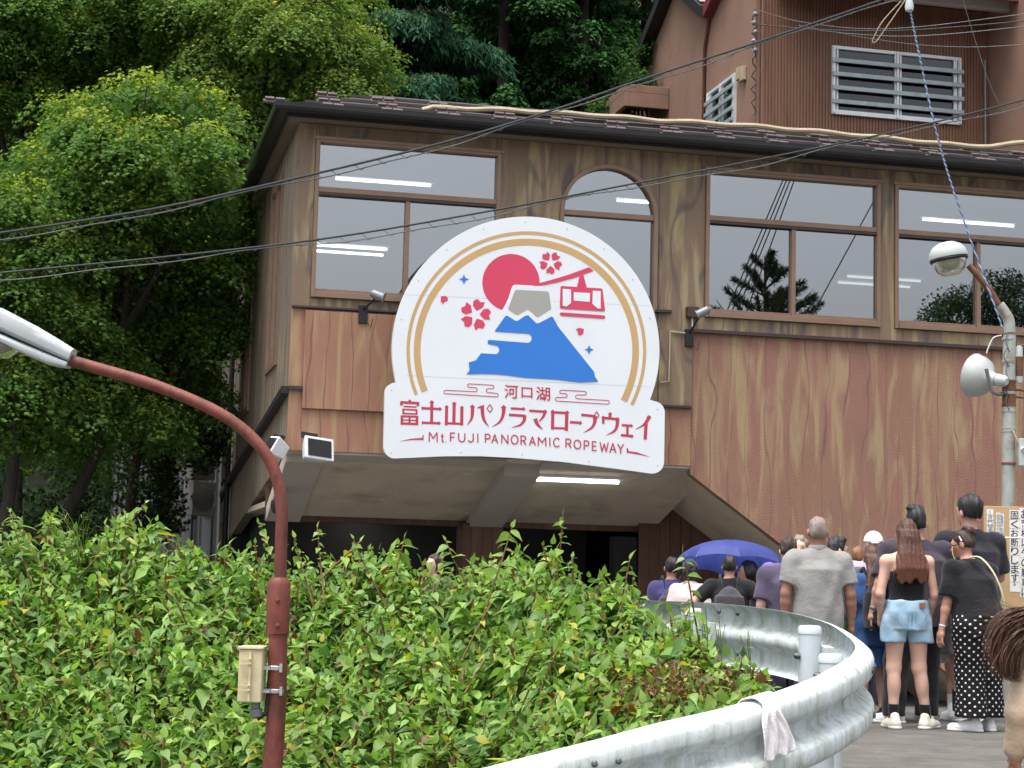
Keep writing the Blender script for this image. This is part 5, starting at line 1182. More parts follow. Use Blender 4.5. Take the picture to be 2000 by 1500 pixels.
def knot_shoot(tip, length, lean, nl, ls):
    """leaves of one arching shoot: returns stem path and leaf arrays"""
    base = tip-np.array([lean[0]*length, lean[1]*length, length*0.9]); mid = (tip+base)/2+np.array([lean[0]*0.1, lean[1]*0.1, length*0.14])
    path = catmull([base, mid, tip], 5); A = np.array(path); s = np.linspace(0.38, 1.0, nl)
    pos = np.stack([np.interp(s*(len(A)-1), range(len(A)), A[:, k]) for k in range(3)], 1)
    az0 = rng.random()*2*PI; az = az0+np.arange(nl)*PI+rng.normal(0, 0.45, nl)
    T = np.stack([np.cos(az), np.sin(az), rng.normal(-0.34, 0.32, nl)], 1); T[-1] = unit(tip-mid)+rng.normal(0, 0.2, 3)
    N = np.stack([rng.normal(0, 0.34, nl), rng.normal(-0.10, 0.34, nl), np.ones(nl)], 1)
    sz = ls*rng.uniform(0.6, 1.2, nl)*(1-0.5*s**5)
    return path, pos, T, N, sz, s
def thicket():
    P, T, N, S_, Cc = [], [], [], [], []; st = MB(); ns = 3000
    for k in range(ns):
        px = rng.uniform(-110, 1500); f_ = rng.random()**0.8
        if px > 1200 and rng.random() < 0.45: continue
        D, py = thicket_point(px, f_); D += rng.normal(0, 0.12); cl_ = math.sin(px*0.024+f_*11+1.7*math.sin(px*0.009))*math.sin(px*0.013-f_*7+0.6); py += rng.normal(0, 16)-34*cl_*(0.35+0.65*(1-abs(2*f_-1)))+8*math.sin(px*0.05)
        tip = at(px, py, D); L = rng.uniform(0.45, 0.85)
        lean = rng.normal(0, 0.30, 2)+np.array([0, -0.18])
        path, pos, t_, n_, sz, s = knot_shoot(tip, L, lean, int(rng.integers(8, 13)), 0.108*rng.uniform(0.7, 1.3))
        P.append(pos); T.append(t_); N.append(n_); S_.append(sz)
        v = rng.uniform(0.65, 1.25, (len(s), 1))*(1+0.0*cl_); q = np.clip(rng.normal(0.12+0.62*s**2+0.15*cl_, 0.27), 0, 1)[:, None]  # light and shade painted into leaf colour: paler shoot tops and mounds
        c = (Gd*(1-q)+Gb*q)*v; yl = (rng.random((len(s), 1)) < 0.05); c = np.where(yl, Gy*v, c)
        br = (rng.random((len(s), 1)) < (0.012 if px < 1150 else 0.05)); c = np.where(br, np.array([0.13, 0.055, 0.022])*v, c); Cc.append(c)
        if k % 3 == 0: st.tube(path[::2], [0.006]*len(path[::2]), 4, False)
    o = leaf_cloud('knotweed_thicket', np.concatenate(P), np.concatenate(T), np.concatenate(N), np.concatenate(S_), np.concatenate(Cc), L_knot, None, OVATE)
    tag(o, 'dense bright green knotweed covering the bank', 'bushes', kind='stuff')
    so_ = st.build('stems', STEM, o); tag(so_, kind='stuff')
    # dark leafy base so that the ground does not show
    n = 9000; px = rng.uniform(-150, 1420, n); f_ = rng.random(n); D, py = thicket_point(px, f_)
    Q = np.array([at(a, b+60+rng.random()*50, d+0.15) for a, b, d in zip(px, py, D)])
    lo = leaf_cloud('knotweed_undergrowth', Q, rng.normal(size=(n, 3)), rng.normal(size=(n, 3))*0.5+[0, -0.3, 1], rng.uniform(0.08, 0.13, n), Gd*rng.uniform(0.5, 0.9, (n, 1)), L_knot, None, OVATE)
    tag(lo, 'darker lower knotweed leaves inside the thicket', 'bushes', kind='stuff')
thicket()
# single shoots that stand clear of the mass: each leaf its own piece
_lm = None
def leaf_piece(parent, pos, T, N, size, mat):
    global _lm
    if _lm is None:
        me = bpy.data.meshes.new('leaf'); me.from_pydata([tuple(v) for v in OVATE[0]], [], OVATE[1]); me.update(); me.polygons.foreach_set('use_smooth', np.ones(len(me.polygons), bool)); me.materials.append(None); _lm = me
    o = bpy.data.objects.new('leaf', _lm); COL.objects.link(o); o.parent = parent
    o.material_slots[0].link = 'OBJECT'; o.material_slots[0].material = mat
    T = T/np.linalg.norm(T); B = np.cross(T, N); B /= np.linalg.norm(B); N = np.cross(B, T)
    M = Matrix(((B[0], T[0], N[0], pos[0]), (B[1], T[1], N[1], pos[1]), (B[2], T[2], N[2], pos[2]), (0, 0, 0, 1)))
    o.matrix_local = M @ Matrix.Diagonal((size, size, size, 1)); return o
def flat_leaf(name, c):
    g = NT(name); p = g.n('ShaderNodeBsdfPrincipled'); p.inputs['Base Color'].default_value = (*c, 1); p.inputs['Roughness'].default_value = 0.42
    co = g.coords(); col = g.ramp(g.noise(co, 6, 3), [(0.3, tuple(x*0.8 for x in c)), (0.7, tuple(x*1.1 for x in c))]); g.l(col, p.inputs['Base Color'])
    t = g.n('ShaderNodeBsdfTranslucent'); g.l(col, t.inputs['Color']); m = g.n('ShaderNodeMixShader'); m.inputs[0].default_value = 0.38
    g.l(p.outputs[0], m.inputs[1]); g.l(t.outputs[0], m.inputs[2]); g.l(m.outputs[0], g.out.inputs['Surface']); return g.m
LG = [flat_leaf('leaf_green', tuple(Gb)), flat_leaf('leaf_bright', (0.28, 0.44, 0.08)), flat_leaf('leaf_mid', (0.16, 0.29, 0.045)), flat_leaf('leaf_yellow', (0.40, 0.40, 0.09))]
shoots = [(285,982,11.9,0.75,12,'tall knotweed shoot with big leaves before the air conditioner units'), (245,1005,11.7,0.6,9,'knotweed shoot leaning left of the tallest shoot'), (100,1012,11.9,0.55,9,'knotweed shoot beside the grass tuft'), (20,1000,11.8,0.6,9,'knotweed shoot at the left edge of the bank'),
          (505,1020,11.3,0.6,10,'knotweed shoot just left of the curved lamp arm'), (575,1050,11.3,0.5,9,'knotweed shoot just right of the lamp post'), (620,1030,11.4,0.55,10,'knotweed shoot under the paired ceiling lamps'), (690,1052,11.5,0.5,9,'knotweed shoot half way between lamp post and column'),
          (790,1050,11.4,0.5,9,'knotweed shoot left of the brown column'), (870,1055,11.3,0.5,9,'knotweed shoot before the brown column'), (1000,1030,10.6,0.6,9,'knotweed shoot with a yellow top leaf before the dark hall'), (1100,1005,10.4,0.75,13,'tallest knotweed shoot before the dark hall doorway'),
          (1060,1065,10.3,0.5,9,'knotweed shoot leaning by the tallest doorway shoot'), (1230,1092,9.9,0.55,8,'slender knotweed shoot before the far guard rail'), (1335,1082,9.7,0.7,11,'arching knotweed shoot over the hatted walkers at the left'), (1180,1120,10.1,0.5,9,'knotweed shoot at the right end of the crest')]
for px, py, D, L, nl, lab in shoots:
    tip = at(px, py, D); base = tip-np.array([0, 0, L+0.45])
    t = thing('knotweed_shoot', lab, 'plant', base, 0, 'knotweed shoots above the crest')
    path, pos, T_, N_, sz, s = knot_shoot(tip, L, rng.normal(0, 0.25, 2), nl+int(rng.integers(-2, 3)), 0.105*rng.uniform(0.8, 1.15)); nl = len(sz)
    MB().tube([np.array(p)-base for p in path], list(np.linspace(0.007, 0.003, len(path))), 5).build('stem', STEM, t, True)
    for i in range(nl): leaf_piece(t, pos[i]-base, T_[i], N_[i], float(sz[i]), LG[int(rng.integers(0, 3))] if rng.random() > 0.08 else LG[3])
# tuft of tall grass
gt = at(140, 1100, 11.6); P, T, N, S_, W_ = [], [], [], [], []
GR = thing('grass_tuft', 'tuft of long arching grass blades on the bank crest', 'grass', gt)
for k in range(34):
    a = rng.normal(0, 0.5); h = rng.uniform(0.18, 0.40); b = rng.normal(0, 0.05, 3)*[1, 1, 0]
    pts = [b, b+[a*0.08, 0, h*0.5], b+[a*0.22, rng.normal(0, .04), h*0.9], b+[a*0.38, rng.normal(0, .05), h*rng.uniform(0.75, 1.0)]]
    MB().tube(catmull(pts, 4), list(np.linspace(0.006, 0.001, 13)), 4, False, 0.3).build('blade', LG[1], GR, True)
# dead brown brush by the near rail
n = 1100; px = rng.normal(1330, 62, n); py = rng.normal(1350, 24, n); D = rng.uniform(8.0, 8.7, n)
DB = leaf_cloud('dead_brush', np.array([at(a, b, c) for a, b, c in zip(px, py, D)]), rng.normal(size=(n, 3))+[0, 0, -0.5], rng.normal(size=(n, 3)), rng.uniform(0.018, 0.042, n), np.array([0.20, 0.11, 0.05])*rng.uniform(0.35, 1.4, (n, 1)), L_knot, None, OVATE, 0.7)
tag(DB, 'withered brown brush hanging behind the near guard rail', 'dead leaves', kind='stuff')
# daisies (fleabane) by the rail
M_pet = simple('white_petals', srgb(238,238,234), 0.7); M_yel = simple('yellow_disc', srgb(220,180,50), 0.8)
fl = None
for k, (px, py, D, lab) in enumerate(((1345,1170,8.9,'white daisy stalk tallest before the rail joint'), (1378,1185,8.8,'white daisy stalk before the left rail post'), (1405,1212,8.7,'white daisy stalk right of the left rail post'), (1462,1232,8.5,'white daisy stalk in the middle of the far rail'), (1268,1385,7.6,'white daisy stalk low beside the near rail'), (1488,1312,8.1,'white daisy stalk just left of the towel'))):
    tp = at(px, py, D); L = 0.42; b = tp-np.array([0, 0, L]); t = thing('daisy', lab, 'flower', b, 0, 'daisies by the guard rail')
    MB().tube(catmull([(0, 0, -0.2), (0.012, 0, L*0.5), (0, 0, L)], 4), 0.0022, 4).build('stem', LG[2], t, True)
    for j in range(4):
        e = np.array([rng.normal(0, 0.03), rng.normal(0, 0.02), L-rng.uniform(0, 0.10)])
        MB().tube([(0.005, 0, L-0.16), e], 0.0014, 4).build('stem', LG[2], t)
        m = MB()
        for a in np.linspace(0, 2*PI, 12, endpoint=False):
            u = np.array([math.cos(a), math.sin(a), 0.15]); v = np.array([-math.sin(a), math.cos(a), 0]); m.add([e+u*0.003-v*0.002, e+u*0.013-v*0.003, e+u*0.013+v*0.003, e+u*0.003+v*0.002], [(0, 1, 2, 3)])
        f_ = m.build('flower_head', M_pet, t); MB().lathe([(0.005, 0), (0.004, 0.003), (0, 0.004)], e, (0, 0, 1), 8).build('disc', M_yel, f_)
    for j in range(5): leaf_piece(t, np.array([0.008, 0, L*(0.15+0.13*j)]), np.array([math.cos(j*2.4), math.sin(j*2.4), 0.5]), np.array([0, 0, 1.0]), 0.035, LG[2])
# trees seen only as reflections in the station windows
def mirror_at(px, py, dist):
    d = ray(px, py); d = d/np.linalg.norm(d); s = ((FA-EYE) @ ew)/(d @ ew); P_ = EYE+d*s; r_ = d-2*(d @ ew)*ew; return P_+r_*dist
mp_ = mirror_at(1497, 500, 34.0); b_ = np.array([mp_[0], mp_[1], -0.8]); PT = thing('pine_tree', 'pine top seen reflected in the middle station window', 'tree', b_)
H = mp_[2]-b_[2]; P, T, N, S_, Cc = [], [], [], [], []; lim = []
for k in range(46):
    z = H*(1-0.34*(k/46)**0.8)-0.25; az = rng.random()*2*PI; R = (H-z)*0.55+0.35; dr = np.array([math.cos(az), math.sin(az), 0.55]); lim.append([np.array([0, 0, z]), np.array([0, 0, z])+dr*R*0.6, np.array([0, 0, z])+dr*R+np.array([0, 0, 0.15*R])])
    for s_ in np.linspace(0.35, 1.0, 12):
        c = np.array([0, 0, z])+dr*R*s_; m_ = 26; v = unit(rng.normal(size=(m_, 3))+dr*1.2); P.append(np.tile(c, (m_, 1))); T.append(v); N.append(rng.normal(size=(m_, 3))); S_.append(rng.uniform(0.14, 0.24, m_)); Cc.append(np.tile([0.03, 0.05, 0.02], (m_, 1)))
leaf_cloud('crown', np.concatenate(P), np.concatenate(T), np.concatenate(N), np.concatenate(S_), np.concatenate(Cc), L_dark, PT, NEEDLE, 0.9)
trunk(PT, 0.10, [(0, 0, -0.2), (0, 0, H*0.4), (0, 0, H*0.8), (0, 0, H)], lim)
m2 = mirror_at(1890, 610, 36.0)
maple('broadleaf tree seen reflected in the right station window', [(m2, (2.0, 2.0, 1.1)), (m2+np.array([1.2, 0.6, 0.9]), (0.9, 0.9, 0.8))], (m2[0], m2[1], -0.8), (0.02, 0.045, 0.012), (0.05, 0.09, 0.02), 0.3, 0.7, group='trees behind the viewer')

for j, (a_, b_) in enumerate((((1534,345),(1424,602)), ((1541,345),(1434,602)), ((1548,345),(1444,602)), ((1556,345),(1462,602)), ((1709,392),(1588,614)))):
    A_, B_ = mirror_at(*a_, 30.0), mirror_at(*b_, 30.0); d_ = B_-A_; A_ = A_-d_*1.5; B_ = B_+d_*0.7
    w_ = MB().tube([(0, 0, 0), B_-A_], 0.02, 5).build('power_line', M_cable, None); w_.location = [float(c) for c in A_]
    tag(w_, ('power line, ' + ['leftmost', 'second from the left', 'third from the left', 'rightmost'][min(j, 3)] + ' of the slanting bundle reflected in the middle window') if j < 4 else 'single power line reflected slanting in the right half of the middle window', 'wire', 'power lines seen in reflection')

# creeper hanging over the shed and the outdoor units
n = 5200; px = np.concatenate([rng.normal(318, 20, n//2), rng.normal(400, 22, n//4), rng.normal(255, 30, n-n//2-n//4)]); py = np.concatenate([rng.uniform(800, 1040, n//2), rng.normal(872, 20, n//4), rng.uniform(840, 1060, n-n//2-n//4)])
cv = leaf_cloud('shed_creeper', np.array([at(a, b, c) for a, b, c in zip(px, py, rng.uniform(30.6, 31.0, n))]), rng.normal(size=(n, 3))+[0, 0, -0.6], rng.normal(size=(n, 3))*0.5+[0, -1, 0.5], rng.uniform(0.05, 0.10, n), np.array([0.03, 0.055, 0.02])*rng.uniform(0.4, 1.4, (n, 1)), L_dark, None, MAPLE)
tag(cv, 'dark creeper hanging over the grey shed and outdoor units', 'creeper', kind='stuff')
# ------------------------------------------------------------------ people: smooth-blended signed distance bodies, meshed by surface nets
class Field:
    def __init__(s, dx): s.dx = dx; s.pr = []; s.lo = np.full(3, 9.0); s.hi = np.full(3, -9.0); s.post = None
    def _g(s, lo, hi): s.lo = np.minimum(s.lo, lo); s.hi = np.maximum(s.hi, hi)
    def cap(s, a, b, ra, rb, k=0.02, cuts=(), flat=None):
        a, b = np.array(a, float), np.array(b, float); m = max(ra, rb)
        s._g(np.minimum(a, b)-m, np.maximum(a, b)+m); s.pr.append(('c', (a, b, ra, rb, flat), k, np.minimum(a, b)-m, np.maximum(a, b)+m, cuts)); return s
    def ell(s, c, r, R=None, k=0.02, cuts=()):
        c, r = np.array(c, float), np.array(r, float); m = np.full(3, r.max()) if R is not None else r
        s._g(c-m, c+m); s.pr.append(('e', (c, r, R), k, c-m, c+m, cuts)); return s
    def loft(s, zs, cx, cy, rx, ry, k=0.03, cuts=(), p=2.0):
        zs, cx, cy, rx, ry = [np.array(v, float) if not np.isscalar(v) else np.full(len(zs), float(v)) for v in (zs, cx, cy, rx, ry)]
        lo = np.array([(cx-rx).min(), (cy-ry).min(), zs.min()]); hi = np.array([(cx+rx).max(), (cy+ry).max(), zs.max()])
        s._g(lo, hi); s.pr.append(('l', (zs, cx, cy, rx, ry, p), k, lo, hi, cuts)); return s
    def mesh(s):
        dx = s.dx; lo = s.lo-3*dx; n = np.ceil((s.hi-s.lo)/dx).astype(int)+7
        ax = [lo[i]+dx*np.arange(n[i]) for i in range(3)]; D = np.full(n, 0.08)
        for typ, q, k, l, h, cuts in s.pr:
            i0 = np.maximum(((l-lo-k-2*dx)/dx).astype(int), 0); i1 = np.minimum(((h-lo+k+2*dx)/dx).astype(int)+2, n); sl = tuple(slice(a, b) for a, b in zip(i0, i1))
            X, Y, Z = ax[0][sl[0]][:, None, None], ax[1][sl[1]][None, :, None], ax[2][sl[2]][None, None, :]
            if typ == 'c':
                a, b, ra, rb, flat = q; ab = b-a; L2 = ab @ ab+1e-9; px, py, pz = X-a[0], Y-a[1], Z-a[2]
                t = np.clip((px*ab[0]+py*ab[1]+pz*ab[2])/L2, 0, 1); ex, ey, ez = px-t*ab[0], py-t*ab[1], pz-t*ab[2]
                if flat is not None: ex, ey, ez = ex*flat[0], ey*flat[1], ez*flat[2]
                d = np.sqrt(ex*ex+ey*ey+ez*ez)-(ra+(rb-ra)*t)
            elif typ == 'e':
                c, r, R = q; px, py, pz = X-c[0], Y-c[1], Z-c[2]
                if R is not None: px, py, pz = [R[0][i]*px+R[1][i]*py+R[2][i]*pz for i in range(3)]
                e0 = np.sqrt((px/r[0])**2+(py/r[1])**2+(pz/r[2])**2); e1 = np.sqrt((px/r[0]**2)**2+(py/r[1]**2)**2+(pz/r[2]**2)**2)+1e-9
                d = e0*(e0-1)/e1
            else:
                zs, cx, cy, rx, ry, p = q; z = Z
                f = lambda v: np.interp(z.ravel(), zs, v).reshape(z.shape)
                a_, b_ = f(rx), f(ry); u, v = np.abs((X-f(cx))/a_), np.abs((Y-f(cy))/b_)
                e = (u**p+v**p)**(1/p); d = np.maximum((e-1)*np.minimum(a_, b_), np.maximum(zs.min()-Z, Z-zs.max()))
            for (pt, nn) in cuts: d = np.maximum(d, (X-pt[0])*nn[0]+(Y-pt[1])*nn[1]+(Z-pt[2])*nn[2])
            o = D[sl]
            if k > 0: hh = np.maximum(k-np.abs(o-d), 0)/k; D[sl] = np.minimum(o, d)-hh*hh*k*0.25
            else: D[sl] = np.minimum(o, d)
        if s.post is not None: D = s.post(D, ax[0][:, None, None], ax[1][None, :, None], ax[2][None, None, :])
        return surface_nets(D, lo, dx)
def surface_nets(D, lo, dx):
    I = D < 0; n = np.array(D.shape)-1
    cnt = np.zeros(n, np.int8)
    cs = [(i, j, k) for i in (0, 1) for j in (0, 1) for k in (0, 1)]
    sl = lambda c: tuple(slice(c[i], c[i]+n[i]) for i in range(3))
    for c in cs: cnt += I[sl(c)]
    act = (cnt > 0) & (cnt < 8); idx = np.argwhere(act); m = len(idx)
    ids = np.full(n, -1, np.int32); ids[act] = np.arange(m)
    acc = np.zeros((m, 3)); w_ = np.zeros(m)
    for a in range(3):
        for c in cs:
            if c[a]: continue
            c2_ = list(c); c2_[a] = 1
            d0 = D[idx[:, 0]+c[0], idx[:, 1]+c[1], idx[:, 2]+c[2]]; d1 = D[idx[:, 0]+c2_[0], idx[:, 1]+c2_[1], idx[:, 2]+c2_[2]]
            x = (d0 < 0) != (d1 < 0); t = np.where(x, d0/np.where(x, d0-d1, 1), 0)
            p = np.tile(np.array(c, float), (m, 1)); p[:, a] = t; acc += p*x[:, None]; w_ += x
    V = lo+dx*(idx+acc/w_[:, None]); F = []
    for a in range(3):
        b, c = (a+1) % 3, (a+2) % 3
        s0 = [slice(1, -1)]*3; s1 = [slice(1, -1)]*3; s0[a] = slice(0, -1); s1[a] = slice(1, None)
        A, B = I[tuple(s0)], I[tuple(s1)]; ch = np.argwhere(A != B); off = np.array([1, 1, 1]); off[a] = 0; q = ch+off
        fl = A[tuple(ch.T)]
        eb = np.zeros(3, int); eb[b] = 1; ec = np.zeros(3, int); ec[c] = 1
        g = lambda r: ids[r[:, 0], r[:, 1], r[:, 2]]
        Q = np.stack([g(q-eb-ec), g(q-ec), g(q), g(q-eb)], 1); Q = np.where(fl[:, None], Q, Q[:, ::-1]); F.append(Q)
    return V, np.concatenate(F)
def sdf_obj(name, fld, mat, parent, col=None):
    V, F = fld.mesh(); F = F[(F >= 0).all(1)]
    me = bpy.data.meshes.new(name); me.vertices.add(len(V)); me.vertices.foreach_set('co', V.astype(np.float32).ravel())
    me.loops.add(F.size); me.loops.foreach_set('vertex_index', F.astype(np.int32).ravel()); me.polygons.add(len(F)); me.polygons.foreach_set('loop_start', (np.arange(len(F))*4).astype(np.int32)); me.update(calc_edges=True)
    me.polygons.foreach_set('use_smooth', np.ones(len(F), bool)); me.materials.append(mat)
    if col is not None:
        ca = me.color_attributes.new('Col', 'FLOAT_COLOR', 'POINT'); c = np.ones((len(V), 4), np.float32); c[:, :3] = col(V); ca.data.foreach_set('color', c.ravel())
    o = bpy.data.objects.new(name, me); COL.objects.link(o)
    if parent: o.parent = parent
    return o
def folds(amp, f=1.0, seed=0.0):
    def fn(D, X, Y, Z):
        w1 = np.sin(Z*23*f+5*np.sin(X*9+seed)+3*np.sin(Y*8+seed*2)+seed); w2 = np.sin(X*31*f+Z*13+4*np.sin(Z*7+seed)+Y*17); w3 = np.sin((X*0.8+Z*0.6)*41*f+3*np.sin(Y*13+seed)+Z*9)
        return D+amp*(0.55*w1+0.35*w2+0.3*w3)
    return fn
def strands(amp, f=1.0, seed=0.0):
    def fn(D, X, Y, Z):
        th = X*150*f+1.4*np.sin(Z*11+seed)+0.8*np.sin(Z*23+seed*3+X*20)
        return D+amp*(np.sin(th)+0.5*np.sin(th*2.3+Y*60+seed))
    return fn
def rotm(yaw=0.0, pitch=0.0, roll=0.0):
    return np.array((Matrix.Rotation(yaw, 3, 'Z') @ Matrix.Rotation(pitch, 3, 'X') @ Matrix.Rotation(roll, 3, 'Y')))
def skin_mat():
    g = NT('skin'); a = g.n('ShaderNodeVertexColor'); a.layer_name = 'Col'; c = g.coords()
    col = g.mix(g.ramp(g.noise(c, 14, 4), [(0.35, 0.0), (0.75, 0.14)]), a.outputs['Color'], srgb(176,110,92))
    g.pbr(col, 0.5, 0, g.bump(g.noise(c, 120, 3), 0.06, 0.003), 0.4, Subsurface_Weight=0.12, Subsurface_Scale=0.01); return g.m
M_skin = skin_mat()
def cloth_mat(name, c, var=0.12, rough=0.85, weave=420, w2=None):
    g = NT(name); co = g.coords(); n1 = g.noise(co, 5, 4)
    col = g.ramp(n1, [(0.3, tuple(x*(1-var*1.6) for x in c)), (0.6, c), (0.85, tuple(min(1, x*(1+var)) for x in c))])
    if w2 is not None: col = g.mix(g.ramp(g.noise(co, 9, 5, 0.7), [(0.45, 0.0), (0.7, 0.8)]), col, w2)
    h = g.math('ADD', g.math('MULTIPLY', g.noise(co, 12, 4), 2.0), g.math('MULTIPLY', g.noise(co, weave, 2), 0.15))
    g.pbr(col, rough, 0, g.bump(h, 0.45, 0.014), 0.2, Sheen_Weight=0.15); return g.m
def dots_mat():
    g = NT('polka_dot_cloth'); tc = g.n('ShaderNodeTexCoord'); sp = g.n('ShaderNodeSeparateXYZ'); va = g.n('ShaderNodeVertexColor'); va.layer_name = 'Col'; g.l(va.outputs['Color'], sp.inputs[0])
    s = 34.0; wob = g.math('MULTIPLY', g.noise(tc.outputs['Object'], 5, 2), 0.9)
    u = g.math('ADD', g.math('MULTIPLY', sp.outputs[0], s), wob); v = g.math('ADD', g.math('MULTIPLY', sp.outputs[1], s), wob)
    a, b = g.math('ADD', u, v), g.math('SUBTRACT', u, v)
    fa = g.math('SUBTRACT', g.math('FRACT', g.math('MULTIPLY', a, 0.5)), 0.5); fb = g.math('SUBTRACT', g.math('FRACT', g.math('MULTIPLY', b, 0.5)), 0.5)
    r = g.math('SQRT', g.math('ADD', g.math('MULTIPLY', fa, fa), g.math('MULTIPLY', fb, fb)))
    col = g.mix(g.ramp(r, [(0.15, 1.0), (0.19, 0.0)]), srgb(24,23,28), srgb(226,224,220))
    g.pbr(col, 0.8, 0, g.bump(g.noise(tc.outputs['Object'], 10, 4), 0.3, 0.012), 0.2); return g.m
def hair_mat(name, c, c2_=None, z0=1.2, z1=1.55):
    g = NT(name); co = g.coords((150, 150, 4)); n1 = g.noise(co, 1.0, 4, 0.6); base = c
    if c2_ is not None:
        tc = g.n('ShaderNodeTexCoord'); sp = g.n('ShaderNodeSeparateXYZ'); g.l(tc.outputs['Object'], sp.inputs[0])
        f = g.math('DIVIDE', g.math('SUBTRACT', g.math('ADD', sp.outputs[2], g.math('MULTIPLY', n1, 0.12)), z0+0.06), z1-z0); base = g.mix(g.ramp(f, [(0.0, 0.0), (1.0, 1.0)]), c2_, c)
    col = g.mix(g.ramp(n1, [(0.35, 0.0), (0.7, 0.6)]), base, tuple(min(1, x*2.2+0.01) for x in (c if c2_ is None else c2_)))
    g.pbr(col, 0.42, 0, g.bump(n1, 0.6, 0.01), 0.45); return g.m
H_black = hair_mat('black_hair', (0.010, 0.009, 0.010)); H_brown = hair_mat('dark_brown_hair', (0.028, 0.014, 0.010)); H_red = hair_mat('ombre_hair', (0.024, 0.012, 0.009), (0.105, 0.036, 0.020), 1.12, 1.46)
H_grey = hair_mat('cropped_grey_hair', (0.20, 0.155, 0.135)); H_lt = hair_mat('light_brown_hair', (0.16, 0.075, 0.032)); H_br2 = hair_mat('wavy_brown_hair', (0.05, 0.022, 0.014), (0.085, 0.038, 0.022), 1.1, 1.5)
SK = {'tan': srgb(186,140,120), 'light': srgb(212,172,154), 'mid': srgb(196,154,134), 'brown': srgb(158,116,97)}
M_shoe = cloth_mat('white_shoe', srgb(232,232,234), 0.04, 0.6); M_cream = cloth_mat('cream_shoe', srgb(224,220,204), 0.04, 0.6); M_sole = simple('rubber_sole', srgb(214,214,212), 0.6)
M_blackcloth = cloth_mat('black_cloth', srgb(28,27,32)); M_navy = cloth_mat('navy_cloth', srgb(40,40,62)); M_sock = cloth_mat('black_sock', srgb(26,26,30)); M_wsock = cloth_mat('white_sock', srgb(224,224,226), 0.05)

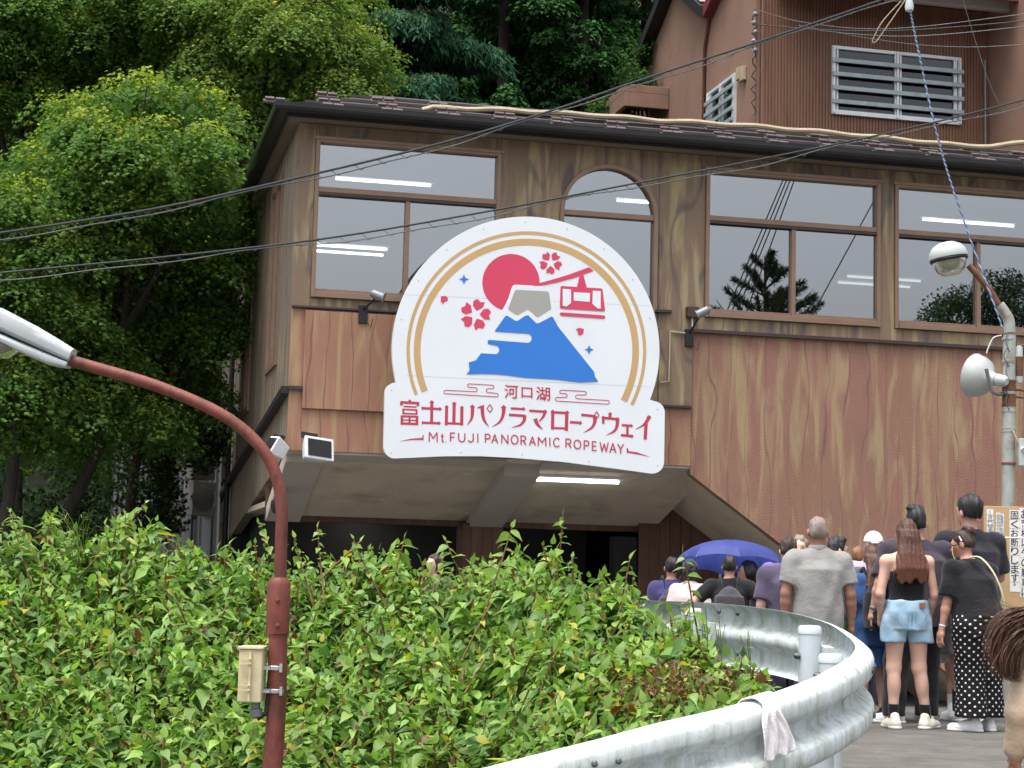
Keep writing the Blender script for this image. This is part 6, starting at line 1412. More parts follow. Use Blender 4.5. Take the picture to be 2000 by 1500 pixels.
def person(label, px, ytop, D, yaw=0.0, H=None, sex='m', skin='mid', bulk=1.0, arms=None, legs=None, head=(0, 0), hair=('short', H_black), top=None, bottom=None, shoes=M_shoe, sock=None, cap=None, dx=0.011, lean=0.0, hands=False, zoff=0.0, extra=None):
    P0 = at(px, ytop, D); g0 = float(ground_z(P0[0], D))+zoff; Ht = H or (P0[2]-g0); s = Ht/1.71
    t = thing('person', label, 'person', (P0[0], D, g0), yaw, 'people queuing at the station')
    f_ = sex == 'f'; sw = (0.165 if f_ else 0.19)*bulk; hw = 0.085*bulk; rt = [(0.155, 0.118), (0.128, 0.10), (0.150, 0.115), (0.150, 0.105)] if f_ else [(0.158, 0.115), (0.148, 0.110), (0.168, 0.125), (0.172, 0.110)]
    q = lambda v: np.array(v, float)*s
    ln = lambda z: lean*max(0, z-0.95)       # forward lean grows with height
    A = {-1: dict(e=(-0.055, -0.03, -0.275), w=(-0.06, 0.03, -0.51)), 1: dict(e=(0.055, -0.03, -0.275), w=(0.06, 0.03, -0.51))}
    if arms: A.update(arms)
    Lg = {-1: dict(k=(-0.095, 0.015, 0.49), a=(-0.105, -0.02, 0.085), rot=0.25), 1: dict(k=(0.095, 0.015, 0.49), a=(0.105, -0.02, 0.085), rot=-0.25)}
    if legs:
        for k_ in legs: Lg[k_] = {**Lg[k_], **legs[k_]}
    zc = [0.86, 0.95, 1.08, 1.28, 1.355, 1.41, 1.455]
    rx = [0.15*bulk, rt[0][0]*bulk, rt[1][0]*bulk, rt[2][0]*bulk, (sw-0.012), 0.105*bulk, 0.058]; ry = [0.105*bulk, rt[0][1]*bulk, rt[1][1]*bulk, rt[2][1]*bulk, 0.092, 0.074, 0.054]
    cy = [0, 0, 0.0]+[ln(1.28), ln(1.355), ln(1.41), ln(1.455)]
    tors = lambda F_, off=0.0, z0=0.84, z1=1.455, **kw: F_.loft([z*s for z in zc if z0 <= z <= z1], 0.0, [c*s for z, c in zip(zc, cy) if z0 <= z <= z1], [(r+off)*s for z, r in zip(zc, rx) if z0 <= z <= z1], [(r+off)*s for z, r in zip(zc, ry) if z0 <= z <= z1], k=0.03, p=2.3, **kw)
    sh = {k_: q((k_*sw, ln(1.355)-0.005, 1.355)) for k_ in (-1, 1)}; el = {k_: sh[k_]+q(A[k_]['e']) for k_ in (-1, 1)}; wr = {k_: sh[k_]+q(A[k_]['w']) for k_ in (-1, 1)}
    hp = {k_: q((k_*hw, 0, 0.90)) for k_ in (-1, 1)}; kn = {k_: q(Lg[k_]['k']) for k_ in (-1, 1)}; an = {k_: q(Lg[k_]['a']) for k_ in (-1, 1)}
    ab = 1.0 if not f_ else 0.86
    HR = rotm(head[0], head[1]); hc = q((0, ln(1.5)+0.01, 1.50)); hp_ = lambda v: hc+HR @ q(v)
    B = Field(dx); tors(B, -0.004)
    B.cap(q((0, ln(1.42), 1.42)), hp_((0, -0.005, 0.03)), 0.058*s*ab, 0.052*s*ab, 0.03)
    B.ell(hp_((0, -0.008, 0.112)), q((0.072, 0.092, 0.092)), HR.T.T, 0.02).ell(hp_((0, 0.028, 0.045)), q((0.056, 0.062, 0.066)), HR, 0.03).ell(hp_((0, 0.05, 0.08)), q((0.058, 0.045, 0.055)), HR, 0.02)
    B.cap(hp_((0, 0.094, 0.092)), hp_((0, 0.112, 0.062)), 0.008*s, 0.014*s, 0.012).ell(hp_((0, 0.088, 0.03)), q((0.024, 0.012, 0.012)), HR, 0.012).ell(hp_((0, 0.078, 0.0)), q((0.022, 0.02, 0.016)), HR, 0.02).cap(hp_((-0.04, 0.082, 0.112)), hp_((0.04, 0.082, 0.112)), 0.011*s, 0.011*s, 0.02)
    for k_ in (-1, 1):
        B.ell(hp_((k_*0.079, -0.010, 0.072)), q((0.012, 0.023, 0.034)), HR, 0.006)
        B.cap(q((0, ln(1.40), 1.39)), sh[k_], 0.045*s, 0.052*s*bulk, 0.04).cap(sh[k_], el[k_], 0.052*s*ab*bulk, 0.041*s*ab*bulk, 0.03)
        mid_ = el[k_]+(wr[k_]-el[k_])*0.3; B.cap(el[k_], mid_, 0.040*s*ab*bulk, 0.041*s*ab*bulk, 0.02).cap(mid_, wr[k_], 0.041*s*ab*bulk, 0.027*s*ab, 0.02)
        d = wr[k_]-el[k_]; d /= np.linalg.norm(d); fw = np.array([0, 1.0, 0])-d*d[1]; fw /= np.linalg.norm(fw); sdv = np.cross(d, fw)*k_
        if hands:
            pc = wr[k_]+d*0.05*s; B.cap(wr[k_], pc+d*0.02*s, 0.024*s, 0.026*s, 0.02)
            B.cap(pc-fw*0.018*s, pc+fw*0.018*s, 0.022*s, 0.022*s, 0.02)
            for i_, (o_, l_) in enumerate(((0.032, 0.072), (0.011, 0.080), (-0.010, 0.074), (-0.031, 0.058))):
                a_ = pc+fw*o_*s+d*0.032*s; b_ = a_+d*l_*0.55*s-sdv*0.006*s+fw*o_*0.15*s; c_ = b_+d*l_*0.42*s-sdv*0.022*s
                B.cap(a_, b_, 0.0098*s, 0.0092*s, 0.006).cap(b_, c_, 0.0092*s, 0.0078*s, 0.004)
            th = pc+fw*0.022*s-d*0.015*s; t2 = th+fw*0.030*s+d*0.028*s-sdv*0.012*s; B.cap(th, t2, 0.013*s, 0.011*s, 0.012).cap(t2, t2+d*0.03*s+fw*0.004*s, 0.011*s, 0.009*s, 0.004)
        else:
            B.cap(wr[k_], wr[k_]+d*0.08*s, 0.027*s, 0.032*s, 0.02).cap(wr[k_]+d*0.08*s, wr[k_]+d*0.155*s-sdv*0.02*s, 0.03*s, 0.018*s, 0.02).cap(wr[k_]+d*0.04*s, wr[k_]+d*0.09*s+fw*0.04*s, 0.014*s, 0.011*s, 0.012)
        B.cap(hp[k_], kn[k_], 0.088*s*bulk, 0.056*s*(bulk**0.6), 0.04).cap(kn[k_], an[k_], 0.054*s*(bulk**0.5), 0.036*s, 0.03).ell(kn[k_]+(an[k_]-kn[k_])*0.32+q((0, -0.018, 0)), q((0.047, 0.05, 0.10)), None, 0.03)
        if f_: B.ell(q((k_*0.075, -0.045, 0.90)), q((0.085, 0.075, 0.09)), None, 0.04)
        ft = rotm(Lg[k_]['rot']) @ np.array([0, 1.0, 0]); B.cap(an[k_]-ft*0.03*s-q((0, 0, 0.045)), an[k_]+ft*0.13*s-q((0, 0, 0.058)), 0.034*s, 0.026*s, 0.03)
    sc_ = np.array(SK[skin])
    def skincol(V):
        L = (V-hc) @ HR/s; c = np.tile(sc_, (len(V), 1))*(1+0.06*np.sin(V[:, 2:3]*30))
        def spot(cn, r, colr, a_=1.0):
            dd = np.sqrt((((L-np.array(cn))/np.array(r))**2).sum(1)); m_ = np.clip(1.4-dd, 0, 1)[:, None]*a_; return m_*np.array(colr)+(1-m_)*c
        for k_ in (-1, 1):
            c = spot((k_*0.032, 0.092, 0.088), (0.014, 0.02, 0.006), (0.02, 0.015, 0.015)); c = spot((k_*0.034, 0.095, 0.112), (0.022, 0.03, 0.005), (0.03, 0.02, 0.018), 0.8); c = spot((k_*0.05, 0.07, 0.055), (0.02, 0.03, 0.02), sc_*[1.1, 0.8, 0.78], 0.5)
        c = spot((0, 0.098, 0.031), (0.022, 0.03, 0.007), (0.35, 0.12, 0.11), 0.8); return np.clip(c, 0, 1)
    body = sdf_obj('body', B, M_skin, t, skincol)
    # hair
    hs_, hm = hair
    if hs_ != 'none':
        Hh = Field(max(dx*0.8, 0.008)); off = 0.003 if hs_ == 'crop' else 0.009
        front = (hp_((0, 0.062, 0.150)), HR @ np.array([0, 0.86, -0.5])); nape = (hp_((0, -0.08, 0.036)), HR @ np.array([0, 0.30, -0.95]))
        Hh.ell(hp_((0, -0.012, 0.114)), q((0.072+off, 0.092+off, 0.092+off*1.2)), HR, 0.01, (front, nape))
        for k_ in (-1, 1): Hh.ell(hp_((k_*0.032, -0.050, 0.075)), q((0.040+off*0.5, 0.046+off*0.5, 0.05)), HR, 0.02, (nape,))
        if hs_ == 'quiff': Hh.ell(hp_((0, 0.03, 0.195)), q((0.062, 0.07, 0.032)), HR, 0.03).ell(hp_((-0.03, -0.02, 0.2)), q((0.05, 0.06, 0.028)), HR, 0.02)
        if hs_ == 'full': Hh.ell(hp_((0, -0.02, 0.13)), q((0.086, 0.104, 0.096)), HR, 0.02, (front, (hp_((0, 0, 0.065)), HR @ np.array([0, 0, -1.0]))))
        if hs_ == 'bob':
            Hh.ell(hp_((0, -0.03, 0.06)), q((0.098, 0.085, 0.10)), HR, 0.03, ((hp_((0, 0.03, 0.1)), HR @ np.array([0, 1.0, 0])),))
        if hs_ in ('long', 'longcap'):
            ze = extra.get('hair_end', 1.10) if extra else 1.10
            zz_ = [ze, ze+0.10, 1.30, 1.42, 1.50, 1.56, 1.61]; yb = [-0.150, -0.155, -0.155, -0.125, -0.085, -0.055, -0.03]
            Hh.loft([z*s for z in zz_], 0.0, [(y_+ln(min(z, 1.45)))*s for z, y_ in zip(zz_, yb)], [r*s for r in (0.125, 0.142, 0.140, 0.118, 0.100, 0.094, 0.088)], [r*s for r in (0.018, 0.030, 0.036, 0.045, 0.062, 0.085, 0.09)], k=0.03, p=2.2, cuts=((hp_((0, 0.055, 0.10)), np.array([0, 1.0, -0.2])),))
            def endcut(D, X, Y, Z, ze=ze*s): return np.maximum(strands(0.0022, 1.25, px)(D, X, Y, Z), ze+0.02+0.03*np.sin(X*60)*np.sin(X*23+1)-Z)
            Hh.post = endcut
        elif hs_ == 'bun':
            Hh.ell(hp_((0.0, -0.085, 0.175)), q((0.05, 0.048, 0.045)), HR, 0.012).ell(hp_((0.02, -0.11, 0.15)), q((0.035, 0.03, 0.035)), HR, 0.01).ell(hp_((-0.02, -0.06, 0.21)), q((0.03, 0.03, 0.025)), HR, 0.01); Hh.post = strands(0.003, 0.8, px)
        else: Hh.post = strands(0.0022 if hs_ == 'crop' else 0.004, 0.8, px)
        sdf_obj('hair', Hh, hm, t)
    if cap:
        cm0, back = cap; Cp = Field(0.008); lowc = (hp_((0, 0, 0.118)), HR @ np.array([0, 0, -1.0]))
        Cp.ell(hp_((0, -0.008, 0.118)), q((0.094, 0.112, 0.108)), HR, 0.01, (lowc,)); bd = -1 if back else 1
        if cap[1] is not None: Cp.cap(hp_((-0.045, bd*0.10, 0.122)), hp_((0.045, bd*0.10, 0.122)), 0.012*s, 0.012*s, 0.01).cap(hp_((-0.03, bd*0.15, 0.108)), hp_((0.03, bd*0.15, 0.108)), 0.010*s, 0.010*s, 0.03)
        sdf_obj('cap', Cp, cm0, t)
    # clothes
    if top:
        m_, slv, hem, loose = top['mat'], top.get('sleeve', 0.55), top.get('hem', 0.86), top.get('loose', 0.02)
        Tp = Field(max(dx*0.9, 0.009)); zlist = [hem, 0.95, 1.08, 1.28, 1.355, 1.41, 1.45]
        if top.get('strapless'):
            zl = [hem, 1.08, 1.20, top['strapless']]
            Tp.loft([z*s for z in zl], 0, [ln(z)*s for z in zl], [(np.interp(z, zc, rx)+0.007)*s for z in zl], [(np.interp(z, zc, ry)+0.008)*s for z in zl], k=0.02, p=2.3); Tp.post = folds(0.0015, 1.4, px)
        else:
            zl = sorted(set([hem]+[z for z in zlist if z > hem])); R_ = lambda z, arr, e: (np.interp(z, zc, arr)+e)*s
            e = {z: loose*(1.25 if z < 1.2 else 0.7) if z < 1.3 else 0.013 for z in zl}
            Tp.loft([z*s for z in zl], 0, [ln(z)*s for z in zl], [max(R_(z, rx, e[z]), (0.152*bulk+loose)*s if z < 1.3 else 0) for z in zl], [R_(z, ry, e[z]+0.004) for z in zl], k=0.02, p=2.3)
            for k_ in (-1, 1):
                d = el[k_]-sh[k_]; L = np.linalg.norm(d); dn = d/L
                Tp.cap(q((0, ln(1.40), 1.388)), sh[k_], 0.055*s, 0.062*s*bulk, 0.04)
                if slv > 0:
                    se = sh[k_]+d*min(slv, 1)*1.12; ct = sh[k_]+d*min(slv, 1.0)
                    Tp.cap(sh[k_], se, (0.062*bulk+loose*0.3)*s, (0.060*bulk+loose*0.5)*s, 0.045, (((ct, dn),) if slv < 1 else ()))
                    if slv > 1: Tp.cap(el[k_], wr[k_], (0.052+loose*0.5)*s, (0.040+loose*0.5)*s, 0.02)
            Tp.post = folds(top.get('fold', 0.006), 0.8, px*0.1)
        sdf_obj(top.get('name', 'shirt'), Tp, m_, t)
        if top.get('collar'):
            Cl = Field(0.008); Cl.loft([1.425*s, 1.475*s], 0, [(ln(1.43)-0.004)*s, (ln(1.47)-0.008)*s], [0.082*s, 0.072*s], [0.074*s, 0.066*s], 0.0, p=2.0); sdf_obj('collar', Cl, m_, t)
    def dotuv(V):
        k_ = np.where(V[:, 0] < 0, -1.0, 1.0); cx_ = k_*0.10*s; an_ = np.arctan2(V[:, 0]-cx_, -(V[:, 1]))
        return np.stack([an_*0.115*s*(1+0.25*np.clip(V[:, 2]/s-0.6, 0, 1))+k_*0.5+2.0, V[:, 2]+1.0, 0*an_], 1)
    if bottom:
        m_, kind, end, loose = bottom['mat'], bottom['kind'], bottom.get('end', 0.1), bottom.get('loose', 0.02); Bt = Field(max(dx*0.9, 0.009)); wz = bottom.get('waist', 1.0)
        hzl = [0.80, 0.88, 0.95, wz]
        Bt.loft([z*s for z in hzl], 0, 0.0, [(np.interp(z, zc, rx)+loose*0.6+0.006)*s for z in hzl], [(np.interp(z, zc, ry)+loose*0.6+0.010+(0.012 if f_ else 0))*s for z in hzl], k=0.03, p=2.3)
        for k_ in (-1, 1):
            a_, b_, c_ = hp[k_], kn[k_], an[k_]
            if kind == 'skirt': continue
            ez = end*s; r0 = (0.092*bulk+loose*(0.35 if end > 0.6 else 1.0))*s; r1 = (0.062+loose)*s; r2 = (bottom.get('flare', 0.05)+loose)*s
            up = ((np.array([0, 0, ez]), np.array([0, 0, -1.0])),)
            Bt.cap(a_-np.array([0, 0, 0.03*s])+(np.array([k_*0.012*s, 0, 0]) if end > 0.6 else 0), b_+(np.array([k_*0.03*s, -0.01*s, 0]) if end > 0.6 else 0), r0, r1 if end < 0.6 else r0*0.98, 0.012 if end > 0.6 else 0.03, up)
            if f_: Bt.ell(q((k_*0.075, -0.045, 0.90)), q((0.088+loose*.3, 0.083+loose*.5, 0.10)), None, 0.025, up)
            if end < 0.47: Bt.cap(b_, c_-q((0, 0, 0.03)), r1, r2, 0.03, up)
        if kind == 'skirt': Bt.loft([end*s, 0.85*s], 0, 0.0, [0.21*s, 0.17*s], [0.17*s, 0.13*s], 0.03)
        Bt.post = folds(bottom.get('fold', 0.004), 1.1, px*0.3); sdf_obj(bottom.get('name', 'trousers'), Bt, m_, t, dotuv if bottom.get('dots') else None)
    if bottom and shoes:
        for k_ in (-1, 1):
            ft = rotm(Lg[k_]['rot']) @ np.array([0, 1.0, 0]); sdx = np.array([ft[1], -ft[0], 0]); a_ = an[k_]*[1, 1, 0]; Sh = Field(0.007); fl = ((np.array([0, 0, 0.012*s]), np.array([0, 0, -1.0])),)
            lift = max(an[k_][2]-0.085*s, 0); up = np.array([0, 0, lift])
            fl = ((np.array([0, 0, 0.012*s+lift]), np.array([0, 0, -1.0])),)
            Sh.cap(a_-ft*0.045*s+q((0, 0, 0.035))+up, a_+ft*0.03*s+q((0, 0, 0.04))+up, 0.044*s, 0.052*s, 0.02, fl).cap(a_+ft*0.03*s+q((0, 0, 0.036))+up, a_+ft*0.165*s+q((0, 0, 0.026))+up, 0.053*s, 0.040*s, 0.03, fl)
            Sh.cap(a_-ft*0.05*s+q((0, 0, 0.05))+up, a_-ft*0.03*s+q((0, 0, 0.098))+up, 0.036*s, 0.038*s, 0.02).cap(a_+ft*0.0*s+q((0, 0, 0.07))+up, a_+ft*0.06*s+q((0, 0, 0.055))+up, 0.036*s, 0.034*s, 0.02)
            so_ = sdf_obj('shoe', Sh, shoes, t)
            So = Field(0.007); So.cap(a_-ft*0.05*s+q((0, 0, 0.012))+up, a_+ft*0.16*s+q((0, 0, 0.012))+up, 0.051*s, 0.047*s, 0.0, ((np.array([0, 0, 0.024*s+lift]), np.array([0, 0, 1.0])), (np.array([0, 0, 0.001+lift]), np.array([0, 0, -1.0])))); sdf_obj('sole', So, M_sole, so_)
            if sock:
                sm_, hz = sock; Sk = Field(0.008); v = kn[k_]-an[k_]; f2 = (hz*s-an[k_][2])/v[2]; Sk.cap(an[k_]-q((0, 0, 0.03)), an[k_]+v*f2, 0.042*s, 0.046*s, 0.0, ((np.array([0, 0, hz*s]), np.array([0, 0, 1.0])),)); sdf_obj('sock', Sk, sm_, t)
    return t, dict(s=s, sh=sh, el=el, wr=wr, hp_=hp_, HR=HR, q=q, base=np.array([P0[0], D, g0]), yaw=yaw, ln=ln, an=an)
def backpack(label, info, mat, strapmat, size=(0.15, 0.085, 0.22), zc=1.17, dx_=0.0, dep=0.20):
    s, q = info['s'], info['q']; b = info['base']; t = thing('backpack', label, 'backpack', b, info['yaw'], 'backpacks in the queue')
    F_ = Field(0.009); c = np.array([dx_, -dep+info['ln'](zc), zc])
    F_.ell(q(c+[0, 0, 0.05]), q((size[0]*0.92, size[1], size[2]*0.8)), None, 0.05).loft([(zc-size[2])*s, (zc+size[2]*0.5)*s], dx_*s, (c[1])*s, [size[0]*s, size[0]*0.95*s], [size[1]*1.05*s, size[1]*0.95*s], 0.04, p=3.0); F_.post = folds(0.004, 0.9, label.__len__())
    bg_ = sdf_obj('bag', F_, mat, t)
    Pk = Field(0.009); Pk.loft([(zc-size[2]*0.85)*s, (zc-size[2]*0.1)*s], dx_*s, (c[1]-size[1]*0.9)*s, [size[0]*0.75*s]*2, [0.035*s, 0.025*s], 0.02, p=3.0); sdf_obj('pocket', Pk, mat, t)
    Hd = MB().tube(catmull([q(c+[-0.04, 0.06, size[2]*0.85]), q(c+[-0.02, 0.03, size[2]*1.02]), q(c+[0.02, 0.03, size[2]*1.02]), q(c+[0.04, 0.06, size[2]*0.85])], 4), 0.008, 6).build('handle', strapmat, t, True)
    for k_ in (-1, 1):
        MB().tube(catmull([q(c+[k_*0.07, 0.09, size[2]*0.6]), q((k_*0.10, -0.02+info['ln'](1.4), 1.475)), q((k_*0.115, 0.12, 1.36)), q((k_*0.15, 0.10, 1.18)), q((k_*0.155, -0.08, 1.03))], 6), 0.022, 8, flat=0.35).build('strap', strapmat, t, True)
    return t
# ------------------------------------------------------------------ the queue
def cm(n, r, g, b, v=0.1): return cloth_mat(n, srgb(r, g, b), v)
up = lambda e, w: dict(e=e, w=w)
# man in the grey polo shirt
t, I = person('grey-haired man in pale grey polo shirt seen from behind at the rail', 1597, 1008, 13.5, 0.05, bulk=1.05, skin='brown', hair=('crop', H_grey), top=dict(mat=cm('pale_grey_polo', 146,144,142, 0.06), sleeve=0.72, hem=0.80, loose=0.035, collar=True, fold=0.006), bottom=dict(mat=M_navy, kind='trousers', end=0.07, loose=0.02), dx=0.009, hands=True, arms={-1: up((-0.06, -0.02, -0.27), (-0.055, 0.03, -0.50)), 1: up((0.065, -0.02, -0.27), (0.085, 0.05, -0.50))})
bt = thing('drink_bottle', 'small green drink bottle in the hand of the man in grey polo', 'bottle', I['base'], 0.05); wq = I['wr'][1]
MB().lathe([(0.0, -0.10), (0.030, -0.10), (0.032, -0.09), (0.032, 0.03), (0.026, 0.06), (0.012, 0.09), (0.012, 0.105), (0.0, 0.106)], (wq[0]-0.065, wq[1]+0.02, wq[2]-0.04), n=14).build('bottle', simple('green_tea_bottle', srgb(60,150,60), 0.25, 0, 0.2, 8), bt, True)
MB().lathe([(0.014, 0.105), (0.014, 0.128), (0.0, 0.13)], (wq[0]-0.065, wq[1]+0.02, wq[2]-0.04), n=12).build('bottle_cap', M_white, bt, True)
# woman in denim shorts
denim = NT('light_denim'); co = denim.coords(); dcol = denim.ramp(denim.noise(co, 7, 5, 0.6), [(0.3, srgb(128,164,192)), (0.55, srgb(160,190,210)), (0.8, srgb(190,212,224))]); denim.pbr(dcol, 0.85, 0, denim.bump(denim.math('ADD', denim.noise(co, 14, 4), denim.math('MULTIPLY', denim.noise(co, 500, 2), 0.2)), 0.4, 0.012), 0.2)
t, I = person('woman with long reddish hair, black strapless top and light denim shorts', 1771, 1013, 13.9, 0.06, sex='f', skin='light', bulk=1.04, hair=('long', H_red), extra=dict(hair_end=1.17), top=dict(mat=M_blackcloth, strapless=1.275, hem=1.0, name='strapless_top'), bottom=dict(mat=denim.m, kind='shorts', end=0.70, loose=0.03, waist=1.04, fold=0.006, name='denim_shorts'), shoes=M_cream, sock=(M_sock, 0.20), dx=0.0085, hands=True,
    arms={-1: up((-0.055, -0.02, -0.27), (-0.02, 0.10, -0.46)), 1: up((0.055, -0.01, -0.27), (0.04, 0.10, -0.46))}, legs={-1: dict(k=(-0.105, 0.01, 0.49), a=(-0.115, -0.02, 0.085), rot=0.1), 1: dict(k=(0.105, 0.01, 0.49), a=(0.165, 0.0, 0.085), rot=-0.75)})
s = I['s']; MB().obox(np.array([0.085, -0.155, 1.0])*s, (0.024*s, 0, 0), (0, 0.004, 0), (0, 0, 0.022*s)).build('waist_patch', simple('leather_patch', srgb(150,86,56), 0.7), t, bevel=0.002)
for k_ in (-1, 1): MB().tube([np.array([k_*0.03-0.0, -0.155, 0.93])*s, np.array([k_*0.03, -0.16, 0.86])*s, np.array([k_*0.075, -0.163, 0.835])*s, np.array([k_*0.12, -0.155, 0.86])*s, np.array([k_*0.12, -0.148, 0.93])*s], 0.003*s, 4).build('pocket_seam', simple('denim_seam', srgb(120,150,176), 0.8), t)
MB().tube([np.array([0, -0.142, 1.03])*s, np.array([0, -0.158, 0.92])*s, np.array([0, -0.145, 0.82])*s], 0.003*s, 4).build('seat_seam', simple('denim_seam_dark', srgb(104,136,164), 0.8), t)
MB().tube([I['el'][1]+(I['sh'][1]-I['el'][1])*f_+np.array([0.040*s, -0.020*s, 0.012*math.sin(f_*60)*s]) for f_ in np.linspace(0.08, 0.28, 6)], 0.006, 5).build('arm_tattoo', simple('tattoo_ink', srgb(110,100,96), 0.7), t)
# man behind her in plum grey
t, I = person('man in plum grey T-shirt and black trousers beside the denim shorts woman', 1790, 990, 14.55, 0.15, skin='mid', bulk=1.17, head=(-0.45, 0.05), hair=('quiff', H_black), top=dict(mat=cm('plum_grey_shirt', 66,58,70), sleeve=0.85, hem=0.76, loose=0.05, fold=0.005), bottom=dict(mat=M_blackcloth, kind='trousers', end=0.06, loose=0.035, flare=0.055), shoes=M_shoe, dx=0.009, hands=True,
    arms={-1: up((-0.09, -0.03, -0.26), (-0.135, 0.02, -0.48)), 1: up((0.06, 0.02, -0.27), (0.02, 0.17, -0.40))}, legs={-1: dict(k=(-0.17, 0.0, 0.48), a=(-0.23, -0.10, 0.085), rot=0.95), 1: dict(a=(0.08, 0.0, 0.085), rot=0.0)})
s = I['s']; MB().lathe([(0.033*s, -0.012), (0.036*s, -0.008), (0.036*s, 0.008), (0.033*s, 0.012)], I['wr'][-1]+(I['el'][-1]-I['wr'][-1])*0.1, I['wr'][-1]-I['el'][-1], 14).build('wrist_watch', M_grey, t, True)
# tall man in black
t, I = person('tall man in black T-shirt and grey shorts, tallest head of the queue', 1893, 968, 14.8, 0.12, skin='mid', bulk=1.06, head=(0.35, 0.0), hair=('full', H_black), top=dict(mat=cm('charcoal_shirt', 38,37,46), sleeve=0.85, hem=0.80, loose=0.05), bottom=dict(mat=cm('grey_shorts', 130,128,132), kind='shorts', end=0.50, loose=0.05, name='shorts'), shoes=M_shoe, sock=(M_sock, 0.44), dx=0.009, arms={-1: up((-0.06, 0.05, -0.26), (0.04, 0.24, -0.30)), 1: up((0.05, 0.05, -0.26), (-0.02, 0.22, -0.32))}, legs={-1: dict(a=(-0.10, -0.02, 0.085))})
# woman in polka-dot trousers
t, I = person('woman in black lace top and polka dot trousers with hair in a clip', 1912, 1033, 13.8, 0.42, sex='f', skin='tan', bulk=1.13, lean=0.30, head=(0.62, -0.30), hair=('bun', H_brown), top=dict(mat=M_blackcloth, sleeve=0.85, hem=0.80, loose=0.04, name='lace_top'), bottom=dict(mat=dots_mat(), dots=True, kind='trousers', end=0.12, loose=0.055, flare=0.085, waist=0.98, name='polka_dot_trousers'), shoes=M_shoe, dx=0.0085, hands=True,
    arms={-1: up((-0.06, 0.0, -0.27), (-0.10, 0.02, -0.50)), 1: up((0.05, 0.04, -0.26), (0.02, 0.20, -0.34))}, legs={-1: dict(a=(-0.10, -0.02, 0.085), rot=0.8), 1: dict(a=(0.12, 0.03, 0.085), rot=-0.35)})
s, hp_ = I['s'], I['hp_']; q = I['q']
MB().tube([hp_((-0.088, -0.01, 0.15)), hp_((-0.092, -0.02, 0.105))], 0.006, 6).build('hair_slide', M_white, t, True)
MB().tube(catmull([hp_((-0.084, 0.0, 0.085)), hp_((-0.075, 0.07, 0.088)), hp_((-0.03, 0.115, 0.085))], 4), 0.0035, 5).build('spectacles', M_black, t)
MB().tube(catmull([hp_((-0.075, 0.075, 0.085)), hp_((-0.08, 0.09, 0.02)), hp_((-0.08, 0.08, -0.06))], 5), 0.004, 5).build('bead_chain', simple('gold_beads', srgb(214,190,120), 0.4), t, True)
MB().tube(catmull([q((-0.05, 0.05, 1.47)), q((0.00, -0.04, 1.455)), q((0.09, -0.11, 1.30)), q((0.16, -0.125, 1.08)), q((0.185, -0.05, 0.86))], 7), 0.021, 8, flat=0.3).build('bag_strap', cm('cream_strap', 206,196,170), t, True)
MB().lathe([(0.030*s, -0.006), (0.032*s, 0.0), (0.030*s, 0.006)], I['wr'][-1]+(I['el'][-1]-I['wr'][-1])*0.12, I['wr'][-1]-I['el'][-1], 14).build('bracelet', M_white, t, True)
# person between the two tall men
t, I = person('brown-haired person in black with cream shorts between the two taller men', 1838, 1050, 15.3, -0.1, sex='f', skin='light', hair=('long', H_brown), extra=dict(hair_end=1.22), top=dict(mat=M_blackcloth, sleeve=0.8, hem=0.60, loose=0.05), bottom=dict(mat=cm('cream_shorts', 206,200,184), kind='shorts', end=0.52, loose=0.05, name='shorts'), shoes=M_shoe, sock=(M_wsock, 0.22), legs={1: dict(a=(0.10, 0.0, 0.085))})
# woman with blue dress and black backpack
t, I = person('woman with long brown hair and blue clothes carrying a black backpack', 1704, 1066, 14.75, 0.25, sex='f', skin='light', head=(-0.3, -0.1), hair=('long', H_br2), extra=dict(hair_end=1.22), top=dict(mat=cm('blue_top', 52,84,132), sleeve=0.8, hem=0.72, loose=0.05), bottom=dict(mat=cm('blue_skirt', 46,78,130), kind='skirt', end=0.52, loose=0.04, name='skirt'), shoes=M_blackcloth)
backpack('black backpack worn by the woman in blue beside the grey polo man', I, cm('black_nylon', 42,44,52), M_blackcloth, (0.15, 0.095, 0.23), 1.13, -0.03)
t, I = person('man in reversed white cap and lilac striped shirt', 1706, 1040, 15.5, -0.1, skin='mid', hair=('short', H_grey), cap=(cm('white_cap', 236,236,238, 0.03), True), top=dict(mat=cm('lilac_stripes', 186,170,196), sleeve=0.85, hem=0.8, loose=0.04), bottom=dict(mat=M_navy, kind='trousers', end=0.08))
t, I = person('dark-haired man in grey looking right, just behind the grey polo man', 1636, 1051, 15.0, -0.2, skin='mid', head=(-1.15, 0.0), hair=('quiff', H_black), top=dict(mat=cm('slate_shirt', 92,92,100), sleeve=0.85, loose=0.04), bottom=dict(mat=M_blackcloth, kind='trousers', end=0.08))
t, I = person('grey-haired man facing the camera, mostly hidden by the grey polo man', 1562, 1045, 14.5, 2.9, skin='light', bulk=1.1, hair=('short', H_grey), top=dict(mat=cm('mauve_shirt', 104,92,112), sleeve=0.85, loose=0.05), bottom=dict(mat=M_navy, kind='trousers', end=0.08))
t, I = person('person in dusky purple T-shirt with bare forearm left of the grey polo man', 1540, 1090, 14.3, 0.1, skin='light', bulk=1.1, hair=('short', H_brown), top=dict(mat=cm('dusky_purple_shirt', 84,76,98), sleeve=0.85, hem=0.8, loose=0.04), bottom=dict(mat=M_navy, kind='trousers', end=0.08), H=1.45)
t, I = person('pink-faced person in a dark collar peeping over the lilac striped shoulder', 1678, 1066, 16.2, 0.2, skin='light', head=(-0.8, 0), hair=('crop', H_lt), top=dict(mat=M_blackcloth, sleeve=0.85, loose=0.04), bottom=dict(mat=M_navy, kind='trousers', end=0.08))
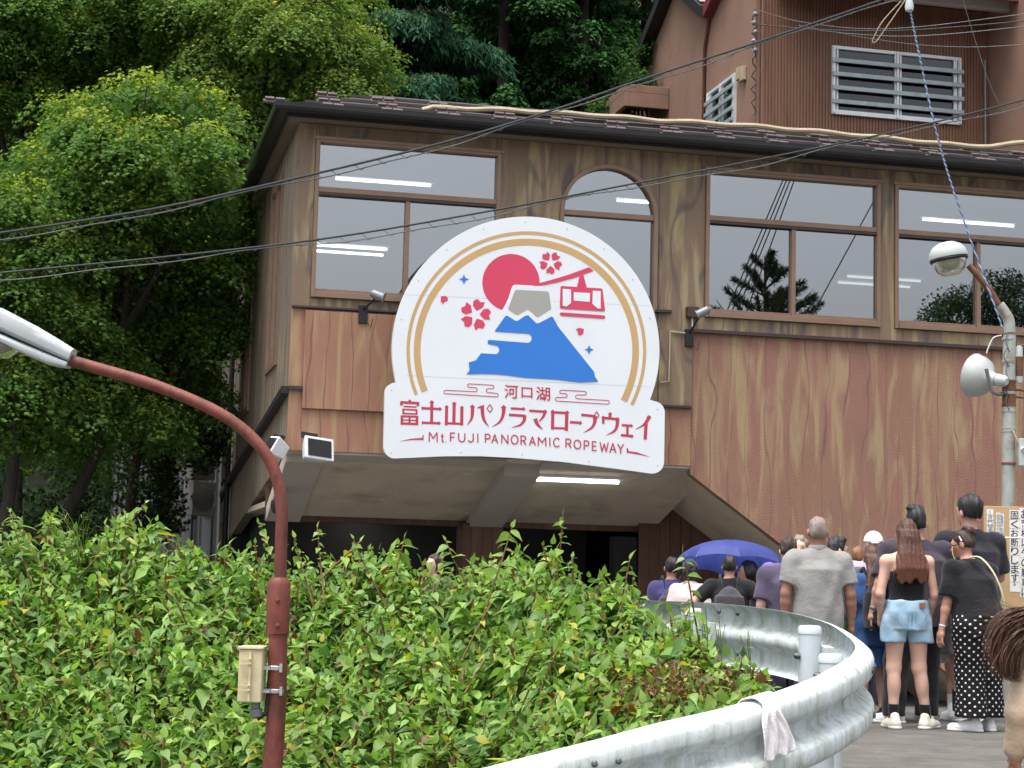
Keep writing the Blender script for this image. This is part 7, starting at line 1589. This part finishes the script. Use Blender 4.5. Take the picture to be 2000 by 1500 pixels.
# the group under the umbrella
akimbo = {-1: up((-0.20, -0.10, -0.19), (-0.05, 0.06, -0.36)), 1: up((0.20, -0.10, -0.19), (0.06, 0.06, -0.36))}
t, I = person('man in black T-shirt with elbows out and grey backpack before the umbrella', 1425, 1085, 17.0, -0.1, skin='mid', bulk=1.12, hair=('short', H_black), arms=akimbo, top=dict(mat=M_blackcloth, sleeve=0.75, loose=0.03), bottom=dict(mat=M_navy, kind='trousers', end=0.08))
backpack('grey drawstring backpack worn by the man in black T-shirt', I, cm('grey_nylon', 74,72,78), cm('grey_web', 60,60,66), (0.16, 0.10, 0.22), 1.13)
t, I = person('black-haired person facing left below the blue umbrella', 1463, 1095, 17.6, 0.9, skin='tan', head=(0.5, -0.05), hair=('bob', H_black), top=dict(mat=M_blackcloth, sleeve=0.8, loose=0.03), bottom=dict(mat=M_navy, kind='trousers', end=0.08), arms={-1: up((-0.08, 0.12, -0.20), (-0.02, 0.26, -0.06))})
t, I = person('woman in purple baseball cap with light brown hair', 1503, 1100, 17.3, 0.35, sex='f', skin='light', head=(0.3, -0.05), hair=('long', H_lt), extra=dict(hair_end=1.30), cap=(cm('purple_cap', 122,96,206, 0.06), False), top=dict(mat=M_blackcloth, sleeve=0.8, loose=0.03), bottom=dict(mat=M_navy, kind='trousers', end=0.08))
t, I = person('walker in dark knitted hat and pale pink shirt left of the umbrella', 1348, 1094, 17.4, -0.2, sex='f', skin='mid', hair=('bob', H_black), cap=(cm('dark_knit_hat', 52,60,64), None), top=dict(mat=cm('pale_pink_shirt', 222,204,204), sleeve=0.8, loose=0.04), bottom=dict(mat=M_navy, kind='trousers', end=0.08))
t, I = person('man in navy T-shirt behind the arching leaves, leftmost of the umbrella group', 1312, 1088, 17.9, 0.0, skin='tan', hair=('short', H_black), top=dict(mat=cm('indigo_shirt', 62,60,104), sleeve=0.8, loose=0.04), bottom=dict(mat=M_navy, kind='trousers', end=0.08))
backpack('dark grey backpack worn by the man behind the arching leaves', I, cm('slate_nylon', 66,66,74), M_blackcloth, (0.16, 0.10, 0.23), 1.12)
t, I = person('brown-haired person half hidden by knotweed near the brown column', 850, 1082, 19.0, 2.4, sex='f', skin='light', hair=('bob', H_brown), top=dict(mat=cm('rose_shirt', 130,96,98), sleeve=0.8, loose=0.04), bottom=dict(mat=M_navy, kind='trousers', end=0.08))
# umbrella
def umbrella():
    c = at(1432, 1058, 18.0); a = thing('umbrella', 'open blue umbrella held above the people at the far rail', 'umbrella', c); R = 0.57; hgt = 0.25; n = 8
    tilt = rotm(0, -0.16, 0.05); blue = NT('blue_umbrella_cloth'); cc = blue.coords(); p = blue.n('ShaderNodeBsdfPrincipled'); col = blue.ramp(blue.noise(cc, 4, 3), [(0.3, srgb(62,74,150)), (0.7, srgb(78,92,172))]); blue.l(col, p.inputs['Base Color']); p.inputs['Roughness'].default_value = 0.6
    tr = blue.n('ShaderNodeBsdfTranslucent'); blue.l(col, tr.inputs['Color']); mx = blue.n('ShaderNodeMixShader'); mx.inputs[0].default_value = 0.4; blue.l(p.outputs[0], mx.inputs[1]); blue.l(tr.outputs[0], mx.inputs[2]); blue.l(mx.outputs[0], blue.out.inputs['Surface'])
    def pt(r, ang, seg):
        u = (ang/(2*PI)*n) % 1; dip = 1-0.10*math.sin(u*PI)*r; rr_ = R*math.sin(r*1.35)/math.sin(1.35); z = hgt*(math.cos(r*1.35)-1)/(1-math.cos(1.35)) + 0.03*math.sin(u*PI)*r*r
        return tilt @ np.array([rr_*dip*math.cos(ang), rr_*dip*math.sin(ang), z])
    for k in range(n):
        m = MB(); nr, na = 9, 7; vs = [pt(i/(nr-1), 2*PI*(k+j/(na-1)*0.9999)/n, k) for i in range(nr) for j in range(na)]
        m.add(vs, [(i*na+j, (i+1)*na+j, (i+1)*na+j+1, i*na+j+1) for i in range(nr-1) for j in range(na-1)]); m.build('canopy_panel', blue.m, a, True)
        MB().tube([pt(i/8, 2*PI*k/n, k)-np.array([0, 0, 0.006]) for i in range(9)], 0.004, 5).build('rib', M_grey, a, True)
    MB().tube([tilt @ np.array([0, 0, 0.06]), tilt @ np.array([0, 0, -0.85])], 0.007, 8).build('shaft', M_black, a, True)
    MB().tube([tilt @ np.array([0, 0, -0.72]), tilt @ np.array([0, 0, -0.86])], 0.016, 8).build('handle', M_black, a, True)
umbrella()
# passer-by at the right edge, close to the camera
t, I = person('person in loose beige clothes with blowing brown hair at the right edge', 2092, 1128, 8.3, 0.55, H=1.5, sex='f', skin='tan', bulk=1.1, zoff=-0.25, lean=0.22, hair=('long', H_br2), extra=dict(hair_end=1.16), top=dict(mat=cm('beige_linen', 204,180,156, 0.12), sleeve=1.2, hem=0.66, loose=0.055, fold=0.007), bottom=dict(mat=cm('beige_trousers', 214,196,172), kind='trousers', end=0.1, loose=0.06, flare=0.09, fold=0.012), dx=0.009, hands=True, arms={-1: up((-0.06, 0.02, -0.27), (-0.05, 0.08, -0.50)), 1: up((0.06, 0.0, -0.27), (0.06, 0.05, -0.5))})
inv = rotm(-0.55); loc = lambda px, py, D: inv @ (at(px, py, D)-I['base'])
hl = MB()
for k in range(900):         # wind-blown hair, all following one sweep to the left
    f_ = rng.random(); g_ = rng.normal(0, 1)
    c0 = I['hp_']((rng.normal(0, 0.04), -0.08+rng.normal(0, 0.02), rng.uniform(-0.02, 0.15))); dd_ = 8.2+rng.normal(0, 0.025)
    a1 = loc(1996+6*g_, 1186+74*f_, dd_); a2 = loc(1958+8*g_+18*f_, 1204+92*f_, dd_); a3 = loc(1944+11*g_+26*f_, 1256+66*f_, dd_); a4 = loc(1958+13*g_+26*f_, 1284+50*f_, dd_)
    P_ = catmull([c0, a1, a2, a3, a4], 6); w0 = rng.uniform(0.0018, 0.0032)
    hl.tube(P_, [w0*(1-0.25*i/len(P_)) if i < len(P_)*0.6 else w0*0.75*max(0.05, 1-(i/len(P_)-0.6)/0.4) for i in range(len(P_))], 4, False, 0.6)
for k in range(60):          # single flying hairs
    f_ = rng.random(); c0 = loc(1990, 1190+80*f_, 8.2); e = loc(1915+rng.normal(0, 14)+20*f_, 1180+rng.normal(0, 18)+95*f_, 8.2)
    hl.tube(catmull([c0, (c0+e)/2+np.array([0, 0, rng.normal(0.01, 0.012)]), e], 5), 0.001, 3, False)
tag(hl.build('blowing_hair', H_br2, t, True), kind='stuff')

q = I['q']; MB().tube(catmull([q((-0.10, 0.08, 1.44)), q((-0.19, -0.06, 1.25)), q((-0.16, -0.16, 1.0)), q((0.0, -0.20, 0.85))], 6), 0.006, 6).build('bag_cord', simple('orange_cord', srgb(190,130,70), 0.8), t, True)
